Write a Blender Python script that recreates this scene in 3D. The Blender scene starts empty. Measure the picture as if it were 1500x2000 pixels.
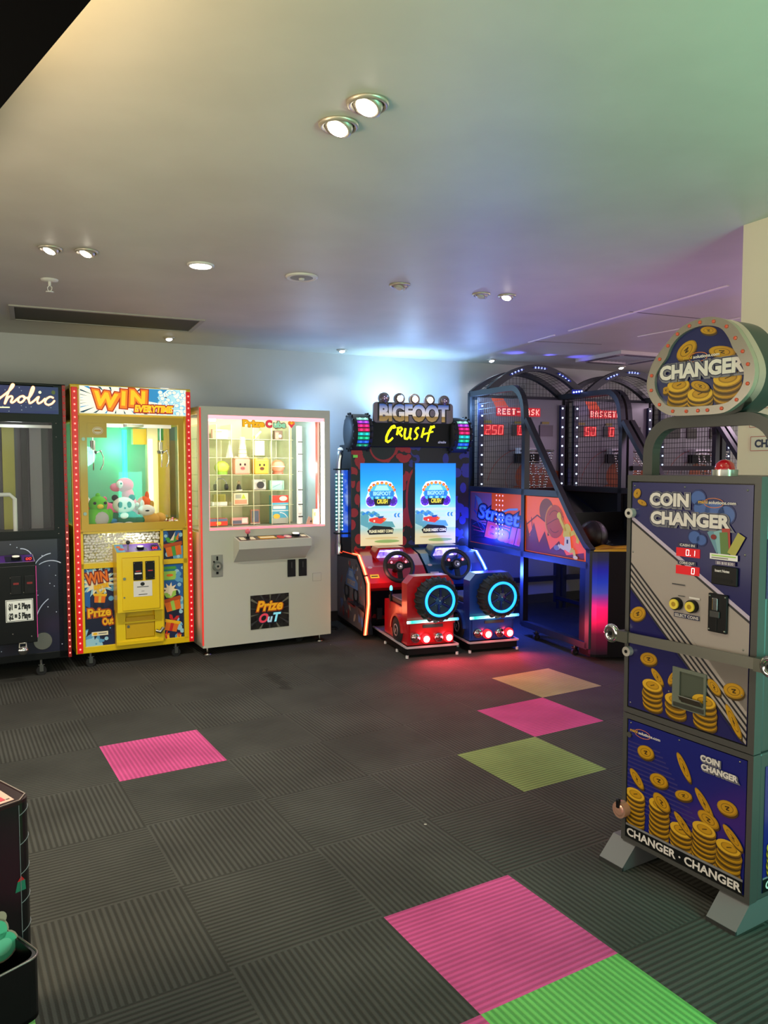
import bpy, bmesh, math, random
from mathutils import Vector, Matrix
random.seed(7)
scene = bpy.context.scene
COL = scene.collection
PI = math.pi
sin, cos, rad = math.sin, math.cos, math.radians

# ------------------------------------------------------------------ camera
cam_data = bpy.data.cameras.new('camera')
cam = bpy.data.objects.new('camera', cam_data)
COL.objects.link(cam)
cam.location = (0.0, 0.0, 1.4214)
cam.rotation_euler = (rad(90 - 3.4728), 0.0, 0.0)
cam_data.sensor_fit = 'VERTICAL'
cam_data.sensor_height = 24.0
cam_data.sensor_width = 18.0
cam_data.lens = 24.0 * 1508.0 / 2000.0
cam_data.clip_start = 0.02
scene.camera = cam

# ------------------------------------------------------------------ view + world
scene.view_settings.view_transform = 'Standard'
scene.view_settings.look = 'None'
scene.view_settings.gamma = 1.0
scene.view_settings.use_curve_mapping = False
scene.view_settings.exposure = 0.45
try:
    scene.cycles.use_denoising = True
    scene.cycles.max_bounces = 8
    scene.cycles.transparent_max_bounces = 24
    scene.cycles.sample_clamp_indirect = 6.0
    scene.cycles.caustics_reflective = False
    scene.cycles.caustics_refractive = False
except Exception:
    pass
world = bpy.data.worlds.new('world')
scene.world = world
world.use_nodes = True
bg = world.node_tree.nodes['Background']
bg.inputs[0].default_value = (1.0, 0.94, 0.84, 1)
bg.inputs[1].default_value = 1.22

def light(name, kind, loc, energy, color, size=0.1, target=None, spot=90, blend=0.5, size_y=None, spec=1.0):
    d = bpy.data.lights.new(name, kind)
    d.energy = energy
    d.color = color
    d.specular_factor = spec
    if kind == 'AREA':
        d.size = size
        if size_y:
            d.shape = 'RECTANGLE'
            d.size_y = size_y
    else:
        d.shadow_soft_size = size
    if kind == 'SPOT':
        d.spot_size = rad(spot)
        d.spot_blend = blend
    o = bpy.data.objects.new(name, d)
    COL.objects.link(o)
    o.location = loc
    if target is not None:
        v = Vector(target) - Vector(loc)
        o.rotation_euler = v.to_track_quat('-Z', 'Y').to_euler()
    return o

H = 2.42                     # ceiling height
WA = rad(24.57)              # direction of the back wall
WD = 6.5547                  # distance of the back wall from the camera along its normal
wa = Vector((cos(WA), sin(WA), 0)); wn = Vector((-sin(WA), cos(WA), 0))
def wallpt(a, d, z=0.0):     # a along the wall, d towards the wall
    v = wa * a + wn * d
    return Vector((v.x, v.y, z))

# ---- lamps of the room: the recessed downlights (positions on the ceiling), see ceiling_light things below
DOWN = [  # x, y, radius, watts, colour, lit, kind
    (-0.045, 2.197, 0.056, 7, (1.0, 0.93, 0.82), True, 'gimbal'),
    (-0.133, 2.331, 0.056, 7, (1.0, 0.93, 0.82), True, 'gimbal'),
    (-1.537, 3.621, 0.050, 27, (1.0, 0.93, 0.84), True, 'gimbal'),
    (-1.389, 3.672, 0.050, 27, (1.0, 0.93, 0.84), True, 'gimbal'),
    (-0.915, 3.921, 0.056, 30, (1.0, 0.93, 0.80), True, 'flush'),
    (0.088, 4.349, 0.056, 0, (1, 1, 1), False, 'eyeball'),
    (0.568, 4.579, 0.050, 0, (1, 1, 1), False, 'gimbal'),
    (0.724, 4.620, 0.050, 9, (1.0, 0.85, 0.85), True, 'gimbal'),
    (-1.684, 6.119, 0.045, 3, (0.95, 0.97, 1.0), True, 'small'),
    (-0.364, 6.763, 0.045, 4, (0.80, 0.92, 1.0), True, 'small'),
    (1.017, 7.380, 0.045, 4, (0.85, 0.92, 1.0), True, 'small'),
    (2.406, 7.912, 0.045, 3, (1.0, 0.92, 0.88), True, 'small'),
]
for i, (x, y, r, w, c, lit, k) in enumerate(DOWN):
    if lit:
        light('downlight_beam', 'SPOT', (x, y, H - 0.035), w * 1.7, c, 0.03, (x, y, 0), 130, 0.8)
# warm lamp behind the black ceiling raft, green light of an unseen machine, added warm and violet fills
for x_, y_ in ((-0.97, 1.70), (-0.77, 1.47), (-0.57, 1.24)):
    light('warm_cove_lamp', 'POINT', (x_, y_, H - 0.135), 8.5, (1.0, 0.70, 0.34), 0.05)
light('warm_room_fill', 'POINT', (-1.7, 1.6, 1.35), 60, (1.0, 0.80, 0.55), 0.30)  # fill added out of view to warm the ceiling at left
light('green_machine_lamp', 'SPOT', (1.75, 0.35, 1.55), 112, (0.32, 1.0, 0.56), 0.15, (1.25, 1.3, 2.42), 110, 1.0)  # green light of an unseen machine at right, thrown on the ceiling
light('green_machine_side_lamp', 'AREA', (2.1, 1.2, 1.0), 18, (0.12, 1.0, 0.80), 0.7, (1.3, 2.3, 0.5))  # the same unseen machine's green, aimed at the changer
light('violet_ceiling_fill', 'SPOT', (1.45, 4.4, 0.9), 19, (0.85, 0.50, 0.95), 0.12, (1.35, 4.6, 2.42), 125, 1.0)  # fill added in mid-air, tints the ceiling like the hoop machines' LEDs
light('violet_bay_fill', 'POINT', (3.3, 6.0, 1.7), 17, (0.92, 0.52, 1.0), 0.25)  # violet fill added for the hoop bays, no fixture here

# ------------------------------------------------------------------ materials
def lin(h):
    h = h.lstrip('#')
    out = []
    for k in (0, 2, 4):
        c = int(h[k:k + 2], 16) / 255.0
        out.append(c / 12.92 if c <= 0.04045 else ((c + 0.055) / 1.055) ** 2.4)
    return (*out, 1.0)

MATS = {}
def M(name, hexc='#808080', rough=0.5, metal=0.0, emit=0.0, coat=0.0, ehex=None, spec=0.5, sample=False):
    if name in MATS:
        return MATS[name]
    m = bpy.data.materials.new(name)
    m.use_nodes = True
    b = m.node_tree.nodes['Principled BSDF']
    b.inputs['Base Color'].default_value = lin(hexc)
    b.inputs['Roughness'].default_value = rough
    b.inputs['Metallic'].default_value = metal
    b.inputs['Specular IOR Level'].default_value = spec
    b.inputs['Coat Weight'].default_value = coat
    b.inputs['Coat Roughness'].default_value = 0.12
    if emit > 0:
        b.inputs['Emission Color'].default_value = lin(ehex or hexc)
        b.inputs['Emission Strength'].default_value = emit
        try:
            m.cycles.emission_sampling = 'AUTO' if sample else 'NONE'
        except Exception:
            pass
    MATS[name] = m
    return m

def noise_mat(name, ha, hb, scale=8.0, rough=0.6, metal=0.0, lo=0.4, hi=0.6, bump=0.0, detail=4.0, emit=0.0, coat=0.0):
    if name in MATS:
        return MATS[name]
    m = M(name, ha, rough, metal, coat=coat)
    nt = m.node_tree; b = nt.nodes['Principled BSDF']
    tc = nt.nodes.new('ShaderNodeTexCoord')
    nz = nt.nodes.new('ShaderNodeTexNoise'); nz.inputs['Scale'].default_value = scale; nz.inputs['Detail'].default_value = detail
    rp = nt.nodes.new('ShaderNodeValToRGB')
    rp.color_ramp.elements[0].position = lo; rp.color_ramp.elements[0].color = lin(ha)
    rp.color_ramp.elements[1].position = hi; rp.color_ramp.elements[1].color = lin(hb)
    nt.links.new(tc.outputs['Object'], nz.inputs['Vector'])
    nt.links.new(nz.outputs['Fac'], rp.inputs['Fac'])
    nt.links.new(rp.outputs['Color'], b.inputs['Base Color'])
    if emit:
        nt.links.new(rp.outputs['Color'], b.inputs['Emission Color'])
        b.inputs['Emission Strength'].default_value = emit
        m.cycles.emission_sampling = 'NONE'
    if bump:
        bp = nt.nodes.new('ShaderNodeBump'); bp.inputs['Strength'].default_value = bump; bp.inputs['Distance'].default_value = 0.002
        nt.links.new(nz.outputs['Fac'], bp.inputs['Height'])
        nt.links.new(bp.outputs['Normal'], b.inputs['Normal'])
    return m

def ramp_mat(name, stops, axis='Z', emit=0.0, rough=0.4, sample=False):
    """colour bands along the object's own axis; stops = [(coordinate in metres, hex)]"""
    if name in MATS:
        return MATS[name]
    m = M(name, stops[0][1], rough)
    nt = m.node_tree; b = nt.nodes['Principled BSDF']
    tc = nt.nodes.new('ShaderNodeTexCoord')
    sp = nt.nodes.new('ShaderNodeSeparateXYZ')
    mr = nt.nodes.new('ShaderNodeMapRange')
    a, z = stops[0][0], stops[-1][0]
    mr.inputs['From Min'].default_value = a; mr.inputs['From Max'].default_value = z
    rp = nt.nodes.new('ShaderNodeValToRGB')
    els = rp.color_ramp.elements
    while len(els) < len(stops):
        els.new(0.5)
    for e, (p, h) in zip(els, stops):
        e.position = (p - a) / (z - a); e.color = lin(h)
    nt.links.new(tc.outputs['Object'], sp.inputs[0])
    nt.links.new(sp.outputs[axis], mr.inputs['Value'])
    nt.links.new(mr.outputs[0], rp.inputs['Fac'])
    nt.links.new(rp.outputs['Color'], b.inputs['Base Color'])
    if emit:
        nt.links.new(rp.outputs['Color'], b.inputs['Emission Color'])
        b.inputs['Emission Strength'].default_value = emit
        m.cycles.emission_sampling = 'AUTO' if sample else 'NONE'
    return m

def glass_mat(name, tint='#ffffff', refl=1.0, rough=0.02):
    if name in MATS:
        return MATS[name]
    m = bpy.data.materials.new(name); m.use_nodes = True
    nt = m.node_tree; nt.nodes.clear()
    out = nt.nodes.new('ShaderNodeOutputMaterial')
    mix = nt.nodes.new('ShaderNodeMixShader')
    tr = nt.nodes.new('ShaderNodeBsdfTransparent'); tr.inputs[0].default_value = lin(tint)
    gl = nt.nodes.new('ShaderNodeBsdfGlossy'); gl.inputs['Roughness'].default_value = rough
    fr = nt.nodes.new('ShaderNodeFresnel'); fr.inputs['IOR'].default_value = 1.0 + 0.42 * refl
    ge = nt.nodes.new('ShaderNodeNewGeometry')
    mu = nt.nodes.new('ShaderNodeMath'); mu.operation = 'MULTIPLY'
    iv = nt.nodes.new('ShaderNodeMath'); iv.operation = 'SUBTRACT'; iv.inputs[0].default_value = 1.0
    nt.links.new(ge.outputs['Backfacing'], iv.inputs[1]); nt.links.new(fr.outputs[0], mu.inputs[0]); nt.links.new(iv.outputs[0], mu.inputs[1])
    nt.links.new(mu.outputs[0], mix.inputs[0]); nt.links.new(tr.outputs[0], mix.inputs[1]); nt.links.new(gl.outputs[0], mix.inputs[2])
    nt.links.new(mix.outputs[0], out.inputs[0])
    MATS[name] = m
    return m

# ------------------------------------------------------------------ mesh builder
class MB:
    def __init__(s):
        s.v = []; s.f = []; s.mi = []; s.sm = []; s.mats = []; s.uv = None
    def m(s, mat):
        if mat not in s.mats:
            s.mats.append(mat)
        return s.mats.index(mat)
    def add(s, verts, faces, mat, smooth=False):
        b = len(s.v); k = s.m(mat)
        s.v.extend([tuple(p) for p in verts])
        for f in faces:
            s.f.append(tuple(b + i for i in f)); s.mi.append(k); s.sm.append(smooth)
        return s
    def box(s, x0, x1, y0, y1, z0, z1, mat, bev=0.0):
        if x0 > x1: x0, x1 = x1, x0
        if y0 > y1: y0, y1 = y1, y0
        if z0 > z1: z0, z1 = z1, z0
        if bev <= 0:
            v = [(x, y, z) for z in (z0, z1) for y in (y0, y1) for x in (x0, x1)]
            return s.add(v, [(0, 2, 3, 1), (4, 5, 7, 6), (0, 1, 5, 4), (2, 6, 7, 3), (0, 4, 6, 2), (1, 3, 7, 5)], mat)
        bm = bmesh.new(); bmesh.ops.create_cube(bm, size=1.0)
        for q in bm.verts:
            q.co = Vector(((x0 + x1) / 2 + q.co.x * (x1 - x0), (y0 + y1) / 2 + q.co.y * (y1 - y0), (z0 + z1) / 2 + q.co.z * (z1 - z0)))
        bev = min(bev, 0.45 * min(x1 - x0, y1 - y0, z1 - z0))
        bmesh.ops.bevel(bm, geom=list(bm.edges), offset=bev, segments=2, affect='EDGES', profile=0.5)
        return s.bm(bm, mat)
    def bm(s, bm, mat, smooth=False, xf=None):
        bm.verts.index_update()
        vs = [(xf @ q.co) if xf else q.co.copy() for q in bm.verts]
        fs = [[q.index for q in f.verts] for f in bm.faces]
        bm.free()
        return s.add(vs, fs, mat, smooth)
    def prism(s, poly, axis, a0, a1, mat, smooth=False):
        """polygon extruded: axis x -> poly (y,z); y -> (x,z); z -> (x,y)"""
        def P(p, a):
            return {'x': (a, p[0], p[1]), 'y': (p[0], a, p[1]), 'z': (p[0], p[1], a)}[axis]
        n = len(poly)
        v = [P(p, a0) for p in poly] + [P(p, a1) for p in poly]
        f = [tuple(range(n))[::-1], tuple(range(n, 2 * n))]
        s.add(v, f, mat)
        s.add(v, [(i, (i + 1) % n, n + (i + 1) % n, n + i) for i in range(n)], mat, smooth)
        return s
    def ringprism(s, outer, inner, axis, a0, a1, mat, smooth=False):
        """frame: outer and inner loops with equal counts, extruded"""
        def P(p, a):
            return {'x': (a, p[0], p[1]), 'y': (p[0], a, p[1]), 'z': (p[0], p[1], a)}[axis]
        n = len(outer)
        v = [P(p, a0) for p in outer] + [P(p, a0) for p in inner] + [P(p, a1) for p in outer] + [P(p, a1) for p in inner]
        f = []; g = []
        for i in range(n):
            j = (i + 1) % n
            f.append((i, j, n + j, n + i)); f.append((2 * n + i, 3 * n + i, 3 * n + j, 2 * n + j))
            g.append((i, 2 * n + i, 2 * n + j, j)); g.append((n + i, n + j, 3 * n + j, 3 * n + i))
        s.add(v, f, mat); s.add(v, g, mat, smooth)
        return s
    def cyl(s, p0, p1, r0, mat, r1=None, n=16, cap=True, smooth=True):
        p0 = Vector(p0); p1 = Vector(p1); r1 = r0 if r1 is None else r1
        d = (p1 - p0).normalized()
        a = d.orthogonal().normalized(); b = d.cross(a)
        v = []
        for p, r in ((p0, r0), (p1, r1)):
            for i in range(n):
                t = 2 * PI * i / n
                v.append(p + a * (r * cos(t)) + b * (r * sin(t)))
        s.add(v, [(i, (i + 1) % n, n + (i + 1) % n, n + i) for i in range(n)], mat, smooth)
        if cap:
            s.add(v, [tuple(range(n))[::-1], tuple(range(n, 2 * n))], mat)
        return s
    def tube(s, path, r, mat, n=8, closed=False, sq=None, smooth=True):
        """round tube, or rectangular (sq=(halfwidth along x-ish, half other))"""
        P = [Vector(p) for p in path]; N = len(P)
        ref = None; rings = []
        for i in range(N):
            if closed:
                t = (P[(i + 1) % N] - P[i - 1])
            else:
                t = P[min(i + 1, N - 1)] - P[max(i - 1, 0)]
            t.normalize()
            if ref is None:
                ref = Vector((1, 0, 0)) if abs(t.x) < 0.9 else Vector((0, 0, 1))
            a = (ref - t * ref.dot(t)).normalized(); ref = a
            b = t.cross(a)
            if sq:
                k = 1.0
                if 0 < i < N - 1:
                    c = (P[i + 1] - P[i]).normalized().dot((P[i] - P[i - 1]).normalized())
                    k = 1.0 / max(0.5, math.sqrt(max(0.0, (1 + c) / 2)))
                rings.append([P[i] + a * (x * sq[0]) + b * (y * sq[1] * k) for x, y in ((-1, -1), (1, -1), (1, 1), (-1, 1))])
            else:
                rings.append([P[i] + a * (r * cos(2 * PI * j / n)) + b * (r * sin(2 * PI * j / n)) for j in range(n)])
        m = 4 if sq else n
        v = [q for rg in rings for q in rg]
        f = []
        for i in range(N if closed else N - 1):
            i2 = (i + 1) % N
            for j in range(m):
                f.append((i * m + j, i * m + (j + 1) % m, i2 * m + (j + 1) % m, i2 * m + j))
        s.add(v, f, mat, smooth and not sq)
        if not closed:
            s.add(v, [tuple(range(m))[::-1], tuple((N - 1) * m + j for j in range(m))], mat)
        return s
    def lathe(s, prof, mat, origin=(0, 0, 0), axis=(0, 0, 1), n=24, smooth=True, closed=False):
        """prof: list of (radius, height) along axis"""
        o = Vector(origin); d = Vector(axis).normalized()
        a = d.orthogonal().normalized(); b = d.cross(a)
        v = []
        for r, h in prof:
            for j in range(n):
                t = 2 * PI * j / n
                v.append(o + d * h + a * (r * cos(t)) + b * (r * sin(t)))
        K = len(prof); f = []
        for i in range(K if closed else K - 1):
            i2 = (i + 1) % K
            for j in range(n):
                f.append((i * n + j, i * n + (j + 1) % n, i2 * n + (j + 1) % n, i2 * n + j))
        s.add(v, f, mat, smooth)
        if not closed:
            s.add(v, [tuple(range(n))[::-1], tuple((K - 1) * n + j for j in range(n))], mat)
        return s
    def ball(s, c, r, mat, sc=(1, 1, 1), n=14, rot=None):
        c = Vector(c); v = []; f = []
        m = max(4, n // 2)
        v.append(Vector((0, 0, 1)))
        for i in range(1, m):
            p = PI * i / m
            for j in range(n):
                t = 2 * PI * j / n
                v.append(Vector((sin(p) * cos(t), sin(p) * sin(t), cos(p))))
        v.append(Vector((0, 0, -1)))
        for j in range(n):
            f.append((0, 1 + j, 1 + (j + 1) % n))
            f.append((len(v) - 1, 1 + (m - 2) * n + (j + 1) % n, 1 + (m - 2) * n + j))
        for i in range(m - 2):
            for j in range(n):
                f.append((1 + i * n + j, 1 + (i + 1) * n + j, 1 + (i + 1) * n + (j + 1) % n, 1 + i * n + (j + 1) % n))
        R = Matrix.Rotation(rot[0], 3, 'X') @ Matrix.Rotation(rot[1], 3, 'Y') @ Matrix.Rotation(rot[2], 3, 'Z') if rot else None
        out = []
        for q in v:
            q = Vector((q.x * r * sc[0], q.y * r * sc[1], q.z * r * sc[2]))
            out.append(c + (R @ q if R else q))
        return s.add(out, f, mat, True)
    def build(s, name, parent=None, label=None, **props):
        me = bpy.data.meshes.new(name)
        me.from_pydata(s.v, [], s.f)
        for m in s.mats:
            me.materials.append(m)
        me.polygons.foreach_set('material_index', s.mi)
        me.polygons.foreach_set('use_smooth', s.sm)
        me.update()
        o = bpy.data.objects.new(name, me)
        COL.objects.link(o)
        if parent is not None:
            o.parent = parent
        if label:
            o['label'] = label
        for k, w in props.items():
            o[k] = w
        return o

_TEXT = {}
def text_mesh(txt, bold=0.0):
    """flat letters, unit size (cap height about 0.7), centred at x = 0, baseline 0"""
    key = (txt, round(bold, 4))
    if key not in _TEXT:
        c = bpy.data.curves.new('letters', 'FONT')
        c.body = txt; c.size = 1.0; c.align_x = 'CENTER'; c.offset = bold; c.resolution_u = 3
        o = bpy.data.objects.new('letters', c)
        me = bpy.data.meshes.new_from_object(o)
        _TEXT[key] = ([(v.co.x, v.co.y) for v in me.vertices], [tuple(p.vertices) for p in me.polygons])
        bpy.data.objects.remove(o); bpy.data.meshes.remove(me); bpy.data.curves.remove(c)
    return _TEXT[key]

class Art:
    """flat print on a surface: layers of thin coloured shapes lying on it"""
    def __init__(s, mb, o, ux=(1, 0, 0), uy=(0, 0, 1), gap=0.0007):
        s.mb = mb; s.o = Vector(o); s.ux = Vector(ux).normalized(); s.uy = Vector(uy).normalized()
        s.n = s.ux.cross(s.uy); s.gap = gap; s.clip = None
    def P(s, u, v, L):
        return s.o + s.ux * u + s.uy * v + s.n * (s.gap * L)
    def poly(s, pts, mat, L=1):
        if s.clip:
            pts = clip_poly(pts, s.clip)
            if len(pts) < 3:
                return s
        s.mb.add([s.P(u, v, L) for u, v in pts], [tuple(range(len(pts)))], mat)
        return s
    def rect(s, u0, v0, u1, v1, mat, L=1):
        return s.poly([(u0, v0), (u1, v0), (u1, v1), (u0, v1)], mat, L)
    def ell(s, u, v, ru, rv, mat, L=1, rot=0.0, n=20):
        c, d = cos(rot), sin(rot)
        pts = []
        for i in range(n):
            t = 2 * PI * i / n
            x, y = ru * cos(t), rv * sin(t)
            pts.append((u + x * c - y * d, v + x * d + y * c))
        return s.poly(pts, mat, L)
    def line(s, pts, w, mat, L=1):
        for (a, b), (c, d) in zip(pts[:-1], pts[1:]):
            l = math.hypot(c - a, d - b) or 1e-6
            nx, ny = -(d - b) / l * w / 2, (c - a) / l * w / 2
            s.poly([(a - nx, b - ny), (c - nx, d - ny), (c + nx, d + ny), (a + nx, b + ny)], mat, L)
        return s
    def arc(s, u, v, r, a0, a1, w, mat, L=1, n=12, squash=1.0):
        pts = [(u + r * cos(a0 + (a1 - a0) * i / n), v + squash * r * sin(a0 + (a1 - a0) * i / n)) for i in range(n + 1)]
        return s.line(pts, w, mat, L)
    def star(s, u, v, r0, r1, n, mat, L=1, rot=0.0, sq=1.0):
        pts = []
        for i in range(2 * n):
            r = r1 if i % 2 else r0
            t = rot + PI * i / n
            pts.append((u + r * cos(t), v + r * sin(t) * sq))
        return s.poly(pts, mat, L)
    def text(s, txt, u, v, size, mat, L=2, bold=0.0, shear=0.0, rot=0.0, wide=1.0, width=None, arch=0.0):
        vs, fs = text_mesh(txt, bold / size if size else 0)
        if width:
            xs = [p[0] for p in vs]
            wide = width / ((max(xs) - min(xs)) * size)
        c, d = cos(rot), sin(rot)
        out = []
        for x, y in vs:
            x2 = (x + shear * y) * size * wide; y2 = y * size + arch * x2 * x2
            out.append(s.P(u + x2 * c - y2 * d, v + x2 * d + y2 * c, L))
        s.mb.add(out, fs, mat)
        return s

def clip_poly(pts, r):
    u0, v0, u1, v1 = r
    def cut(ps, ins, inter):
        out = []
        for i in range(len(ps)):
            a, b = ps[i - 1], ps[i]
            ia, ib = ins(a), ins(b)
            if ib:
                if not ia: out.append(inter(a, b))
                out.append(b)
            elif ia:
                out.append(inter(a, b))
        return out
    def ix(x): return lambda a, b: (x, a[1] + (b[1] - a[1]) * (x - a[0]) / (b[0] - a[0]))
    def iy(y): return lambda a, b: (a[0] + (b[0] - a[0]) * (y - a[1]) / (b[1] - a[1]), y)
    for ins, inter in ((lambda p: p[0] >= u0, ix(u0)), (lambda p: p[0] <= u1, ix(u1)), (lambda p: p[1] >= v0, iy(v0)), (lambda p: p[1] <= v1, iy(v1))):
        if not pts: return []
        pts = cut(pts, ins, inter)
    return pts

SEG = {'0': 'abcdef', '1': 'bc', '2': 'abged', '3': 'abgcd', '4': 'fgbc', '5': 'afgcd', '6': 'afgedc', '7': 'abc', '8': 'abcdefg', '9': 'abcdfg'}
def seven(art, ch, u, v, w, h, mat, L=2, slant=0.1):
    """seven segment digit with lower left corner u,v"""
    t = w * 0.17
    S = {'a': ((0, h), (w, h)), 'g': ((0, h / 2), (w, h / 2)), 'd': ((0, 0), (w, 0)), 'f': ((0, h / 2), (0, h)), 'b': ((w, h / 2), (w, h)), 'e': ((0, 0), (0, h / 2)), 'c': ((w, 0), (w, h / 2))}
    for k in SEG.get(ch, ''):
        (a, b), (c, d) = S[k]
        art.line([(u + a + slant * b, v + b), (u + c + slant * d, v + d)], t, mat, L)

def thing(name, label, cat, loc=(0, 0, 0), rz=0.0, group=None):
    o = bpy.data.objects.new(name, None)
    o.empty_display_size = 0.1
    COL.objects.link(o)
    o.location = loc; o.rotation_euler = (0, 0, rz)
    o['label'] = label; o['category'] = cat
    if group: o['group'] = group
    return o
def tag(o, label, cat, group=None, kind=None):
    o['label'] = label; o['category'] = cat
    if group: o['group'] = group
    if kind: o['kind'] = kind
    return o
def struct(o):
    o['kind'] = 'structure'
    return o
class Frame:
    """local frame of a machine: u to the right along its front, y into its depth, z up"""
    def __init__(s, x, y, deg):
        s.x, s.y, s.a = x, y, rad(deg)
    def W(s, u, y, z=0.0):
        return (s.x + u * cos(s.a) - y * sin(s.a), s.y + u * sin(s.a) + y * cos(s.a), z)

# shared materials
BLACK = M('black_paint', '#0a0b0c', 0.4, spec=0.25)
BLACKM = M('black_plastic', '#0e0f10', 0.55, spec=0.3)
RUBBER = M('black_rubber', '#0b0b0c', 0.8)
CHROME = M('chrome', '#d8d8d6', 0.12, 1.0)
STEEL = M('brushed_steel', '#8f8d84', 0.35, 1.0)
DGREY = M('dark_grey_metal', '#3c3d3c', 0.45, 0.3)
WHITE = M('white_print', '#e8e8e4', 0.5)
BLK_INK = M('black_ink', '#101012', 0.5)
GLASS = glass_mat('clear_glass')
# ================================================================== THE SETTING
# carpet of 0.5 m tiles; ribs turn by a quarter from tile to tile
def carpet(name, hexa, hexb, speck=True):
    m = M(name, hexa, 0.95, spec=0.15)
    nt = m.node_tree; b = nt.nodes['Principled BSDF']
    uv = nt.nodes.new('ShaderNodeUVMap')
    sp = nt.nodes.new('ShaderNodeSeparateXYZ'); nt.links.new(uv.outputs[0], sp.inputs[0])
    mul = nt.nodes.new('ShaderNodeMath'); mul.operation = 'MULTIPLY'; mul.inputs[1].default_value = 2 * PI * 25
    nt.links.new(sp.outputs['X'], mul.inputs[0])
    sn = nt.nodes.new('ShaderNodeMath'); sn.operation = 'SINE'; nt.links.new(mul.outputs[0], sn.inputs[0])
    mr = nt.nodes.new('ShaderNodeMapRange'); mr.inputs['From Min'].default_value = -0.7; mr.inputs['From Max'].default_value = 0.5
    nt.links.new(sn.outputs[0], mr.inputs['Value'])
    tc = nt.nodes.new('ShaderNodeTexCoord')
    nz = nt.nodes.new('ShaderNodeTexNoise'); nz.inputs['Scale'].default_value = 260; nz.inputs['Detail'].default_value = 3
    nt.links.new(tc.outputs['Object'], nz.inputs['Vector'])
    n2 = nt.nodes.new('ShaderNodeTexNoise'); n2.inputs['Scale'].default_value = 2.2; n2.inputs['Detail'].default_value = 5
    nt.links.new(tc.outputs['Object'], n2.inputs['Vector'])
    ad = nt.nodes.new('ShaderNodeMath'); ad.operation = 'MULTIPLY_ADD'; ad.inputs[1].default_value = 0.75; 
    nt.links.new(mr.outputs[0], ad.inputs[0])
    k = nt.nodes.new('ShaderNodeMath'); k.operation = 'MULTIPLY'; k.inputs[1].default_value = 0.45
    nt.links.new(nz.outputs['Fac'], k.inputs[0]); nt.links.new(k.outputs[0], ad.inputs[2])
    rp = nt.nodes.new('ShaderNodeValToRGB')
    rp.color_ramp.elements[0].position = 0.1; rp.color_ramp.elements[0].color = lin(hexb)
    rp.color_ramp.elements[1].position = 0.95; rp.color_ramp.elements[1].color = lin(hexa)
    nt.links.new(ad.outputs[0], rp.inputs['Fac'])
    wear = nt.nodes.new('ShaderNodeMapRange'); wear.inputs['From Min'].default_value = 0.35; wear.inputs['From Max'].default_value = 0.65
    wear.inputs['To Min'].default_value = 0.80; wear.inputs['To Max'].default_value = 1.12
    nt.links.new(n2.outputs['Fac'], wear.inputs['Value'])
    mx = nt.nodes.new('ShaderNodeMix'); mx.data_type = 'RGBA'; mx.blend_type = 'MULTIPLY'; mx.inputs['Factor'].default_value = 1.0
    nt.links.new(rp.outputs['Color'], mx.inputs['A']); nt.links.new(wear.outputs[0], mx.inputs['B'])
    last = mx.outputs['Result']
    if speck:
        vo = nt.nodes.new('ShaderNodeTexVoronoi'); vo.inputs['Scale'].default_value = 5.2
        nt.links.new(tc.outputs['Object'], vo.inputs['Vector'])
        lt = nt.nodes.new('ShaderNodeMath'); lt.operation = 'LESS_THAN'; lt.inputs[1].default_value = 0.032
        nt.links.new(vo.outputs['Distance'], lt.inputs[0])
        sc = nt.nodes.new('ShaderNodeSeparateColor'); nt.links.new(vo.outputs['Color'], sc.inputs[0])
        g = nt.nodes.new('ShaderNodeMath'); g.operation = 'GREATER_THAN'; g.inputs[1].default_value = 0.72
        nt.links.new(sc.outputs[0], g.inputs[0])
        an = nt.nodes.new('ShaderNodeMath'); an.operation = 'MULTIPLY'
        nt.links.new(lt.outputs[0], an.inputs[0]); nt.links.new(g.outputs[0], an.inputs[1])
        m2 = nt.nodes.new('ShaderNodeMix'); m2.data_type = 'RGBA'
        nt.links.new(an.outputs[0], m2.inputs['Factor']); nt.links.new(last, m2.inputs['A']); m2.inputs['B'].default_value = lin('#a8a698')
        last = m2.outputs['Result']
        # spilled drink stain
        mp = nt.nodes.new('ShaderNodeMapping'); mp.vector_type = 'TEXTURE'
        mp.inputs['Location'].default_value = (-0.72, 5.05, 0); mp.inputs['Rotation'].default_value = (0, 0, rad(-65)); mp.inputs['Scale'].default_value = (0.42, 0.085, 1)
        nt.links.new(tc.outputs['Object'], mp.inputs[0])
        ln = nt.nodes.new('ShaderNodeVectorMath'); ln.operation = 'LENGTH'; nt.links.new(mp.outputs[0], ln.inputs[0])
        n3 = nt.nodes.new('ShaderNodeTexNoise'); n3.inputs['Scale'].default_value = 9; nt.links.new(tc.outputs['Object'], n3.inputs['Vector'])
        a3 = nt.nodes.new('ShaderNodeMath'); a3.operation = 'MULTIPLY_ADD'; a3.inputs[1].default_value = 1.7; nt.links.new(n3.outputs['Fac'], a3.inputs[0]); nt.links.new(ln.outputs['Value'], a3.inputs[2])
        st = nt.nodes.new('ShaderNodeMapRange'); st.inputs['From Min'].default_value = 1.45; st.inputs['From Max'].default_value = 1.15; st.inputs['To Max'].default_value = 0.45
        nt.links.new(a3.outputs[0], st.inputs['Value'])
        m3 = nt.nodes.new('ShaderNodeMix'); m3.data_type = 'RGBA'
        nt.links.new(st.outputs[0], m3.inputs['Factor']); nt.links.new(last, m3.inputs['A']); m3.inputs['B'].default_value = lin('#14140f')
        last = m3.outputs['Result']
    nt.links.new(last, b.inputs['Base Color'])
    bp = nt.nodes.new('ShaderNodeBump'); bp.inputs['Strength'].default_value = 0.6; bp.inputs['Distance'].default_value = 0.004
    nt.links.new(ad.outputs[0], bp.inputs['Height']); nt.links.new(bp.outputs['Normal'], b.inputs['Normal'])
    return m

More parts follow.
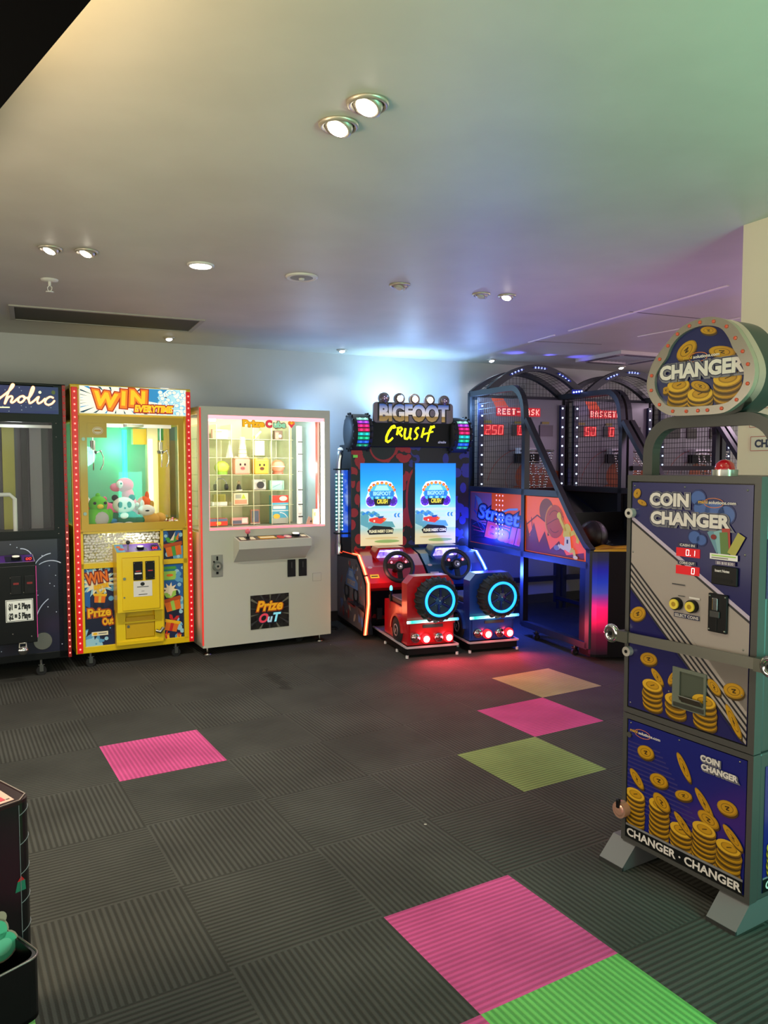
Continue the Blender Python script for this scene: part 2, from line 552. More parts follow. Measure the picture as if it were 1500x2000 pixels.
C_GREY = carpet('grey_carpet', '#484843', '#31312c')
C_PINK = carpet('pink_carpet', '#cc5288', '#a8446f', False)
C_LIME = carpet('lime_carpet', '#84965a', '#667546', False)
C_YELL = carpet('faded_lime_carpet', '#a0a06c', '#888858', False)
C_GREEN = carpet('green_carpet', '#70b45e', '#528c48', False)
SPECIAL = {(0, 0): C_PINK, (4, 1): C_PINK, (5, 0): C_PINK, (1, 4): C_PINK, (5, 1): C_GREEN, (2, 3): C_LIME, (0, 5): C_YELL, (3, -2): C_GREEN}
TH = rad(30.2521)
tj = Vector((cos(TH), sin(TH), 0)); ti = Vector((sin(TH), -cos(TH), 0)); to = Vector((-1.44084, 3.82616, 0))
fl = MB(); uvs = []
for i in range(-16, 15):
    for j in range(-12, 20):
        c = to + ti * (i * 0.5) + tj * (j * 0.5)
        q = [c, c + tj * 0.5, c + tj * 0.5 + ti * 0.5, c + ti * 0.5]
        mid = (q[0] + q[2]) / 2
        if mid.y < -3.0 or mid.y > 13 or abs(mid.x) > 9:
            continue
        mat = SPECIAL.get((i, j), C_GREY)
        fl.add([q[3], q[2], q[1], q[0]], [(0, 1, 2, 3)], mat)
        # (0,0) is ribbed along ti: ribs vary along tj
        if (i + j) % 2 == 0:
            uvs += [(0, 0), (1, 0), (1, 1), (0, 1)]
        else:
            uvs += [(0, 0), (0, 1), (1, 1), (1, 0)]
floor = struct(fl.build('floor'))
ul = floor.data.uv_layers.new(name='UVMap')
for k, (a, b_) in enumerate(uvs):
    ul.data[k].uv = (a, b_)
tag(floor, 'charcoal ribbed carpet tiles with a few pink and green ones', 'floor')

PAINT = noise_mat('white_ceiling_paint', '#b9b4aa', '#c2bdb3', 3.0, 0.5, lo=0.3, hi=0.7)
WPAINT = noise_mat('white_wall_paint', '#a8a7a4', '#b0afac', 2.0, 0.6, lo=0.3, hi=0.7)
CREAM = noise_mat('cream_pillar_paint', '#d6c4b2', '#decebc', 2.0, 0.55, lo=0.3, hi=0.7)
struct(MB().box(-7, 9, -3.2, 12, H, H + 0.1, PAINT).build('ceiling'))
def wallbox(a0, a1, d0, d1, z0, z1, mat):
    P = [wallpt(a, d) for a, d in ((a0, d0), (a1, d0), (a1, d1), (a0, d1))]
    return MB().prism([(p.x, p.y) for p in P], 'z', z0, z1, mat)
struct(wallbox(-8, 9, WD, WD + 0.15, 0, H, WPAINT).build('wall_back'))
struct(wallbox(-8, 9, WD - 0.015, WD, 0.0, 0.09, M('grey_skirting', '#2d2c2c', 0.5)).build('baseboard_back'))
# pillar at the right, its left face runs away from the camera
pc = Vector((1.5, 3.287, 0)); pa = pc.dot(wa); pd = pc.dot(wn)
struct(wallbox(pa, pa + 0.9, pd - 2.2, pd, 0, H, CREAM).build('wall_right'))
# thin bright beads and dark joints of the ceiling panels at the right
BEAD = M('white_bead', '#e6dcdc', 0.35)
JOINT = M('panel_joint', '#6f6a68', 0.6)
def bead(n, p0, p1, w, mat, t=0.004):
    p0 = Vector(p0); p1 = Vector(p1); d = (p1 - p0).normalized(); s = Vector((-d.y, d.x)) * (w / 2)
    struct(MB().prism([tuple(p0 - s), tuple(p1 - s), tuple(p1 + s), tuple(p0 + s)], 'z', H - t, H + 0.01, mat).build('trim_%d' % n))
bead(1, (1.177, 6.345), (1.307, 5.995), 0.018, BEAD, 0.006)
bead(2, (1.375, 5.81), (1.913, 4.361), 0.018, BEAD, 0.006)
bead(3, (1.97, 6.06), (2.414, 5.30), 0.016, BEAD, 0.006)
bead(4, (1.20, 6.30), (1.80, 6.46), 0.012, JOINT, 0.002)
bead(5, (1.60, 5.10), (2.35, 5.42), 0.012, JOINT, 0.002)
# black raft hung under the ceiling at the upper left, with a lamp hidden on top
def onz_edge(px, py, z):
    f = 1508.0; p = rad(-3.4728)
    d = Vector(((px - 750) / f, cos(p) + (py - 1000) / f * sin(p), sin(p) - (py - 1000) / f * cos(p)))
    t = (z - 1.4214) / d.z
    return Vector((d.x * t, d.y * t))
e0 = onz_edge(0, 213, 2.22); e1 = onz_edge(178, 0, 2.22)
ed = (e1 - e0).normalized(); en = Vector((ed.y, -ed.x)) * -1
if en.x > 0: en = -en
q0 = e0 - ed * 1.6; q1 = e1 + ed * 1.4
struct(MB().prism([tuple(q0), tuple(q1), tuple(q1 + en * 1.5), tuple(q0 + en * 1.5)], 'z', 2.22, 2.26, M('raft_black', '#030303', 0.9, spec=0.05)).build('trim_6'))

# ------------------------------------------------------------------ ceiling fixtures
LAMP = M('lamp_glow', '#fff4e2', 0.4, emit=14.0)
LAMPB = M('small_lamp_glow', '#f4f6ff', 0.4, emit=7.0)
OFFL = M('unlit_lamp', '#a7a49c', 0.3)
RINGM = M('satin_nickel', '#b9b1a2', 0.35, 0.55)
RINGW = M('white_ring', '#cfcbc4', 0.4)
LBL = [
    'silver gimbal downlight, upper and right one of the large pair near the top',
    'silver gimbal downlight, lower and left one of the large pair near the top',
    'left lamp of the lit downlight pair above the black and yellow machines',
    'right lamp of the lit downlight pair above the black and yellow machines',
    'brightest round downlight in the ceiling, above the yellow and white machines',
    'unlit eyeball downlight in the middle of the ceiling beside the round speaker',
    'unlit silver downlight, left one of the pair above the basketball machines',
    'small lit downlight, right one of the pair above the basketball machines',
    'small wall-side downlight just below the long air vent',
    'small wall-side downlight above the left end of the truck game sign',
    'small wall-side downlight above the first basketball machine',
    'small wall-side downlight beside the square ceiling unit at right',
]
for (x, y, r, w, c, lit, k), lb in zip(DOWN, LBL):
    t = thing('ceiling_light', lb, 'downlight', (x, y, H), 0, 'recessed ceiling downlights')
    ring = MB(); bulb = MB(); cup = MB()
    if k == 'flush':
        ring.lathe([(r * 1.18, 0.0), (r * 1.18, -0.006), (r * 1.0, -0.010), (r * 0.92, -0.004)], RINGW, n=28)
        bulb.lathe([(r * 0.94, -0.005), (r * 0.9, -0.011), (r * 0.5, -0.014)], LAMP, n=28)
        ring.build('ring', t); bulb.build('bulb', t)
    else:
        ring.lathe([(r * 1.06, 0.0), (r * 1.06, -0.005), (r * 0.93, -0.012), (r * 0.80, -0.006), (r * 0.78, 0.0)], RINGM, n=28, closed=True)
        ring.build('ring', t)
        # tilted inner cup with the lamp
        ax = Vector((-0.35, -0.25, -1.0)) if k != 'small' else Vector((0.15, -0.2, -1.0))
        cup.lathe([(r * 0.76, -0.006), (r * 0.74, 0.010), (r * 0.52, 0.012), (r * 0.50, 0.002)], RINGM, (0, 0, -0.004), ax, n=24)
        cup.build('gimbal', t)
        lamp = (LAMP if k != 'small' else LAMPB) if lit else OFFL
        bulb.lathe([(r * 0.52, 0.010), (r * 0.50, 0.016), (r * 0.30, 0.021)], lamp, (0, 0, -0.004), ax, n=24)
        bulb.build('bulb', t)

t = thing('ceiling_speaker', 'round white ceiling speaker left of the unlit eyeball downlight', 'speaker', (-0.437, 4.163, H))
MB().lathe([(0.086, 0.0), (0.086, -0.006), (0.076, -0.012), (0.070, -0.008)], RINGW, n=32).build('rim', t)
MB().lathe([(0.069, -0.007), (0.045, -0.010), (0.02, -0.011)], M('speaker_mesh', '#8d8a84', 0.6), n=32).lathe([(0.016, -0.010), (0.014, -0.018), (0.004, -0.02)], RINGW, n=16).build('grille', t)

t = thing('fire_sprinkler', 'small pendent fire sprinkler hanging from the ceiling above the long vent', 'sprinkler', (-1.803, 4.230, H))
MB().lathe([(0.045, 0.0), (0.042, -0.008), (0.016, -0.012)], RINGW, n=24).build('plate', t)
sp = MB().cyl((0, 0, -0.01), (0, 0, -0.032), 0.008, RINGW, n=10)
for s_ in (-1, 1):
    sp.tube([(0, 0, -0.03), (s_ * 0.012, 0, -0.042), (s_ * 0.010, 0, -0.055), (0, 0, -0.064)], 0.0025, RINGW, n=6)
sp.build('body', t)
MB().lathe([(0.020, -0.064), (0.021, -0.067), (0.004, -0.068)], RINGW, n=18).build('deflector', t)

# long air vent
va = (-2.322, 4.912); vb = (-1.267, 5.392); vd = (-2.477, 5.354)
L_ = math.hypot(vb[0] - va[0], vb[1] - va[1]); ang = math.atan2(vb[1] - va[1], vb[0] - va[0])
t = thing('air_vent', 'long dark air conditioning vent in the ceiling above the yellow machine', 'air vent', (va[0], va[1], H), ang)
D_ = 0.46
VF = M('vent_frame_paint', '#a39d92', 0.5); VS = M('vent_slats', '#4a473f', 0.6)
MB().ringprism([(-0.03, -0.03), (L_ + 0.03, -0.03), (L_ + 0.03, D_ + 0.03), (-0.03, D_ + 0.03)], [(0, 0), (L_, 0), (L_, D_), (0, D_)], 'z', -0.008, 0.0, VF).build('frame', t)
sl = MB().box(0, L_, 0, D_, -0.002, 0.0, VS)
for k in range(22):
    y = 0.012 + k * D_ / 22
    sl.prism([(y, -0.0005), (y + 0.014, -0.006), (y + 0.015, -0.005), (y + 0.001, 0.0)], 'x', 0.002, L_ - 0.002, VS)
sl.build('slats', t)

# square cassette unit over the basketball machines
t = thing('ceiling_air_conditioner', 'square ceiling air conditioner over the far basketball machines', 'air conditioner', (2.063, 6.79, H), WA)
MB().ringprism([(0, 0), (0.62, 0), (0.62, 0.62), (0, 0.62)], [(0.1, 0.1), (0.52, 0.1), (0.52, 0.52), (0.1, 0.52)], 'z', -0.03, 0.0, M('unit_plastic', '#b9b2ae', 0.4)).build('fascia', t)
gr = MB().box(0.1, 0.52, 0.1, 0.52, -0.012, 0.0, M('unit_grille', '#7c7775', 0.5))
for k in range(9):
    gr.box(0.11 + k * 0.045, 0.125 + k * 0.045, 0.105, 0.515, -0.02, -0.012, M('unit_plastic'))
gr.build('grille', t)
for k, (a, b2, c2, d2) in enumerate(((0.1, 0.52, 0.03, 0.075), (0.1, 0.52, 0.545, 0.59), (0.03, 0.075, 0.1, 0.52), (0.545, 0.59, 0.1, 0.52))):
    MB().box(a, b2, c2, d2, -0.034, -0.03, M('unit_slot', '#4e4a4a', 0.5)).build('air_slot', t)
# ================================================================== YELLOW CLAW MACHINE
YEL = M('yellow_enamel', '#e6c206', 0.32, coat=0.3)
YEL2 = M('yellow_panel', '#e8c80c', 0.35, coat=0.2)
MINT = M('mint_backboard', '#7fd0ae', 0.5)
CREAMP = M('cream_panel', '#d8d2a0', 0.5)
RED_STRIP = M('red_led_strip', '#b00812', 0.35, emit=0.55)
RED_BULB = M('red_led_bulb', '#ff5a50', 0.3, emit=4.0)
RED_DIM = M('dark_red_strip', '#7a1414', 0.35, emit=0.25)
INK = {n: M('ink_' + n, h, 0.45) for n, h in dict(
    navy='#141a44', dnavy='#0d1130', blue='#1f5fa8', lblue='#5fa6d2', sky='#9fd0e2', cyan='#58c4dc', orange='#e8720f', dorange='#b84a0a',
    yellow='#f4bc12', red='#c81e1e', dred='#7c1414', white='#efeee6', green='#4aa03a', lime='#9ccf52', brown='#6a3c14', cream='#f1e6c4',
    purple='#5a2a92', pink='#e889a4', gold='#c8940c', dgold='#8a5c06', lgold='#e6bf3c', grey='#8a8a86', dgrey='#3b3b3e', teal='#1f7f86', bluegrey='#47669c', magenta='#b83c8a').items()}
CAST = M('caster_fork', '#7f7d78', 0.35, 1.0)

def caster(parent, u, y, top, r=0.032):
    m = MB()
    m.cyl((u, y - 0.012, r), (u, y + 0.012, r), r, RUBBER, n=18)
    m.cyl((u, y - 0.017, r), (u, y + 0.017, r), 0.008, CAST, n=10)
    for s in (-1, 1):
        m.box(u - 0.012, u + 0.012, y + s * 0.017 - 0.002, y + s * 0.017 + 0.002, r - 0.006, r * 2 + 0.008, CAST)
    m.box(u - 0.02, u + 0.02, y - 0.02, y + 0.02, r * 2 + 0.006, r * 2 + 0.010, CAST)
    m.cyl((u, y, r * 2), (u, y, top + 0.002), 0.010, CAST, n=10)
    return m.build('caster', parent)

def gift(A, u, v, s, box, lid, bow, L=3, rot=0.0):
    c, d = cos(rot), sin(rot)
    def R(p): return (u + (p[0] * c - p[1] * d) * s, v + (p[0] * d + p[1] * c) * s)
    A.poly([R(p) for p in ((-.5, -.5), (.5, -.5), (.55, .2), (-.55, .2))], box, L)
    A.poly([R(p) for p in ((-.12, -.5), (.12, -.5), (.13, .2), (-.13, .2))], bow, L + 1)
    A.poly([R(p) for p in ((-.62, .16), (.62, .16), (.66, .42), (-.66, .42))], lid, L + 1)
    for sg in (-1, 1):
        A.poly([R((sg * p[0], p[1])) for p in ((0, .4), (.34, .52), (.44, .86), (.2, .84), (0, .5))], bow, L + 2)

def burst(A, u, v, r0, r1, n, mat, L=1, sq=0.6):
    A.star(u, v, r1, r0, n, mat, L, 0.1, sq)

YF = Frame(-2.1387, 5.2989, 29.3)
ym = thing('claw_machine', 'yellow claw machine of plush toys with a blue and orange sign reading WIN', 'claw machine', YF.W(0, 0), YF.a, 'prize machines along the back wall')
W_, DP = 0.825, 0.70
cab = MB()
zb, zt = 0.105, 1.975
cab.box(0.0, W_, 0.0, DP, zb, zb + 0.045, YEL, 0.004)
cab.box(0.0, W_, 0.0, DP, 1.945, zt, YEL, 0.006)
cab.box(0.045, W_ - 0.035, 0.03, DP, 1.74, 1.945, YEL)
for u0, u1 in ((0.0, 0.05), (W_ - 0.045, W_)):
    cab.box(u0, u1, 0.004, 0.05, zb, zt, YEL)
    cab.box(u0, u1, DP - 0.05, DP, zb, zt, YEL)
cab.box(0.02, W_ - 0.02, DP - 0.02, DP - 0.01, zb, zt, MINT)
cab.box(0.0, 0.015, 0.05, DP - 0.05, 0.15, 0.95, YEL)                       # lower sides
cab.box(W_ - 0.015, W_, 0.05, DP - 0.05, 0.15, 0.95, YEL)
cab.box(0.0, 0.018, 0.05, DP - 0.05, 0.94, 1.0, YEL); cab.box(0.0, 0.018, 0.05, DP - 0.05, 1.72, 1.78, YEL)
cab.box(W_ - 0.018, W_, 0.05, DP - 0.05, 0.94, 1.0, YEL); cab.box(W_ - 0.018, W_, 0.05, DP - 0.05, 1.72, 1.78, YEL)
cab.box(0.045, W_ - 0.035, 0.0, 0.02, 0.945, 0.975, YEL)
cab.box(0.045, W_ - 0.035, 0.0, 0.02, 0.70, 0.735, YEL)
cab.box(0.59, 0.61, 0.0, 0.02, 0.14, 0.96, YEL)
cab.box(0.045, 0.062, 0.0, 0.02, 0.14, 0.96, YEL); cab.box(0.755, 0.785, 0.0, 0.02, 0.14, 0.96, YEL)
cab.box(0.045, W_ - 0.035, 0.03, 0.04, 0.15, 0.735, YEL2)                       # behind the lower art
cab.box(0.60, W_ - 0.035, 0.03, 0.04, 0.72, 0.96, YEL2)
cab.box(0.02, W_ - 0.02, 0.05, DP - 0.02, 0.955, 0.965, CREAMP)                   # prize floor
cab.box(0.05, 0.60, 0.11, 0.12, 0.74, 0.955, CREAMP)
cab.box(0.05, 0.60, 0.02, 0.12, 0.735, 0.742, CREAMP)
cab.box(0.02, W_ - 0.02, 0.05, DP - 0.02, 1.735, 1.742, M('white_gantry', '#e2e4dc', 0.4))
cab.build('cabinet', ym)
MB().box(0.019, 0.0195, 0.05, DP - 0.05, 1.0, 1.72, GLASS).build('side_pane', ym)
MB().box(W_ - 0.0195, W_ - 0.019, 0.05, DP - 0.05, 1.0, 1.72, GLASS).build('side_pane', ym)
for (u0, u1), nm in (((0.006, 0.045), 'l'), ((W_ - 0.036, W_ - 0.002), 'r')):
    s = MB().box(u0, u1, -0.008, 0.004, zb + 0.005, zt - 0.02, RED_STRIP, 0.003)
    for k in range(42):
        s.ball(((u0 + u1) / 2, -0.009, zb + 0.035 + k * 0.0435), 0.0062, RED_BULB, n=8)
    s.build('led_strip', ym)
# marquee
mq = MB().box(0.058, 0.792, -0.004, 0.03, 1.778, 1.968, M('marquee_backing', '#e8ecdc', 0.4, emit=0.25))
A = Art(mq, (0, -0.004, 0))
A.clip = (0.064, 1.783, 0.786, 1.964)
EM = {n: M('lit_' + n, h, 0.45, emit=0.55) for n, h in dict(blue='#2f86bd', sky='#a8d8e4', cream='#f3f0dc', orange='#ee7a12', dred='#a02a10', yellow='#f8bc1e', lblue='#6fb6d8', ink='#1e3d52').items()}
A.rect(0.06, 1.78, 0.79, 1.97, EM['cream'], 1)
for k in range(26):
    t = 2 * PI * (0.01 + k / 26)
    A.poly([(0.31 + 0.21 * cos(t), 1.87 + 0.062 * sin(t)), (0.31 + 0.36 * cos(t - 0.05), 1.87 + 0.13 * sin(t - 0.05)), (0.31 + 0.36 * cos(t + 0.04), 1.87 + 0.13 * sin(t + 0.04))], EM['ink'] if k % 3 else EM['blue'], 2)
A.poly([(0.52, 1.965), (0.66, 1.965), (0.58, 1.90), (0.66, 1.855), (0.52, 1.875)], EM['blue'], 3)
for k in range(34):
    A.ell(0.60 + random.random() * 0.19, 1.785 + random.random() * 0.18, 0.020, 0.017, EM['sky'], 3 + k * 0.05); 
    x_, z_ = 0.60 + random.random() * 0.19, 1.785 + random.random() * 0.18
    A.ell(x_, z_, 0.019, 0.016, EM['lblue'], 4 + k * 0.05); A.ell(x_, z_, 0.014, 0.012, EM['cream'], 4.02 + k * 0.05)
A.clip = None
for ch, u, z, r in (('W', 0.225, 1.835, -0.04), ('I', 0.348, 1.848, 0.02), ('N', 0.447, 1.855, 0.03)):
    A.text(ch, u, z - 0.012, 0.145, EM['dred'], 9, bold=0.024, rot=r - 0.08, wide=1.05)
    A.text(ch, u, z - 0.012, 0.145, EM['orange'], 10, bold=0.016, rot=r - 0.08, wide=1.05)
    A.text(ch, u - 0.002, z - 0.004, 0.132, EM['yellow'], 11, bold=0.006, rot=r - 0.08, wide=1.05)
A.text('EVERYTIME', 0.553, 1.800, 0.062, EM['dred'], 12, bold=0.012, rot=0.0, wide=0.86, shear=0.15)
A.text('EVERYTIME', 0.553, 1.801, 0.062, EM['yellow'], 13, bold=0.004, rot=0.0, wide=0.86, shear=0.15)
mq.build('marquee', ym)
# window door
YELD = M('yellow_door_frame', '#cda408', 0.35, coat=0.2)
wf = MB().ringprism([(0.052, 0.962), (0.768, 0.962), (0.768, 1.762), (0.052, 1.762)], [(0.100, 1.012), (0.727, 1.012), (0.727, 1.712), (0.100, 1.712)], 'y', -0.012, 0.012, YELD)
wf.build('window_door', ym)
MB().box(0.100, 0.727, 0.0, 0.004, 1.012, 1.712, GLASS).build('window_pane', ym)
lb = MB().box(0.100, 0.232, -0.006, -0.001, 1.612, 1.712, YELD)
A = Art(lb, (0, -0.006, 0)); A.ell(0.172, 1.660, 0.036, 0.028, INK['cream'], 1); A.ring = None
A.arc(0.172, 1.660, 0.030, 0, 2 * PI, 0.003, INK['gold'], 2, 20, 0.8); A.rect(0.150, 1.655, 0.194, 1.665, INK['gold'], 2)
lb.build('corner_label', ym)
for z in (1.60, 1.085):
    MB().cyl((0.076, -0.012, z), (0.076, -0.018, z), 0.012, STEEL, n=16).build('door_lock', ym)
# pebble window
MB().box(0.062, 0.590, 0.002, 0.006, 0.742, 0.945, GLASS).build('pebble_window', ym)
# artwork panels
pa_ = MB().box(0.612, 0.754, 0.012, 0.03, 0.735, 0.945, INK['navy'])
A = Art(pa_, (0, 0.012, 0)); A.clip = (0.613, 0.736, 0.753, 0.944)
A.ell(0.60, 0.91, 0.05, 0.05, INK['blue'], 1); A.ell(0.75, 0.76, 0.07, 0.07, INK['lblue'], 1); A.ell(0.72, 0.915, 0.03, 0.03, INK['blue'], 1)
for x_, z_, r_ in ((0.63, 0.905, 0.012), (0.74, 0.91, 0.015), (0.645, 0.77, 0.02), (0.72, 0.75, 0.012)): A.ell(x_, z_, r_, r_, INK['sky'], 2)
gift(A, 0.685, 0.81, 0.105, INK['orange'], INK['dorange'], INK['green'], 4, 0.15)
A.poly([(0.66, 0.87), (0.70, 0.935), (0.685, 0.87)], INK['cream'], 8); A.poly([(0.70, 0.88), (0.725, 0.93), (0.72, 0.87)], INK['orange'], 8)
pa_.build('upper_artwork', ym)
pl = MB().box(0.064, 0.262, 0.012, 0.03, 0.145, 0.70, INK['navy'])
A = Art(pl, (0, 0.012, 0)); A.clip = (0.065, 0.146, 0.261, 0.699)
A.rect(0.06, 0.40, 0.10, 0.70, INK['blue'], 1); A.ell(0.07, 0.20, 0.09, 0.09, INK['lblue'], 1); A.ell(0.10, 0.15, 0.08, 0.055, INK['sky'], 1.5)
A.star(0.155, 0.605, 0.135, 0.075, 15, INK['sky'], 2, 0.1, 0.85); A.star(0.155, 0.605, 0.115, 0.068, 15, INK['cream'], 2.4, 0.2, 0.85)
for k in range(16):
    x_, z_, r_ = 0.07 + random.random() * 0.18, 0.16 + random.random() * 0.16, 0.006 + random.random() * 0.014
    A.ell(x_, z_, r_, r_, INK['sky'] if k % 2 else INK['lblue'], 2.5 + k * 0.05)
for x_, z_ in ((0.11, 0.68), (0.22, 0.69), (0.25, 0.55), (0.24, 0.48)): A.ell(x_, z_, 0.018, 0.018, INK['lblue'], 2.3)
gift(A, 0.165, 0.49, 0.07, INK['orange'], INK['yellow'], INK['lgold'], 5, -0.1)
A.star(0.155, 0.33, 0.14, 0.09, 14, INK['dnavy'], 4, 0.0, 1.0)
A.clip = None
A.text('WIN', 0.152, 0.600, 0.105, INK['dred'], 9, bold=0.012, rot=0.12, width=0.165)
A.text('WIN', 0.152, 0.602, 0.100, INK['orange'], 10, bold=0.004, rot=0.12, width=0.15)
A.text('EVERYTIME', 0.175, 0.560, 0.036, INK['yellow'], 11, bold=0.004, rot=0.18, width=0.10, shear=0.2)
A.text('Prize', 0.158, 0.360, 0.082, INK['dorange'], 9, bold=0.012, rot=0.03, width=0.17)
A.text('Prize', 0.158, 0.360, 0.082, INK['yellow'], 10, bold=0.003, rot=0.03, width=0.155)
A.text('Out', 0.215, 0.298, 0.066, INK['dorange'], 9, bold=0.010, rot=0.05, width=0.085)
A.text('Out', 0.215, 0.298, 0.066, INK['yellow'], 10, bold=0.003, rot=0.05, width=0.074)
A.rect(0.105, 0.222, 0.215, 0.250, INK['cream'], 5); A.ell(0.128, 0.236, 0.015, 0.009, INK['yellow'], 6); A.rect(0.15, 0.232, 0.205, 0.24, INK['grey'], 6)
pl.build('lower_artwork', ym)
pr = MB().box(0.600, 0.752, 0.012, 0.03, 0.145, 0.695, INK['blue'])
A = Art(pr, (0, 0.012, 0)); A.clip = (0.601, 0.146, 0.751, 0.694)
A.rect(0.60, 0.146, 0.752, 0.42, INK['navy'], 1)
A.rect(0.60, 0.575, 0.71, 0.675, INK['teal'], 2); A.rect(0.61, 0.582, 0.70, 0.645, INK['lime'], 3); A.rect(0.60, 0.66, 0.70, 0.68, INK['green'], 3)
A.ell(0.655, 0.615, 0.025, 0.010, INK['orange'], 4)
for k in range(26):
    x_, z_, r_ = 0.70 + random.random() * 0.05, 0.15 + random.random() * 0.54, 0.006 + random.random() * 0.015
    A.ell(x_, z_, r_, r_, INK['sky'] if k % 2 else INK['lblue'], 2.5 + k * 0.04)
A.ell(0.66, 0.41, 0.07, 0.13, INK['dnavy'], 4); A.star(0.655, 0.505, 0.06, 0.03, 9, INK['cream'], 4.2)
gift(A, 0.672, 0.405, 0.105, INK['orange'], INK['dorange'], INK['lime'], 5, 0.2)
gift(A, 0.665, 0.245, 0.088, INK['orange'], INK['yellow'], INK['red'], 5, -0.25)
gift(A, 0.62, 0.165, 0.045, INK['yellow'], INK['orange'], INK['red'], 9, 0.2); gift(A, 0.715, 0.16, 0.03, INK['yellow'], INK['orange'], INK['red'], 9)
pr.build('lower_artwork', ym)
# control box with its coin door
cb = MB().prism([(-0.13, 0.395), (0.03, 0.395), (0.03, 0.86), (0.005, 0.86), (-0.13, 0.815)], 'x', 0.258, 0.572, YEL2)
cb.build('control_box', ym)
ct = MB()
ua = Vector((0, 0.135, 0.045)).normalized()
A = Art(ct, (0, -0.13, 0.815), (1, 0, 0), ua)
A.rect(0.262, 0.004, 0.568, 0.138, INK['purple'], 1); A.rect(0.262, 0.004, 0.32, 0.138, INK['lblue'], 2); A.rect(0.51, 0.01, 0.565, 0.06, INK['blue'], 2)
A.ell(0.30, 0.05, 0.02, 0.02, INK['red'], 3); A.ell(0.285, 0.09, 0.015, 0.02, INK['orange'], 3); A.rect(0.39, 0.02, 0.47, 0.06, INK['dnavy'], 3)
A.star(0.53, 0.085, 0.03, 0.015, 9, INK['dnavy'], 3)
ctl = ct.build('control_panel', ym)
MB().cyl((0.345, -0.085, 0.83), (0.345, -0.085, 0.872), 0.005, STEEL, n=10).ball((0.345, -0.085, 0.88), 0.015, M('joystick_ball', '#2a2a2e', 0.3)).build('joystick', ctl)
MB().cyl((0.43, -0.075, 0.832), (0.43, -0.078, 0.846), 0.026, BLACK, n=20).cyl((0.43, -0.078, 0.846), (0.43, -0.0785, 0.850), 0.021, M('white_button', '#f1ecd6', 0.3, emit=0.4), n=20).build('button', ctl)
dp = MB().box(0.50, 0.55, -0.10, -0.075, 0.826, 0.842, BLACK)
A = Art(dp, (0, -0.10, 0)); seven(A, '0', 0.508, 0.829, 0.012, 0.011, M('red_digit', '#ff2a2a', 0.3, emit=3.0), 2); seven(A, '0', 0.528, 0.829, 0.012, 0.011, MATS['red_digit'], 2)
dp.build('credit_display', ctl)
dr = MB().box(0.292, 0.545, -0.138, -0.13, 0.408, 0.775, YEL, 0.002)
A = Art(dr, (0, -0.138, 0)); A.line([(0.290, 0.777), (0.547, 0.777), (0.547, 0.406)], 0.002, INK['dgold'], 0.3)
dr.cyl((0.306, -0.138, 0.632), (0.306, -0.143, 0.632), 0.010, STEEL, n=16).cyl((0.303, -0.138, 0.50), (0.303, -0.141, 0.50), 0.006, STEEL, n=12)
door = dr.build('coin_door', ym)
for u0 in (0.366, 0.449):
    s = MB().box(u0, u0 + 0.064, -0.146, -0.138, 0.617, 0.748, BLACKM, 0.003)
    s.box(u0 + 0.010, u0 + 0.054, -0.149, -0.146, 0.672, 0.690, BLK_INK); s.box(u0 + 0.016, u0 + 0.048, -0.1495, -0.149, 0.678, 0.684, INK['red'])
    s.box(u0 + 0.022, u0 + 0.042, -0.150, -0.146, 0.630, 0.655, RUBBER)
    for a, b_ in ((0.007, 0.628), (0.057, 0.628), (0.007, 0.738), (0.057, 0.738)): s.ball((u0 + a, -0.146, b_), 0.0035, STEEL, n=8)
    if u0 < 0.4: s.box(u0 + 0.008, u0 + 0.056, -0.1498, -0.149, 0.660, 0.670, WHITE)
    s.build('coin_slot', door)
pn = MB().box(0.366, 0.494, -0.1395, -0.138, 0.500, 0.610, M('paper', '#d9d8d0', 0.7))
A = Art(pn, (0, -0.1395, 0)); A.ell(0.428, 0.588, 0.015, 0.013, BLK_INK, 1); A.rect(0.39, 0.566, 0.47, 0.571, INK['dgrey'], 1); A.rect(0.42, 0.536, 0.44, 0.540, INK['grey'], 1); A.rect(0.40, 0.512, 0.46, 0.517, INK['dgrey'], 1)
pn.build('paper_notice', door)
# prize flap
pf = MB().ringprism([(0.262, 0.148), (0.592, 0.148), (0.592, 0.392), (0.262, 0.392)], [(0.325, 0.185), (0.530, 0.185), (0.530, 0.385), (0.325, 0.385)], 'y', -0.045, 0.03, YEL2)
pf.box(0.325, 0.53, 0.0, 0.03, 0.185, 0.385, YEL)
pf.box(0.27, 0.585, -0.055, -0.03, 0.148, 0.170, YEL)
pf.build('prize_chute', ym)
fd = MB().box(0.328, 0.527, -0.040, -0.030, 0.188, 0.340, YELD, 0.002).box(0.315, 0.54, -0.052, -0.040, 0.300, 0.312, YEL2).cyl((0.345, -0.040, 0.275), (0.345, -0.045, 0.275), 0.010, STEEL, n=14)
fd.build('prize_flap', ym)
MB().tube([(0.535, -0.06, 0.23), (0.56, -0.075, 0.22), (0.585, -0.06, 0.245)], 0.013, STEEL, n=10).build('padlock', ym)
for u in (0.10, 0.70): caster(ym, u, 0.05, 0.105)
for u in (0.10, 0.70): caster(ym, u, 0.62, 0.105)
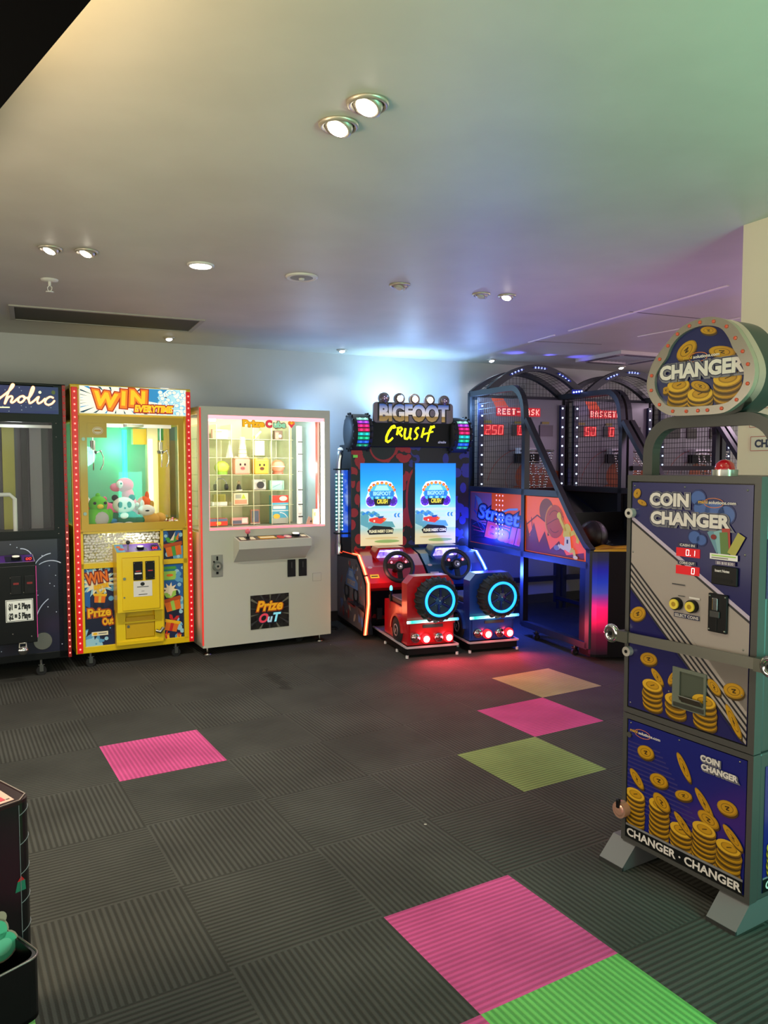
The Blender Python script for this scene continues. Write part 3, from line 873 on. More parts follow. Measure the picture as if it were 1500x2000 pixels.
# claws, gantry rail, light tubes
def claw(parent, u, y, z0, s=1.0):
    m = MB()
    m.cyl((u, y, 1.735), (u, y, z0), 0.004, CHROME, n=8)
    m.cyl((u, y, z0), (u, y, z0 - 0.075 * s), 0.019 * s, STEEL, n=16)
    m.cyl((u, y, z0 - 0.075 * s), (u, y, z0 - 0.10 * s), 0.030 * s, DGREY, r1=0.024 * s, n=16)
    for k in range(3):
        t = 2 * PI * k / 3 + 0.4
        c, d = cos(t), sin(t)
        P = [(u + c * r * s, y + d * r * s, z0 + h * s) for r, h in ((0.02, -0.09), (0.062, -0.075), (0.085, -0.12), (0.082, -0.17), (0.058, -0.215))]
        m.tube(P, 0.0045, CHROME, n=6)
        m.ball(P[1], 0.009, CHROME, n=8)
    return m.build('claw', parent)
claw(ym, 0.185, 0.30, 1.60)
claw(ym, 0.70, 0.42, 1.60, 0.9)
MB().box(0.08, 0.75, 0.28, 0.32, 1.700, 1.733, M('white_gantry')).box(0.40, 0.52, 0.16, 0.44, 1.700, 1.733, STEEL).build('gantry_rail', ym)
GT = M('green_tube_light', '#2ae0b0', 0.4, emit=2.2, sample=True)
WT = M('white_tube_light', '#f4f5c8', 0.4, emit=4.0, sample=True)
MB().cyl((0.475, DP - 0.05, 1.0), (0.475, DP - 0.05, 1.70), 0.018, GT, n=12).build('light_tube', ym, 'green neon light tube')
MB().cyl((0.62, 0.40, 1.05), (0.62, 0.40, 1.62), 0.014, WT, n=12).build('light_tube', ym, 'white light tube')
cc = MB().box(0.60, 0.68, 0.42, 0.50, 0.97, 1.733, CREAMP).box(0.50, 0.60, 0.45, 0.52, 1.58, 1.70, YEL2).box(0.72, 0.79, DP - 0.07, DP - 0.03, 0.97, 1.62, YEL2)
cc.build('corner_column', ym)
MB().box(0.30, 0.80, 0.62, 0.622, 1.0, 1.02, CREAMP).box(0.52, 0.60, 0.3, 0.304, 0.965, 1.32, GLASS).build('chute_screen', ym)
light('claw_green_light', 'POINT', YF.W(0.40, 0.58, 1.55), 1.0, (0.25, 1.0, 0.68), 0.08)
light('claw_white_light', 'POINT', YF.W(0.44, 0.14, 1.66), 2.4, (1.0, 0.95, 0.84), 0.08)
light('claw_pebble_light', 'AREA', YF.W(0.32, 0.055, 0.932), 0.5, (0.95, 1.0, 0.9), 0.4, YF.W(0.32, 0.055, 0.75), size_y=0.04)

# white pebbles behind the small window
pb = MB()
PEB = M('white_pebble', '#e2e0d4', 0.6)
for k in range(26):
    for j in range(10):
        u = 0.072 + k * 0.0202 + random.uniform(-.006, .006) + (j % 2) * 0.01
        z = 0.753 + j * 0.0195 + random.uniform(-.004, .004)
        pb.ball((min(0.58, u), random.uniform(0.022, 0.032), z), 0.0145, PEB, (1.0, 0.7, random.uniform(0.6, 0.9)), n=7, rot=(random.random() * 3, random.random() * 3, 0))
tag(pb.build('pebbles'), 'white pebble filling behind the lower window of the yellow claw machine', 'pebbles', kind='stuff')
o_ = bpy.data.objects['pebbles']; o_.location = ym.location; o_.rotation_euler = ym.rotation_euler
# candy scraps at the lower right of its window
cd = MB()
for k in range(150):
    u, y = random.uniform(0.655, 0.79), random.uniform(0.06, 0.38)
    cd.ball((u, y, 0.972 + random.random() * 0.045 * (0.5 + y)), 0.011, random.choice([INK['cream'], INK['white'], INK['white'], INK['dred'], INK['pink'], INK['brown']]), (1, 1, .6), n=6, rot=(random.random() * 3, random.random() * 3, 0))
o_ = tag(cd.build('candy_scraps'), 'loose wrapped sweets piled at the right inside the yellow claw machine', 'sweets', kind='stuff')
o_.location = ym.location; o_.rotation_euler = ym.rotation_euler

# ------------------------------------------------------------------ plush toys inside it
def fur(n, h):
    return noise_mat('plush_' + n, h, h, 40, 0.9, bump=0.4)
PF = {n: fur(n, h) for n, h in dict(lime='#62c82e', grey='#b8bab4', yellow='#e6d23c', white='#eeeee6', black='#1c1d20', green='#0f6e48', pink='#ee6f9c', lpink='#f095b2', tan='#d0a04a', orange='#e0622c', red='#c03030', blue='#2b8ac0', brown='#8a5a30').items()}
def plush(label, u, y, z, s, rz, spec):
    p = YF.W(u, y, z); s *= 1.07
    t = thing('plush_toy', label, 'plush toy', p, YF.a + rz, 'plush toys in the yellow claw machine')
    for nm, mat, balls in spec:
        m = MB()
        for b in balls:
            m.ball((b[0] * s, b[1] * s, b[2] * s), b[3] * s, mat, b[4] if len(b) > 4 else (1, 1, 1), n=16)
        m.build(nm, t)
    return t
zf = 0.967
plush('lime green plush bird with yellow beak and grey belly at front left', 0.185, 0.13, zf, 1.12, 0.1, [
    ('body', PF['lime'], [(0, 0, 0.065, 0.072, (1.05, 0.85, 1.0)), (0.0, 0.0, 0.145, 0.055, (1.0, 0.9, 0.95)), (-0.068, 0, 0.085, 0.03, (0.7, 0.6, 1.5)), (0.068, 0, 0.075, 0.03, (0.7, 0.6, 1.5)), (0.0, 0, 0.20, 0.014)]),
    ('belly', PF['grey'], [(0.005, -0.034, 0.062, 0.048, (1, .7, 1))]),
    ('beak', PF['yellow'], [(0.0, -0.052, 0.135, 0.018, (1.1, 0.9, 0.8))]),
    ('eye', PF['black'], [(0.03, -0.046, 0.155, 0.009)]), ('eye', PF['black'], [(-0.03, -0.046, 0.155, 0.009)]),
    ('foot', PF['yellow'], [(0.04, -0.045, 0.012, 0.024, (1.1, 1.2, 0.6))]), ('foot', PF['yellow'], [(-0.04, -0.045, 0.012, 0.024, (1.1, 1.2, 0.6))])])
plush('black and white panda plush in a green and blue outfit, in the middle', 0.365, 0.15, zf + 0.02, 1.0, -0.1, [
    ('body', PF['green'], [(0.02, 0, 0.045, 0.068, (1.1, 0.9, 0.85)), (0.085, 0.0, 0.03, 0.045, (1.2, 0.9, 0.8)), (-0.06, -0.01, 0.06, 0.03, (1.4, .8, .9))]),
    ('head', PF['white'], [(0, -0.01, 0.135, 0.066, (1.12, 0.95, 0.85))]),
    ('ear', PF['black'], [(-0.055, 0, 0.185, 0.022)]), ('ear', PF['black'], [(0.055, 0, 0.185, 0.022)]),
    ('eye_patch', PF['black'], [(-0.026, -0.062, 0.14, 0.018, (.9, .7, 1.2))]), ('eye_patch', PF['black'], [(0.030, -0.062, 0.14, 0.018, (.9, .7, 1.2))]),
    ('nose', PF['black'], [(0.002, -0.074, 0.118, 0.007)]), ('bib', PF['white'], [(0.0, -0.05, 0.065, 0.028, (1, .6, .8))]),
    ('sleeve', PF['blue'], [(-0.07, -0.01, 0.035, 0.03, (1.1, .8, .8))])])
plush('pink long-necked plush sitting upright at the back of the pile', 0.415, 0.36, zf + 0.08, 1.0, -0.2, [
    ('body', PF['pink'], [(0.02, 0, 0.06, 0.075, (0.9, 0.9, 1.1)), (0.02, 0, 0.14, 0.05, (0.85, 0.85, 1.1)), (0.0, 0, 0.21, 0.058, (1.05, 0.9, 0.9)), (0.07, 0, 0.03, 0.04, (1.2, 1, .8))]),
    ('snout', PF['lpink'], [(-0.058, -0.01, 0.195, 0.034, (1.2, .9, .9))]), ('muzzle', PF['white'], [(-0.03, -0.03, 0.215, 0.028)]),
    ('eye', PF['black'], [(-0.022, -0.056, 0.222, 0.007)]), ('paw', PF['black'], [(-0.085, 0, 0.075, 0.026, (1.3, .8, .7))])])
plush('pale pink plush lying on its side at the left of the pile', 0.22, 0.47, zf + 0.10, 1.0, 0.0, [
    ('body', PF['lpink'], [(0, 0, 0.05, 0.06, (1.6, 1, 0.8)), (-0.09, 0, 0.055, 0.035)]), ('ear', PF['pink'], [(0.06, 0, 0.09, 0.02)])])
plush('bright pink round plush behind the panda', 0.27, 0.32, zf + 0.06, 1.0, 0.0, [
    ('body', PF['pink'], [(0, 0, 0.055, 0.065, (1.3, 1, 0.85)), (0.07, 0, 0.05, 0.04)]), ('nose', PF['red'], [(0.09, -0.03, 0.06, 0.014)])])
plush('red and white plush squeezed against the left window edge', 0.125, 0.38, zf + 0.05, 1.0, 0.0, [
    ('body', PF['red'], [(0, 0, 0.07, 0.06, (0.8, 1, 1.2))]), ('cap', PF['white'], [(0.01, -0.01, 0.135, 0.03)])])
plush('tan and white fox plush lying at the right of the panda', 0.535, 0.16, zf + 0.02, 1.0, 0.2, [
    ('body', PF['tan'], [(0.02, 0, 0.035, 0.055, (1.3, .9, .8)), (0.09, 0.0, 0.04, 0.04, (1.1, .9, .9))]),
    ('head', PF['white'], [(-0.01, -0.01, 0.095, 0.05, (1.2, .9, .8))]), ('ear', PF['white'], [(-0.035, 0, 0.14, 0.02, (.7, .7, 1.4))]), ('ear', PF['tan'], [(0.035, 0, 0.135, 0.02, (.7, .7, 1.4))]),
    ('eye', PF['black'], [(-0.02, -0.05, 0.095, 0.012, (1.4, .6, .5))])])
plush('orange red crab plush with raised claws at the right', 0.55, 0.33, zf + 0.08, 1.0, 0.0, [
    ('body', PF['orange'], [(0, 0, 0.06, 0.065, (0.9, .8, 1.1)), (0.02, 0, 0.13, 0.022, (.7, .7, 1.6)), (-0.06, -0.01, 0.05, 0.022)]), ('eye', PF['white'], [(-0.055, -0.03, 0.075, 0.014)])])
plush('small white and rainbow plush beside the pink long-necked one', 0.50, 0.53, zf + 0.08, 0.9, 0.0, [
    ('body', PF['white'], [(0, 0, 0.06, 0.05, (1, 1, .9))]), ('stripe', PF['yellow'], [(0.02, -0.02, 0.085, 0.03, (1.3, .8, .5))]), ('mane', PF['green'], [(-0.03, 0, 0.10, 0.02, (.8, .8, 1.5))])])
plush('white fluffy plush lying flat under the panda', 0.31, 0.075, zf, 1.0, 0.0, [('body', PF['white'], [(0, 0, 0.018, 0.03, (2.4, 1.0, 0.8)), (0.07, 0, 0.022, 0.028, (1.4, 1, .8))])])

# ================================================================== BLACK CLAW MACHINE AT THE LEFT EDGE
KF = Frame(-2.1868, 5.2064, 29.3)
km = thing('claw_machine', 'black claw machine with a dark blue starry sign at the left edge', 'claw machine', KF.W(0.05, 0), KF.a, 'prize machines along the back wall')
x0, x1 = -0.95, -0.05          # its own u range, origin at the right front corner (0.05)
NAVY = noise_mat('starry_navy', '#0b0b22', '#141334', 3.0, 0.35, coat=0.4)
c = MB()
c.box(x0, 0.0, 0.0, 0.68, 0.11, 0.16, BLACK, 0.004).box(x0, 0.0, 0.0, 0.68, 1.945, 1.962, BLACK, 0.004)
c.box(x0, -0.045, 0.02, 0.66, 1.74, 1.945, BLACK)
c.box(-0.075, 0.0 - 0.022, 0.0, 0.04, 0.11, 1.96, BLACK)
c.box(-0.045, -0.002, 0.62, 0.66, 0.11, 1.96, BLACK); c.box(x0, x0 + 0.05, 0.0, 0.04, 0.11, 1.96, BLACK)
c.box(x0, -0.01, 0.655, 0.665, 0.11, 1.96, M('dark_backboard', '#33363a', 0.35))
c.box(-0.022, -0.004, 0.04, 0.62, 0.11, 1.0, BLACK); c.box(-0.022, -0.004, 0.04, 0.62, 1.72, 1.95, BLACK)
c.box(x0, -0.03, 0.02, 0.64, 0.94, 0.955, BLACKM)
c.box(x0, -0.075, 0.0, 0.03, 0.925, 0.985, BLACK); c.box(x0, -0.075, 0.0, 0.03, 1.705, 1.76, BLACK)
c.build('cabinet', km)
# blue lower front with stars and swooshes
lf = MB().box(x0, -0.045, 0.0, 0.02, 0.16, 0.925, NAVY)
A = Art(lf, (0, 0, 0))
for k in range(42):
    A.ell(random.uniform(-0.62, -0.055), random.uniform(0.18, 0.91), 0.0035, 0.0035, M('star_print', '#c8d2e8', 0.4), 1 + .02 * k, n=8)
for cx, cz, r, a0, a1 in ((-0.10, 0.70, 0.13, 1.7, 2.9), (-0.12, 0.66, 0.12, 1.0, 2.2), (-0.02, 0.36, 0.20, 2.2, 3.1), (-0.30, 0.80, 0.07, 0.2, 1.6)):
    A.arc(cx, cz, r, a0, a1, 0.006, MATS['star_print'], 2)
lf.build('lower_front', km)
mk = MB().box(x0, -0.045, -0.004, 0.02, 1.762, 1.940, M('deep_blue_sign', '#1a1f66', 0.3, emit=0.18))
A = Art(mk, (0, -0.004, 0))
A.clip = (x0, 1.765, -0.047, 1.938)
for k in range(26): A.ell(random.uniform(-0.6, -0.05), random.uniform(1.77, 1.93), 0.0032, 0.0032, MATS['star_print'], 1 + .02 * k, n=8)
A.ell(-0.075, 1.905, 0.012, 0.014, M('sign_planet', '#6d7a34', 0.4), 1.8)
A.poly([(x0, 1.77), (-0.30, 1.765), (-0.05, 1.79), (-0.05, 1.765), (x0, 1.764)], M('sign_violet', '#2b2f86', 0.4), 1.1)
A.clip = None
SG = M('sign_script', '#f0f2b4', 0.4, emit=0.8); SG2 = M('sign_script_edge', '#d06a5a', 0.4, emit=0.3)
def script(strokes, w, mat, L):
    for st in strokes:
        pts = [(0.000789 * x - 0.392, 1.961 - (y - 120) * 0.000891) for x, y in st]
        sp_ = []
        for i in range(len(pts) - 1):
            p0, p1, p2, p3 = (Vector(pts[min(max(i + k - 1, 0), len(pts) - 1)]) for k in range(4))
            for j in range(5):
                t = j / 5
                sp_.append(tuple(0.5 * ((2 * p1) + (-p0 + p2) * t + (2 * p0 - 5 * p1 + 4 * p2 - p3) * t * t + (-p0 + 3 * p1 - 3 * p2 + p3) * t ** 3)))
        sp_.append(pts[-1])
        A.line(sp_, w, mat, L)
        for q in sp_: A.ell(q[0], q[1], w / 2, w / 2, mat, L + .02, n=8)
LETTERS = [[(-70, 215), (-100, 235), (-105, 262), (-80, 270), (-55, 245), (-40, 212), (-48, 250), (-35, 268), (0, 235)],     # a
    [(-5, 240), (40, 205), (85, 165), (100, 140), (88, 138), (68, 175), (45, 230), (30, 278), (55, 235), (80, 222), (88, 235), (76, 262), (90, 268), (130, 235)],    # h
    [(165, 218), (140, 228), (130, 255), (148, 266), (172, 250), (182, 228), (168, 218), (180, 232), (205, 228)],     # o
    [(205, 240), (235, 200), (252, 160), (244, 148), (228, 180), (212, 235), (218, 268), (250, 250), (280, 222)],     # l
    [(288, 220), (276, 250), (284, 268), (310, 255), (335, 232)],       # i
    [(398, 222), (375, 216), (346, 235), (336, 262), (358, 276), (388, 266), (408, 245)]]     # c
script(LETTERS, 0.0165, SG2, 4); script(LETTERS, 0.0115, SG, 5)
A.ell(0.000789 * 297 - 0.392, 1.961 - (186 - 120) * 0.000891, .009, .009, SG, 5.5)
A.line([(-0.62, 1.79), (-0.34, 1.797)], 0.007, SG, 4)
mk.build('marquee', km)
MB().box(x0, -0.088, -0.002, 0.002, 0.985, 1.705, GLASS).build('window_pane', km)
MB().box(-0.014, -0.0135, 0.04, 0.62, 1.0, 1.72, GLASS).build('side_pane', km)
wfk = MB().ringprism([(x0, 0.94), (-0.05, 0.94), (-0.05, 1.755), (x0, 1.755)], [(x0 + .1, 0.985), (-0.088, 0.985), (-0.088, 1.705), (x0 + .1, 1.705)], 'y', -0.012, 0.0, BLACK)
for z in (1.70, 1.61, 1.0, 0.96): wfk.ball((-0.065, -0.012, z), 0.005, STEEL, n=8)
wfk.build('window_door', km)
ls = MB().box(-0.022, -0.001, -0.010, 0.004, 0.11, 1.955, RED_DIM, 0.002)
for k in range(42): ls.ball((-0.012, -0.011, 0.14 + k * 0.0435), 0.0055, RED_BULB if k < 20 else RED_STRIP, n=7)
ls.build('led_strip', km)
# inside: grey posts, ball tray, claw
ins = MB().box(-0.24, -0.20, 0.55, 0.60, 0.955, 1.70, BLACK).box(-0.36, -0.28, 0.60, 0.64, 0.955, 1.70, M('olive_yellow_post', '#a8a018', 0.4)).box(-0.60, -0.40, 0.60, 0.64, 0.955, 1.64, DGREY)
ins.box(-0.18, -0.10, 0.60, 0.645, 0.955, 1.70, M('grey_post', '#7c7e80', 0.4)); ins.box(-0.52, -0.38, 0.57, 0.60, 1.52, 1.66, M('dull_pink_card', '#9a7070', 0.6))
ins.build('interior_post', km)
tr = MB().tube([(-0.62, 0.25, 1.22), (-0.34, 0.25, 1.22), (-0.31, 0.25, 1.19), (-0.31, 0.25, 0.955)], 0.014, M('white_gantry'), n=10)
tr.build('tray_rail', km)
for k in range(22):
    pass
claw(km, -0.55, 0.30, 1.60)
MB().box(x0 + .05, -0.06, 0.28, 0.31, 1.68, 1.70, MATS['white_gantry']).build('gantry_rail', km)
light('dark_claw_light', 'POINT', KF.W(-0.25, 0.2, 1.66), 0.5, (0.95, 1.0, 1.0), 0.05)
# control box
kb = MB().box(-0.72, -0.225, -0.16, 0.0, 0.27, 0.775, BLACK, 0.004).prism([(-0.16, 0.775), (0.0, 0.775), (0.0, 0.83), (-0.16, 0.795)], 'x', -0.72, -0.225, BLACK)
for (a, b_) in ((-0.375, 0.70), (-0.33, 0.70), (-0.255, 0.705), (-0.375, 0.60), (-0.30, 0.60), (-0.255, 0.60), (-0.37, 0.335), (-0.26, 0.31)):
    kb.ball((a, -0.16, b_), 0.005, STEEL, n=8)
kbo = kb.build('control_box', km)
kp = MB(); A = Art(kp, (0, -0.16, 0.795), (1, 0, 0), Vector((0, .16, .035)))
A.rect(-0.715, 0.006, -0.232, 0.155, INK['purple'], 1); A.rect(-0.40, 0.02, -0.30, 0.14, INK['dnavy'], 2); A.rect(-0.28, 0.03, -0.24, 0.10, INK['dred'], 2); A.line([(-0.72, 0.005), (-0.23, 0.005), (-0.23, 0.155)], 0.005, M('silver_edge', '#a9a9b4', .3), 3)
kpo = kp.build('control_panel', km)
MB().cyl((-0.335, -0.085, 0.81), (-0.335, -0.088, 0.828), 0.028, BLACK, n=20).cyl((-0.335, -0.088, 0.828), (-0.335, -0.0885, 0.833), 0.022, MATS['white_button'], n=20).build('button', kpo)
MB().cyl((-0.52, -0.085, 0.81), (-0.52, -0.085, 0.86), 0.006, STEEL, n=10).ball((-0.52, -0.085, 0.872), 0.018, M('pale_blue_knob', '#a8d0e0', .3)).build('joystick', kpo)
kd = MB().box(-0.285, -0.238, -0.13, -0.105, 0.806, 0.824, BLACK); A = Art(kd, (0, -0.13, 0))
for q in range(2): seven(A, '0', -0.278 + q * 0.018, 0.809, 0.011, 0.012, MATS['red_digit'], 2)
kd.build('credit_display', kpo)
for u0 in (-0.375, -0.295):
    s = MB().box(u0, u0 + 0.062, -0.168, -0.16, 0.59, 0.71, BLACKM, 0.003).box(u0 + .015, u0 + .047, -0.171, -0.168, 0.655, 0.668, INK['dred']).box(u0 + .02, u0 + .042, -0.17, -0.168, 0.60, 0.63, RUBBER)
    s.build('coin_slot', kbo)
sk = MB().box(-0.408, -0.246, -0.1625, -0.16, 0.415, 0.558, M('sticker_white', '#e4e6de', 0.5))
A = Art(sk, (0, -0.1625, 0)); A.line([(-0.403, 0.42), (-0.251, 0.42), (-0.251, 0.553), (-0.403, 0.553), (-0.403, 0.42)], 0.003, BLK_INK, 1)
A.text('$1 = 2 Plays', -0.327, 0.496, 0.052, BLK_INK, 2, bold=0.003, width=0.128)
A.text('$2 = 5 Plays', -0.327, 0.434, 0.052, BLK_INK, 2, bold=0.003, width=0.128)
sk.build('price_sticker', kbo)
ll = MB().box(-0.226, -0.222, -0.162, -0.156, 0.30, 0.77, M('magenta_edge', '#a02c6a', .4, emit=.5)); ll.build('edge_strip', kbo)
MB().cyl((-0.18, -0.002, 0.24), (-0.18, -0.012, 0.24), 0.057, STEEL, n=28).cyl((-0.18, -0.012, 0.24), (-0.18, -0.016, 0.24), 0.010, STEEL, n=12).build('steel_disc', km)
MB().ball((-0.315, -0.185, 0.228), 0.032, CHROME, (1, .7, .9)).tube([(-0.335, -0.185, 0.245), (-0.335, -0.18, 0.275), (-0.295, -0.18, 0.275), (-0.295, -0.185, 0.245)], 0.006, STEEL, n=8).build('padlock', km)
caster(km, -0.19, 0.04, 0.11); caster(km, -0.80, 0.05, 0.11); caster(km, -0.15, 0.60, 0.11)
# ================================================================== WHITE PRIZE MACHINE
PFm = Frame(-1.32503, 5.66611, 29.5)
pm = thing('prize_machine', 'large white prize machine with a big lit window of prizes', 'prize machine', PFm.W(0, 0), PFm.a, 'prize machines along the back wall')
PW = M('warm_white_enamel', '#c6c8b6', 0.35, coat=0.2)
PWD = M('grey_white_enamel', '#98958a', 0.4)
a0, a1, zb, zt, DP = -0.018, 1.028, 0.062, 1.852, 0.72
c = MB()
wu0, wu1, wz0, wz1 = 0.042, 0.980, 0.938, 1.790
fr = [(a0, zb), (a1, zb), (a1, zt), (a0, zt)]
c.ringprism([(a0, wz0 - .001), (a1, wz0 - .001), (a1, zt), (a0, zt)], [(wu0, wz0), (wu1, wz0), (wu1, wz1), (wu0, wz1)], 'y', 0.0, 0.04, PW)
c.box(a0, a1, 0.0, 0.04, zb, wz0 - .001, PW)
c.box(a0, a1, DP - .02, DP, zb, zt, PW); c.box(a0, a1, 0.04, DP - .02, zt - .03, zt, PW); c.box(a0, a1, 0.04, DP - .02, zb, zb + .03, PW)
c.box(a1 - .02, a1, 0.04, DP - .02, zb, zt, PW)
c.box(a0, a0 + .02, 0.04, DP - .02, zb, 0.92, PW)
c.box(a0, a0 + .02, 0.04, DP - .02, 1.80, zt, PW); c.box(a0, a0 + .02, DP - .09, DP - .02, 0.92, 1.80, PW); c.box(a0, a0 + .02, 0.04, 0.075, 0.92, 1.80, PW)
c.box(a0 + .02, a1 - .02, 0.05, DP - .02, 0.915, 0.935, PWD)
c.build('cabinet', pm)
MB().box(a0 + .004, a0 + .008, 0.075, DP - .09, 0.92, 1.80, GLASS).build('side_pane', pm)
REDG = M('red_glow_tube', '#ff5058', 0.4, emit=3.2, sample=True)
PINKG = M('pink_glow_tube', '#ff8e98', 0.4, emit=1.6)
WHG = M('white_glow_tube', '#fffbe6', 0.4, emit=9.0, sample=True)
# light edging of the left corner and of the window
MB().box(a0 - .004, a0 + .006, -0.003, 0.012, zb + .02, zt - .01, M('red_edge_light', '#ff4038', 0.4, emit=0.2), 0.002).build('led_edge', pm)
MB().box(wu0, wu1, 0.010, 0.028, wz1 - .028, wz1, PINKG).build('window_light', pm, 'pink light strip along the top of the window')
MB().box(wu0, wu1, 0.010, 0.028, wz0, wz0 + .014, REDG).build('window_light', pm, 'red light strip along the bottom of the window')
MB().box(wu1 - .020, wu1, 0.010, 0.028, wz0 + .014, wz1 - .028, WHG).build('window_light', pm, 'white light strip at the right of the window')
MB().box(wu0, wu0 + .006, 0.010, 0.028, wz0 + .014, wz1 - .028, PINKG).build('window_light', pm, 'pink light strip at the left of the window')
MB().box(wu0, wu0 + 0.06, 0.012, 0.03, wz1 - .045, wz1 - .006, WHG).build('corner_lamp', pm)
MB().box(wu0, wu1, 0.002, 0.006, wz0, wz1, GLASS).build('window_pane', pm)
# title letters on the pane
ti_ = MB(); A = Art(ti_, (0, 0.0015, 0))
TG = {n: M('title_' + n, h, 0.4, emit=0.45) for n, h in dict(dark='#7a4c10', gold='#f0b010', red='#e0384a', mint='#8fd0a8', orange='#e87a28').items()}
A.text('Prize', 0.390, 1.711, 0.070, TG['dark'], 1, bold=0.007, width=0.185); A.text('Prize', 0.390, 1.711, 0.070, TG['gold'], 2, bold=0.004, width=0.175)
A.text('C', 0.513, 1.711, 0.070, TG['dark'], 1, bold=0.007); A.text('C', 0.513, 1.711, 0.070, TG['red'], 2, bold=0.004)
A.text('ube', 0.600, 1.711, 0.062, TG['dark'], 1, bold=0.009, width=0.112); A.text('ube', 0.600, 1.711, 0.062, TG['mint'], 2, bold=0.004, width=0.104)
A.ell(0.686, 1.745, 0.016, 0.016, TG['orange'], 1); A.ell(0.712, 1.745, 0.016, 0.016, TG['orange'], 1.2); A.poly([(0.672, 1.740), (0.699, 1.706), (0.727, 1.740)], TG['red'], 1.4); A.ell(0.700, 1.744, 0.010, 0.010, TG['gold'], 1.6)
ti_.build('title_lettering', pm)
# interior: cream back wall, clear compartments
IV = M('ivory_interior', '#ece7cc', 0.45)
MB().box(wu0 - .02, 0.952, 0.60, 0.62, 0.935, 1.80, IV).box(0.945, 0.962, 0.06, 0.10, 0.935, 1.80, M('red_divider', '#b8504c', 0.4)).box(0.952, 0.962, 0.10, 0.62, 0.935, 1.80, M('pale_blue_panel', '#8fb0bc', 0.3)).build('back_panel', pm)
ACR = glass_mat('clear_acrylic', '#f4f7ec', 0.8)
ACE = M('acrylic_edge', '#dfe2b4', 0.25, emit=0.08)
cols = [0.075, 0.205, 0.325, 0.505, 0.660, 0.815]
rows = [0.985, 1.095, 1.215, 1.345, 1.480, 1.628]
g = MB()
for u in cols: g.box(u - .002, u + .002, 0.33, 0.60, 0.94, 1.74, ACR)
for z in rows[1:]: g.box(0.06, 0.86, 0.36, 0.60, z - .002, z + .002, ACR)
g.build('clear_compartments', pm)
g = MB()
for u in cols: g.box(u - .0016, u + .0016, 0.325, 0.33, 0.94, 1.74, ACE)
for z in rows[1:]: g.box(0.06, 0.86, 0.354, 0.359, z - .0016, z + .0016, ACE)
for u in (0.24, 0.28, 0.57, 0.70, 0.75): g.box(u - .002, u + .002, 0.45, 0.456, 1.35, 1.62, ACE)
g.build('compartment_edges', pm)
# the moving arm
arm = MB().box(0.866, 0.890, 0.27, 0.30, 0.94, 1.74, M('white_arm', '#f2f2ea', 0.3, emit=0.25)).box(0.905, 0.916, 0.30, 0.32, 0.94, 1.74, M('white_arm'))
for k, z in enumerate((1.66, 1.56, 1.42, 1.27, 1.15, 1.05)):
    arm.box(0.860, 0.896, 0.255, 0.275, z - .03, z + .035, WHITE, 0.008); arm.box(0.866, 0.90, 0.25, 0.268, z - .055, z - .045, DGREY)
arm.box(0.06, 0.93, 0.29, 0.32, 1.785, 1.80, WHITE)
arm.build('moving_arm', pm)
light('prize_light', 'AREA', PFm.W(0.5, 0.10, 1.76), 4.2, (1.0, 0.97, 0.82), 0.8, PFm.W(0.5, 0.52, 1.25), size_y=0.06)
light('prize_light_side', 'POINT', PFm.W(0.925, 0.16, 1.4), 1.2, (1.0, 0.97, 0.85), 0.05)
for u_ in (0.075, 0.935):  # unseen fill strips added inside the window edges to brighten the prizes
    light('prize_fill_strip', 'AREA', PFm.W(u_, 0.06, 1.30), 1.25, (1.0, 0.97, 0.84), 0.03, PFm.W(0.45, 0.62, 1.25), size_y=0.7)
light('prize_red_light', 'POINT', PFm.W(0.5, 0.10, 0.97), 0.35, (1.0, 0.25, 0.25), 0.04)
light('prize_side_glow', 'AREA', PFm.W(-0.06, 0.10, 1.0), 0.3, (1.0, 0.25, 0.22), 0.04, PFm.W(0.02, 0.12, 1.0), size_y=1.6)
# control shelf
sh = MB().prism([(-0.13, 0.800), (-0.13, 0.860), (0.0, 0.886), (0.0, 0.693), (-0.012, 0.698)], 'x', 0.222, 0.805, PW)
sho = sh.build('control_shelf', pm)
cp = MB(); uy_ = Vector((0, 0.13, 0.026)).normalized(); A = Art(cp, (0, -0.13, 0.860), (1, 0, 0), uy_)
A.rect(0.235, 0.012, 0.792, 0.122, M('panel_dark', '#4c4640', .4), 1); A.rect(0.25, 0.03, 0.29, 0.1, INK['cream'], 2); A.rect(0.325, 0.03, 0.365, 0.1, INK['cream'], 2)
A.rect(0.40, 0.03, 0.535, 0.105, INK['gold'], 2); A.rect(0.41, 0.055, 0.525, 0.085, INK['cream'], 3); A.ell(0.575, 0.065, 0.03, 0.04, INK['red'], 2); A.ell(0.635, 0.07, 0.03, 0.04, INK['pink'], 2); A.rect(0.62, 0.05, 0.65, 0.08, INK['cream'], 3); A.rect(0.745, 0.05, 0.785, 0.10, INK['cream'], 2)
cpo = cp.build('control_panel', sho)
PK = M('pink_knob', '#e06a78', 0.3)
MB().cyl((0.315, -0.06, 0.87), (0.315, -0.06, 0.915), 0.006, BLACK, n=10).ball((0.315, -0.06, 0.925), 0.020, PK).cyl((0.315, -0.06, 0.874), (0.315, -0.06, 0.884), 0.014, BLACK, n=16).build('joystick', sho)
MB().cyl((0.705, -0.055, 0.875), (0.705, -0.056, 0.892), 0.032, BLACK, n=24).cyl((0.705, -0.056, 0.892), (0.705, -0.0565, 0.900), 0.026, M('lit_white_button', '#f6efdc', .3, emit=.8), n=24).build('button', sho)
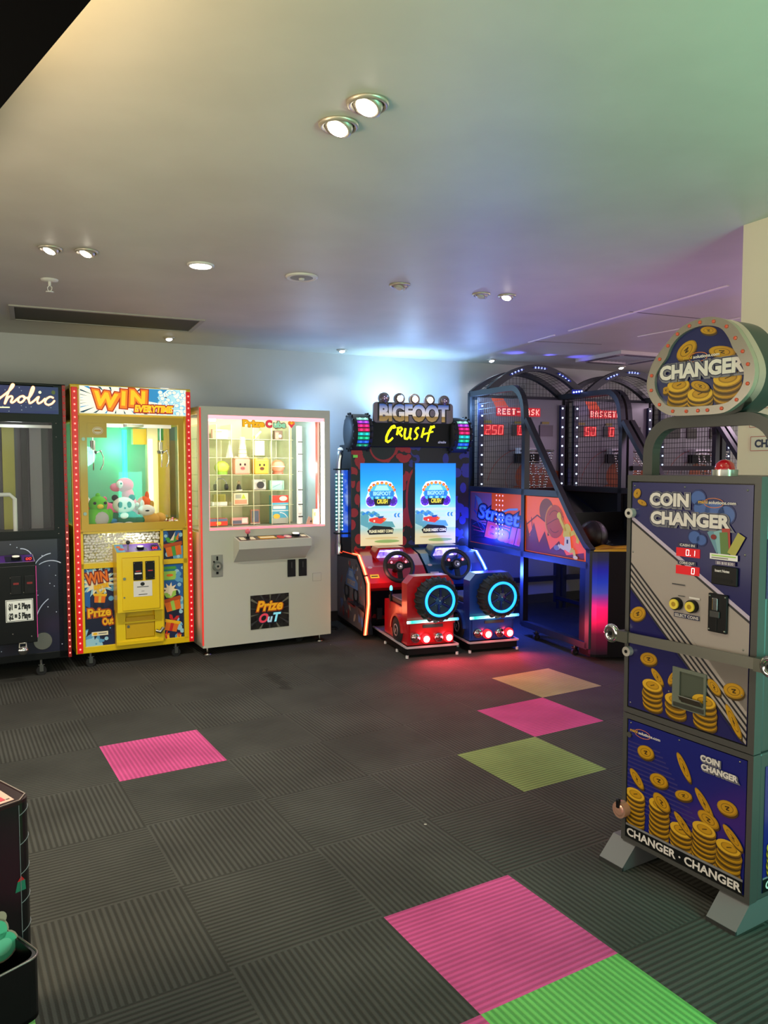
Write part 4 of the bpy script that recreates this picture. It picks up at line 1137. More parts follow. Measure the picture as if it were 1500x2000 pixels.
# lock plate
lkp = MB().box(0.050, 0.138, -0.006, 0.0, 0.592, 0.756, M('lock_plate', '#a9a79c', .35, .6), 0.002)
lkp.cyl((0.094, -0.006, 0.672), (0.094, -0.022, 0.672), 0.036, STEEL, n=24).cyl((0.094, -0.022, 0.672), (0.094, -0.026, 0.672), 0.022, CHROME, n=20).cyl((0.094, -0.026, 0.672), (0.094, -0.027, 0.672), 0.008, BLACK, n=12)
lkp.box(0.088, 0.10, -0.012, -0.006, 0.715, 0.745, BLACK).box(0.064, 0.075, -0.011, -0.006, 0.70, 0.712, BLACK).box(0.086, 0.102, -0.012, -0.006, 0.612, 0.630, BLACK)
lkp.build('lock_plate', pm)
for u0 in (0.655, 0.750):
    s = MB().box(u0, u0 + 0.068, -0.008, 0.0, 0.550, 0.685, BLACKM, 0.004).box(u0 + .022, u0 + .046, -0.010, -0.008, 0.595, 0.67, RUBBER)
    s.box(u0 + .03, u0 + .038, -0.0105, -0.010, 0.62, 0.665, DGREY)
    s.build('coin_slot', pm)
MB().box(0.87, 0.945, -0.002, 0.0, 0.50, 0.565, PWD).box(0.8725, 0.9425, -0.0025, -0.002, 0.5025, 0.5625, PW).build('access_cover', pm)
pd_ = MB().box(0.351, 0.664, -0.004, 0.0, 0.164, 0.426, noise_mat('dark_flap', '#1c1d1b', '#2b2c27', 20, 0.2))
A = Art(pd_, (0, -0.004, 0)); A.clip = (0.353, 0.166, 0.662, 0.424)
FL = M('flap_streak', '#6a6a58', .4)
for k in range(14):
    t = 2 * PI * k / 14 + .2; A.poly([(0.507 + .09 * cos(t), 0.295 + .075 * sin(t)), (0.507 + .20 * cos(t - .05), 0.295 + .16 * sin(t - .05)), (0.507 + .20 * cos(t + .06), 0.295 + .16 * sin(t + .06))], FL if k % 2 else DGREY, 1)
A.clip = None
A.text('Prize', 0.500, 0.302, 0.105, INK['dorange'], 3, bold=0.010, shear=0.25, width=0.225); A.text('Prize', 0.500, 0.305, 0.105, M('flap_gold', '#e2a012', .4, emit=.25), 4, bold=0.004, shear=0.25, width=0.21)
for ch, u, m_, e_ in (('O', 0.447, '#d23c4c', .3), ('u', 0.500, '#9fc6d2', .3), ('T', 0.550, '#7fd0dc', .4)):
    A.text(ch, u, 0.212, 0.098 if ch != 'u' else 0.085, INK['dnavy'], 3, bold=0.010, shear=0.25); A.text(ch, u, 0.214, 0.094 if ch != 'u' else 0.08, M('flap_' + ch, m_, .4, emit=e_), 4, bold=0.004, shear=0.25)
pd_.build('prize_door', pm)
for u, y in ((0.03, 0.06), (0.955, 0.06), (0.03, 0.64), (0.955, 0.64)):
    MB().lathe([(0.030, 0.0), (0.030, 0.006), (0.014, 0.014), (0.008, 0.018), (0.008, 0.065)], STEEL, (u, y, 0), n=18).build('levelling_foot', pm)
MB().cyl((0.80, 0.11, 0.03), (0.80, 0.135, 0.03), 0.03, RUBBER, n=18).box(0.785, 0.815, 0.115, 0.13, 0.03, 0.064, CAST).build('caster', pm)

# ------------------------------------------------------------------ prizes in its compartments
def prize(name, label, cat, u, y, z, parts, rz=0.0):
    """parts: list of (part name, MB); a single one becomes the thing itself"""
    p = PFm.W(u, y, z)
    if len(parts) == 1:
        o = parts[0][1].build(name); o.location = p; o.rotation_euler = (0, 0, PFm.a + rz)
        tag(o, label, cat, 'prizes behind the window of the white machine'); return o
    t = thing(name, label, cat, p, PFm.a + rz, 'prizes behind the window of the white machine')
    for nm, m in parts: m.build(nm, t)
    return t
PC = lambda n, h, e=0.0, r=0.45: M('prize_' + n, h, r, emit=e)
def facebox(col, dark, w, snout):
    b = MB().box(-w / 2, w / 2, 0, 0.09, 0, w * 1.02, PC(col[0], col[1]), 0.012)
    f = MB(); A = Art(f, (0, 0, 0))
    for s in (-1, 1): A.ell(s * w * 0.15, w * 0.62, 0.008, 0.010, BLK_INK, 1)
    A.ell(0, w * 0.38, 0.020, 0.014, PC(*snout), 1); 
    for s in (-1, 1): A.ell(s * 0.007, w * 0.38, 0.003, 0.005, BLK_INK, 2)
    e = MB()
    for s in (-1, 1): e.ball((s * w * 0.36, 0.03, w * 1.02), 0.016, PC(col[0], col[1]), (1.1, .6, 1), n=10)
    return [('body', b), ('face', f), ('ears', e)]
prize('toy_box', 'square pink toy box with a pig face on the middle shelf', 'toy', 0.427, 0.36, 1.347, facebox(('pink', '#f0a890'), None, 0.128, ('snout', '#d06a64')))
prize('toy_box', 'square yellow toy box with a bear face beside the pink one', 'toy', 0.590, 0.36, 1.347, facebox(('yellow', '#eebc4a'), None, 0.122, ('nose', '#7a4a20')))
prize('capsule_toy', 'lime green round capsule left of the pink toy box', 'toy', 0.270, 0.41, 1.347, [('shell', MB().ball((0, 0, 0.055), 0.060, PC('lime', '#c4d850'), (1, .9, .9))), ('base', MB().cyl((0, 0, 0), (0, 0, 0.022), 0.045, PC('green', '#8fc23c'), n=18))])
prize('capsule_toy', 'salmon round capsule right of the yellow toy box', 'toy', 0.745, 0.41, 1.347, [('shell', MB().ball((0, 0, 0.062), 0.060, PC('salmon', '#eea284'), (1, .9, .95))), ('base', MB().cyl((0, 0, 0), (0, 0, 0.016), 0.046, PC('dsalmon', '#cf7c62'), n=18)), ('band', MB().lathe([(0.062, 0.058), (0.062, 0.066), (0.056, 0.066), (0.056, 0.058)], PC('cream', '#f4e4c8'), n=20, closed=True))])
prize('drink_bottle', 'pale blue drink bottle at the left end of the middle shelf', 'bottle', 0.140, 0.42, 1.347, [('body', MB().lathe([(0.030, 0), (0.032, 0.08), (0.020, 0.105), (0.013, 0.115)], PC('blue', '#4a9cc8'), n=18)), ('cap', MB().cyl((0, 0, 0.115), (0, 0, 0.135), 0.015, WHITE, n=14))])
def boxed(w, d, h, base, bands):
    m = MB().box(-w / 2, w / 2, 0, d, 0, h, base, 0.002); A = Art(m, (0, 0, 0))
    for u0, v0, u1, v1, mt, L in bands: A.rect(u0 * w - w / 2, v0 * h, u1 * w - w / 2, v1 * h, mt, L)
    return m, A
m, A = boxed(0.145, 0.06, 0.058, PC('red', '#e2402a'), [(0.02, 0.6, 0.98, 0.98, PC('slate', '#5f7088'), 1)]); A.ell(0.0, 0.02, 0.02, 0.014, PC('gold', '#f0c040'), 2)
prize('boxed_toy', 'flat red boxed toy on the bottom left of the white machine', 'boxed toy', 0.225, 0.36, 0.942, [('b', m)])
m, A = boxed(0.150, 0.05, 0.232, PC('sky', '#4aa8c8'), [(0.0, 0.74, 1, 1, PC('red', '#e2402a'), 1), (0.0, 0.44, 1, 0.47, WHITE, 1), (0.02, 0.0, 0.98, 0.2, PC('grey', '#a8b0a4'), 1)])
A.ell(0.03, 0.205, 0.035, 0.02, PC('cream', '#f4e4c8'), 2); A.ell(-0.03, 0.06, 0.03, 0.02, PC('gold', '#f0c040'), 2); A.arc(0.0, 0.02, 0.07, 0.4, 1.6, 0.006, WHITE, 2); A.rect(-0.06, 0.12, 0.05, 0.145, WHITE, 2)
prize('boxed_toy', 'tall red and blue boxed toy at the bottom right', 'boxed toy', 0.742, 0.36, 0.942, [('b', m)])
m, A = boxed(0.125, 0.05, 0.078, PC('teal', '#a4d2ca'), [(0.08, 0.55, 0.9, 0.9, PC('pteal', '#c8e6dc'), 1)]); A.line([(-.04, .02), (0.03, 0.05)], .004, PC('dteal', '#5a9a98'), 2)
prize('boxed_toy', 'small teal box on the shelf above the red and blue boxed toy', 'boxed toy', 0.735, 0.40, 1.218, [('b', m)])
m, A = boxed(0.12, 0.05, 0.095, PC('cream', '#f4e4c8'), [(0.06, 0.1, 0.9, 0.45, PC('salmon', '#eea284'), 1), (0.1, .55, .5, .9, PC('grey', '#a8b0a4'), 1)]); A.poly([(0.0, .05), (.02, .09), (.04, .05)], PC('lime', '#c4d850'), 2)
prize('boxed_toy', 'cream picture box two shelves under the pink toy box', 'boxed toy', 0.428, 0.41, 1.100, [('b', m)])
m, A = boxed(0.14, 0.05, 0.055, PC('pinkb', '#d8a0a0'), [(0.05, 0.1, 0.6, 0.6, PC('slate', '#5f7088'), 1), (.62, .2, .95, .9, WHITE, 1)])
prize('boxed_toy', 'low pink and white box at the bottom centre', 'boxed toy', 0.42, 0.42, 0.942, [('b', m)])
m, A = boxed(0.15, 0.05, 0.075, PC('palepink', '#f0c0b0'), [(0.4, 0.2, .95, 0.8, PC('cream', '#f4e4c8'), 1)]); A.rect(-.06, .05, .0, .06, PC('salmon', '#eea284'), 2)
prize('boxed_toy', 'pale pink box on the top left shelf', 'boxed toy', 0.275, 0.41, 1.631, [('b', m)])
m, A = boxed(0.095, 0.05, 0.060, PC('olive', '#a8a04a'), [(0.1, 0.1, 0.9, 0.9, PC('olive2', '#8c8838'), 1)])
prize('boxed_toy', 'small olive box on the second shelf from the bottom at left', 'boxed toy', 0.255, 0.42, 1.128, [('stand', MB().box(-.06, .06, 0, .05, -0.03, 0.0, WHITE)), ('box', m)])
m, A = boxed(0.085, 0.05, 0.120, WHITE, [(0.1, 0.1, .9, .9, PC('bright', '#fdfdf4', 0.6), 1)])
prize('gift_box', 'plain bright white upright box above the yellow toy box', 'box', 0.595, 0.42, 1.500, [('stand', MB().box(-.05, .05, 0, .06, -0.018, 0.0, ACR)), ('box', m)], 0.08)
prize('toy_rocket', 'white pointed cone toy on the second shelf from the top', 'toy', 0.345, 0.44, 1.483, [('c', MB().lathe([(0.030, 0), (0.026, 0.02), (0.006, 0.13), (0.001, 0.135)], WHITE, n=18))])
prize('lamp_toy', 'ivory ribbed tower shaped lamp above the pink toy box', 'lamp', 0.455, 0.44, 1.483, [('shade', MB().lathe([(0.036, 0.0), (0.034, 0.03), (0.024, 0.12), (0.022, 0.165)], PC('ivory', '#ece6c4', 0.2), n=18)), ('rings', MB().lathe([(0.037, 0.03), (0.037, 0.035), (0.03, 0.035), (0.03, 0.03)], PC('tan', '#c8b890'), n=18, closed=True).lathe([(0.033, 0.06), (0.033, 0.065), (0.028, 0.065), (0.028, 0.06)], PC('tan', '#c8b890'), n=18, closed=True))])
prize('toy_camera', 'white instant camera with a dark lens below the yellow toy box', 'camera', 0.586, 0.40, 1.218, [('body', MB().box(-.055, .055, 0, .05, 0, .09, WHITE, .010)), ('lens', MB().cyl((0, 0, .042), (0, -.025, .042), .028, DGREY, n=20)), ('flash', MB().box(.02, .045, -.003, .002, .066, .082, PC('grey', '#a8b0a4')))])
prize('headphones', 'silver headphones on the shelf under the lime capsule', 'headphones', 0.27, 0.44, 1.218, [('band', MB().tube([(-.05, 0, .03), (-.045, 0, .07), (-.02, 0, .095), (.02, 0, .095), (.045, 0, .07), (.05, 0, .03)], .005, PC('silver', '#a8aaa4'), n=8)), ('cup', MB().cyl((-.055, 0, .028), (-.035, 0, .028), .024, DGREY, n=16)), ('cup', MB().cyl((.035, 0, .028), (.055, 0, .028), .024, DGREY, n=16))])
prize('figurine', 'small dark figure on the shelf under the pink toy box', 'figurine', 0.42, 0.44, 1.218, [('body', MB().lathe([(0.022, 0), (0.018, 0.03), (0.010, 0.05)], DGREY, n=14)), ('head', MB().ball((0, 0, 0.062), 0.017, PC('tan', '#c8b890'), n=12)), ('base', MB().cyl((0, 0, -.001), (0, 0, .006), .028, WHITE, n=16))])
prize('toy_wand', 'ivory wand shaped toy leaning on the top middle shelf', 'toy', 0.575, 0.42, 1.634, [('b', MB().tube([(-.03, 0, .004), (.03, 0, .062)], 0.010, PC('ivory', '#ece6c4', 0.2), n=10).ball((-.03, 0, .012), .014, PC('gold', '#f0c040'), n=10))])
m, A = boxed(0.07, 0.045, 0.075, PC('brown', '#7a6250'), [(0.1, 0.1, .5, .8, PC('salmon', '#eea284'), 1)]); A.ell(.012, .03, .014, .014, PC('cream', '#f4e4c8'), 2)
prize('boxed_toy', 'brown box on the top right shelf', 'boxed toy', 0.76, 0.42, 1.631, [('b', m)])
m, A = boxed(0.075, 0.02, 0.115, PC('brick', '#b87868'), [(0.1, .1, .9, .9, PC('slate', '#5f7088'), 1)]); 
prize('display_card', 'blue and brick coloured card beside the tall boxed toy', 'card', 0.55, 0.42, 0.945, [('stand', MB().box(-.04, .04, 0, .05, -.003, .004, WHITE)), ('card', m)])
prize('playing_card', 'tan card standing at the lower right corner of the white machine window', 'card', 0.925, 0.05, 0.985, [('stand', MB().box(-.02, .02, .012, .03, -.033, .004, PC('tan', '#c8b890'))), ('card', Art(MB().box(-.026, .026, .008, .012, 0, .085, PC('kraft', '#c8ac70')), (0, .008, 0)).ell(0, .045, .014, .018, PC('kraft2', '#7a5a28'), 1).mb)])
prize('price_tag', 'grey tilted square tag at the bottom right inside the white machine', 'tag', 0.895, 0.10, 0.952, [('tag', MB().prism([(-.035, .0), (.02, -.012), (.042, .035), (-.012, .06)], 'y', 0, .006, PC('tagbeige', '#b8b4a4'))), ('dot', MB().cyl((.008, -.001, .018), (.008, .0, .018), .008, DGREY, n=12))])
# ================================================================== TWIN TRUCK RACING GAME
BF = Frame(0.17, 5.613, 18.5)
bf = thing('racing_game', 'twin-seat monster truck driving game, red on the left and blue on the right', 'arcade game', BF.W(0, 0), BF.a)
REDP = M('red_gloss', '#b8101a', 0.28, coat=0.5); BLUP = M('blue_gloss', '#1c3f96', 0.28, coat=0.5); BLUD = M('dark_teal_blue_gloss', '#173f58', 0.28, coat=0.5)
TRIM = M('pale_trim', '#b9aeb0', 0.35)
CAMO_R = M('camo_red', '#b01822', 0.4); CAMO_B = M('camo_navy', '#2a3076', 0.4); CAMO_K = M('camo_black', '#101114', 0.4)
cab = MB().box(-0.124, 0.974, 1.05, 1.42, 0.04, 1.60, CAMO_K, 0.006)
A = Art(cab, (0, 1.05, 0)); A.clip = (-0.122, 0.06, 0.972, 1.598)
rs = random.Random(3)
for k in range(80):
    u = rs.choice([rs.uniform(-0.12, -0.03), rs.uniform(0.33, 0.43), rs.uniform(-0.12, 0.43)]); z = rs.uniform(0.6, 1.60)
    if -0.03 < u < 0.33: z = rs.choice([rs.uniform(1.45, 1.6), rs.uniform(.6, .74)])
    A.ell(u, z, rs.uniform(.018, .055), rs.uniform(.018, .055), CAMO_R if k % 3 else CAMO_K, 1 + k * .02, n=12)
for k in range(80):
    u = rs.choice([rs.uniform(0.43, 0.46), rs.uniform(0.84, 0.97), rs.uniform(0.42, 0.97)]); z = rs.uniform(0.6, 1.60)
    if 0.46 < u < 0.84: z = rs.choice([rs.uniform(1.45, 1.6), rs.uniform(.6, .74)])
    A.ell(u, z, rs.uniform(.018, .055), rs.uniform(.018, .055), CAMO_B if k % 3 else CAMO_K, 1 + k * .02, n=12)
A.ell(0.165, 1.575, 0.125, 0.125, CAMO_R, 2.4, n=28); A.ell(0.165, 1.580, 0.112, 0.112, CAMO_K, 2.6, n=28); A.ell(0.46, 1.12, 0.09, 0.28, CAMO_R, 2.4, n=28); A.ell(0.475, 1.12, 0.085, 0.27, CAMO_K, 2.6, n=28)
A.rect(0.435, 0.75, 0.455, 1.45, CAMO_K, 2.8)
A.rect(-0.105, 1.485, -0.065, 1.508, M('green_label', '#5fae3c', .4, emit=.4), 2.8)
cab.build('cabinet', bf)
# screens
def screen_art(u0, u1, z0, z1, y):
    w, h = u1 - u0, z1 - z0
    sky = ramp_mat('screen_picture', [(z0, '#d9c89a'), (z0 + .12 * h, '#cfc79e'), (z0 + .2 * h, '#9fc4b8'), (z0 + .38 * h, '#bfe0e0'), (z0 + .52 * h, '#6fd2f0'), (z0 + .75 * h, '#1ea6f0'), (z1, '#0a7ee0')], 'Z', 0.62, 0.3)
    m = MB().box(u0, u1, y, y + 0.02, z0, z1, sky)
    A = Art(m, (0, y, 0)); A.clip = (u0, z0, u1, z1)
    S = {n: M('scr_' + n, hx, .3, emit=.55) for n, hx in dict(white='#f4fbf4', purple='#6a34c8', dpurple='#40208c', cyan='#4cc8e6', blue='#2a86c8', ice='#a8ecf4', orange='#ee7a1a', yellow='#f8e83c', black='#101418', red='#e23a2a', cream='#efe9b8', teal='#5aa0a4', sand='#cdbb84', green='#8aa860', lime='#c8d84c', dblue='#14508a', pale='#cfe4d8').items()}
    def X(x): return u0 + x * w
    def Z(z): return z1 - z * h
    # logo
    lg = [(.13, .50), (.12, .42), (.17, .36), (.17, .30), (.26, .23), (.40, .212), (.60, .212), (.73, .235), (.80, .30), (.83, .36), (.87, .42), (.86, .50), (.80, .535), (.68, .525), (.62, .51), (.38, .51), (.32, .525), (.20, .535)]
    A.poly([(X(a), Z(b)) for a, b in lg], S['white'], 1)
    for cx in (.24, .76):
        A.ell(X(cx), Z(.46), .11 * w, .062 * h, S['purple'], 2); A.ell(X(cx), Z(.46), .06 * w, .034 * h, S['dpurple'], 3)
        for k in range(8): A.line([(X(cx) + .06 * w * cos(k * .785), Z(.46) + .034 * h * sin(k * .785)), (X(cx) + .105 * w * cos(k * .785), Z(.46) + .059 * h * sin(k * .785))], .006, S['dpurple'], 3)
    A.poly([(X(a), Z(b)) for a, b in ((.26, .44), (.19, .37), (.24, .305), (.35, .25), (.65, .25), (.76, .305), (.81, .37), (.74, .44))], S['cyan'], 4)
    A.poly([(X(a), Z(b)) for a, b in ((.32, .33), (.38, .27), (.62, .27), (.68, .33))], S['ice'], 5)
    A.rect(X(.22), Z(.405), X(.78), Z(.335), S['blue'], 5); A.text('BIGFOOT', X(.5), Z(.388), .045, S['ice'], 6, bold=.002, width=.42 * w)
    for k in range(6): A.rect(X(.30 + k * .07), Z(.432), X(.335 + k * .07), Z(.405), S['ice'] if k % 2 else S['dblue'], 6)
    for k in range(9):
        t = PI * (0.06 + k * .11); A.ell(X(.5) - .30 * w * cos(t), Z(.345) + .105 * h * sin(t), .035 * w, .018 * h, S['orange'] if k % 2 else S['red'], 6 + k * .01, rot=.4); 
        A.ell(X(.5) - .29 * w * cos(t), Z(.345) + .10 * h * sin(t), .014 * w, .008 * h, S['yellow'], 6.5)
    A.poly([(X(a), Z(b)) for a, b in ((.30, .43), (.72, .43), (.68, .515), (.34, .515))], S['black'], 5.5)
    A.text('CRUSH', X(.505), Z(.487), .052, S['yellow'], 7, bold=.002, shear=.2, width=.25 * w)
    # arena below
    A.rect(u0, Z(.585), u1, Z(.55), S['pale'], 1.5)
    for k in range(9): A.ell(X(.04 + k * .045), Z(.60 + .015 * (k % 3)), .05 * w, .022 * h, S['blue'] if k % 2 else S['teal'], 2 + k * .01)
    for k in range(5): A.ell(X(.80 + k * .04), Z(.635), .05 * w, .028 * h, S['blue'] if k % 2 else S['pale'], 2 + k * .01)
    A.poly([(X(0), Z(.62)), (X(.2), Z(.64)), (X(.16), Z(.78)), (X(0), Z(.74))], S['teal'], 2.3); A.poly([(X(.62), Z(.66)), (X(1), Z(.66)), (X(1), Z(.8)), (X(.60), Z(.8))], S['pale'], 2.2)
    A.poly([(X(.14), Z(.72)), (X(.3), Z(.70)), (X(.75), Z(.71)), (X(.82), Z(.78)), (X(.18), Z(.80))], S['teal'], 2.4)
    A.poly([(X(a), Z(b)) for a, b in ((.20, .67), (.36, .655), (.56, .66), (.60, .69), (.48, .735), (.30, .72), (.20, .70))], S['red'], 3)
    A.poly([(X(a), Z(b)) for a, b in ((.40, .645), (.55, .64), (.52, .665), (.42, .67))], S['dblue'], 3.5); A.poly([(X(.52), Z(.68)), (X(.62), Z(.665)), (X(.56), Z(.71))], S['orange'], 3.6); A.ell(X(.32), Z(.70), .02 * w, .012 * h, S['cream'], 3.6)
    A.poly([(X(a), Z(b)) for a, b in ((.15, .82), (.30, .755), (.70, .775), (.78, .80), (.76, .86), (.20, .865))], S['black'], 4)
    A.text('PLEASE INSERT COINS', X(.48), Z(.842), .034, S['cream'], 5, bold=.0012, width=.56 * w)
    A.ell(X(.5), Z(.91), .40 * w, .015 * h, S['sand'], 2); A.ell(X(.62), Z(.95), .3 * w, .02 * h, S['green'], 1.8)
    return m
screen_art(-0.042, 0.342, 0.728, 1.438, 1.043).build('screen', bf, 'left portrait screen above the red seat')
screen_art(0.458, 0.842, 0.728, 1.438, 1.043).build('screen', bf, 'right portrait screen above the blue seat')
# marquee: black box with CRUSH, upright BIGFOOT plate with five lamps
mk = MB().box(0.035, 0.775, 0.99, 1.16, 1.575, 1.795, BLACK, 0.006)
A = Art(mk, (0, 0.99, 0))
CY = M('crush_yellow', '#f4f400', 0.4, emit=1.15)
cz = [('C', 0.205, 1.625, 0.185, .10), ('R', 0.315, 1.648, 0.125, .05), ('U', 0.402, 1.650, 0.125, .02), ('S', 0.483, 1.655, 0.125, .02), ('H', 0.572, 1.635, 0.165, -.02)]
def brush(pts, w0, w1, L=2):
    n = len(pts) - 1
    for i in range(n):
        A.line([pts[i], pts[i + 1]], w0 + (w1 - w0) * i / max(1, n - 1), CY, L + i * .02)
        if i: A.ell(pts[i][0], pts[i][1], (w0 + (w1 - w0) * i / n) / 2, (w0 + (w1 - w0) * i / n) / 2, CY, L + i * .02 + .01, n=10)
# zoomed print coordinates of the brush lettering, scaled to the box
def Q(*p): return [(0.155 + (x - 345) * 0.000700, 1.766 - (y - 605) * 0.000628) for x, y in p]
brush(Q((478, 655), (470, 625), (440, 640), (400, 700), (372, 770), (368, 825), (390, 840), (425, 815), (455, 780)), .026, .016)
brush(Q((525, 650), (505, 745)), .018, .020); brush(Q((505, 652), (560, 640), (575, 660), (550, 695), (512, 705)), .016, .015); brush(Q((528, 705), (575, 765)), .017, .013)
brush(Q((618, 650), (604, 740), (610, 790), (640, 795), (672, 760)), .019, .016); brush(Q((690, 645), (672, 760), (690, 800)), .019, .015)
brush(Q((795, 640), (765, 650), (745, 690), (760, 715), (778, 740), (762, 785), (725, 800)), .018, .014)
brush(Q((862, 640), (830, 775)), .018, .018); brush(Q((965, 615), (935, 690), (905, 830)), .022, .016); brush(Q((842, 735), (900, 715), (985, 690)), .015, .013); brush(Q((945, 640), (1005, 618)), .022, .014)
A.text('adrenaline', 0.685, 1.612, 0.030, WHITE, 2, bold=.001, shear=.25, width=.075)
mk.build('marquee', bf)
pl = MB()
def rrect(u0, z0, u1, z1, r, n=6):
    pts = []
    for cx, cz_, a in ((u1 - r, z1 - r, 0), (u0 + r, z1 - r, PI / 2), (u0 + r, z0 + r, PI), (u1 - r, z0 + r, 1.5 * PI)):
        for i in range(n + 1): pts.append((cx + r * cos(a + PI / 2 * i / n), cz_ + r * sin(a + PI / 2 * i / n)))
    return pts
PLT = M('plate_mauve_grey', '#7a6f74', 0.4); PLD = M('plate_dark', '#181416', 0.4)
pl.prism(rrect(0.052, 1.782, 0.778, 1.955, 0.03), 'y', 0.965, 0.995, PLT)
lamps = [(0.146, 1.988, False), (0.285, 1.986, True), (0.422, 1.984, True), (0.560, 1.981, True), (0.697, 1.977, False)]
for u, z, l in lamps: pl.cyl((u, 0.965, z), (u, 0.995, z), 0.048, PLT, n=26)
A = Art(pl, (0, 0.965, 0))
LB = ramp_mat('letter_chrome', [(1.79, '#c09c58'), (1.838, '#9c7c3c'), (1.842, '#f0e2c8'), (1.88, '#d8d8de'), (1.935, '#3f68b8')], 'Z', 0.2, 0.35)
A.text('BIGFOOT', 0.415, 1.802, 0.190, PLD, 1, bold=0.020, width=0.665); A.text('BIGFOOT', 0.415, 1.804, 0.184, LB, 2, bold=0.010, width=0.635)
plo = pl.build('name_plate', bf)
for u, z, l in lamps:
    b = MB().lathe([(0.036, 0.0), (0.036, 0.010), (0.030, 0.014)], M('lamp_bezel', '#6f6258', .3, .5), (u, 0.967, z), (0, -1, 0), n=22)
    if l: b.lathe([(0.028, 0.012), (0.022, 0.020), (0.008, 0.025)], M('warm_bulb', '#fff2c8', .3, emit=7), (u, 0.967, z), (0, -1, 0), n=20)
    else:
        b.lathe([(0.028, 0.012), (0.022, 0.019), (0.008, 0.022)], M('unlit_lens', '#7d6a78', .15, .3), (u, 0.967, z), (0, -1, 0), n=20)
        for k in range(3): b.ball((u + .010 * cos(k * 2.1), 0.945, z + .010 * sin(k * 2.1)), 0.004, M('lens_dot', '#e6d2ee', .3, emit=.8), n=7)
    b.build('marquee_lamp', plo, 'lit warm lamp' if l else 'unlit lamp')
# tyre shaped side lamps of the marquee, light rings facing the player
TYR = M('tyre_rubber', '#131517', 0.7)
def side_tyre(u0, u1, zc):
    t = MB(); uc = (u0 + u1) / 2
    R = 0.155
    # lying tyre seen edge on: axis along u
    t.lathe([(R * .55, u0 - uc), (R * .86, u0 - uc), (R, u0 - uc + .025), (R, u1 - uc - .025), (R * .86, u1 - uc), (R * .55, u1 - uc)], TYR, (uc, 1.07, zc), (1, 0, 0), n=36)
    for k in range(18):
        a = 2 * PI * k / 18
        c = Vector((uc, 1.07 + (R + .003) * cos(a), zc + (R + .003) * sin(a)))
        for s in (-1, 1):
            t.tube([(c.x + s * .07, c.y, c.z), (c.x + s * .085, c.y, c.z)], 0.010, TYR, n=5)
    o = t.build('tyre_lamp', bf)
    cols = ['#9fe8d0', '#b446e0', '#e82a86', '#e02a6a', '#1fc8c0', '#22c88a', '#2a6ae0', '#1fa070']
    for k, hx in enumerate(cols):
        a0 = rad(48 - k * 12.5); a1 = a0 - rad(9.5)
        m = MB()
        pts = []
        for a in (a0, a1):
            pts.append((1.07 - (R + .004) * cos(a), zc + (R + .004) * sin(a)))
        q = MATS.get('tyre_led_%d' % k) or M('tyre_led_%d' % k, hx, .3, emit=0.22)
        h = MATS.get('tyre_hot_%d' % k) or M('tyre_hot_%d' % k, hx, .3, emit=0.9)
        m.prism([pts[0], pts[1], (pts[1][0] + .02, pts[1][1]), (pts[0][0] + .02, pts[0][1])], 'x', uc - .045, uc + .055, q)
        am = (a0 + a1) / 2
        for s in (-.018, .03): m.ball((uc + s, 1.07 - (R + .005) * cos(am), zc + (R + .005) * sin(am)), .013, h, (1, .5, .8), n=8)
        m.build('led_band', o)
side_tyre(-0.150, 0.040, 1.70)
side_tyre(0.765, 0.955, 1.685)
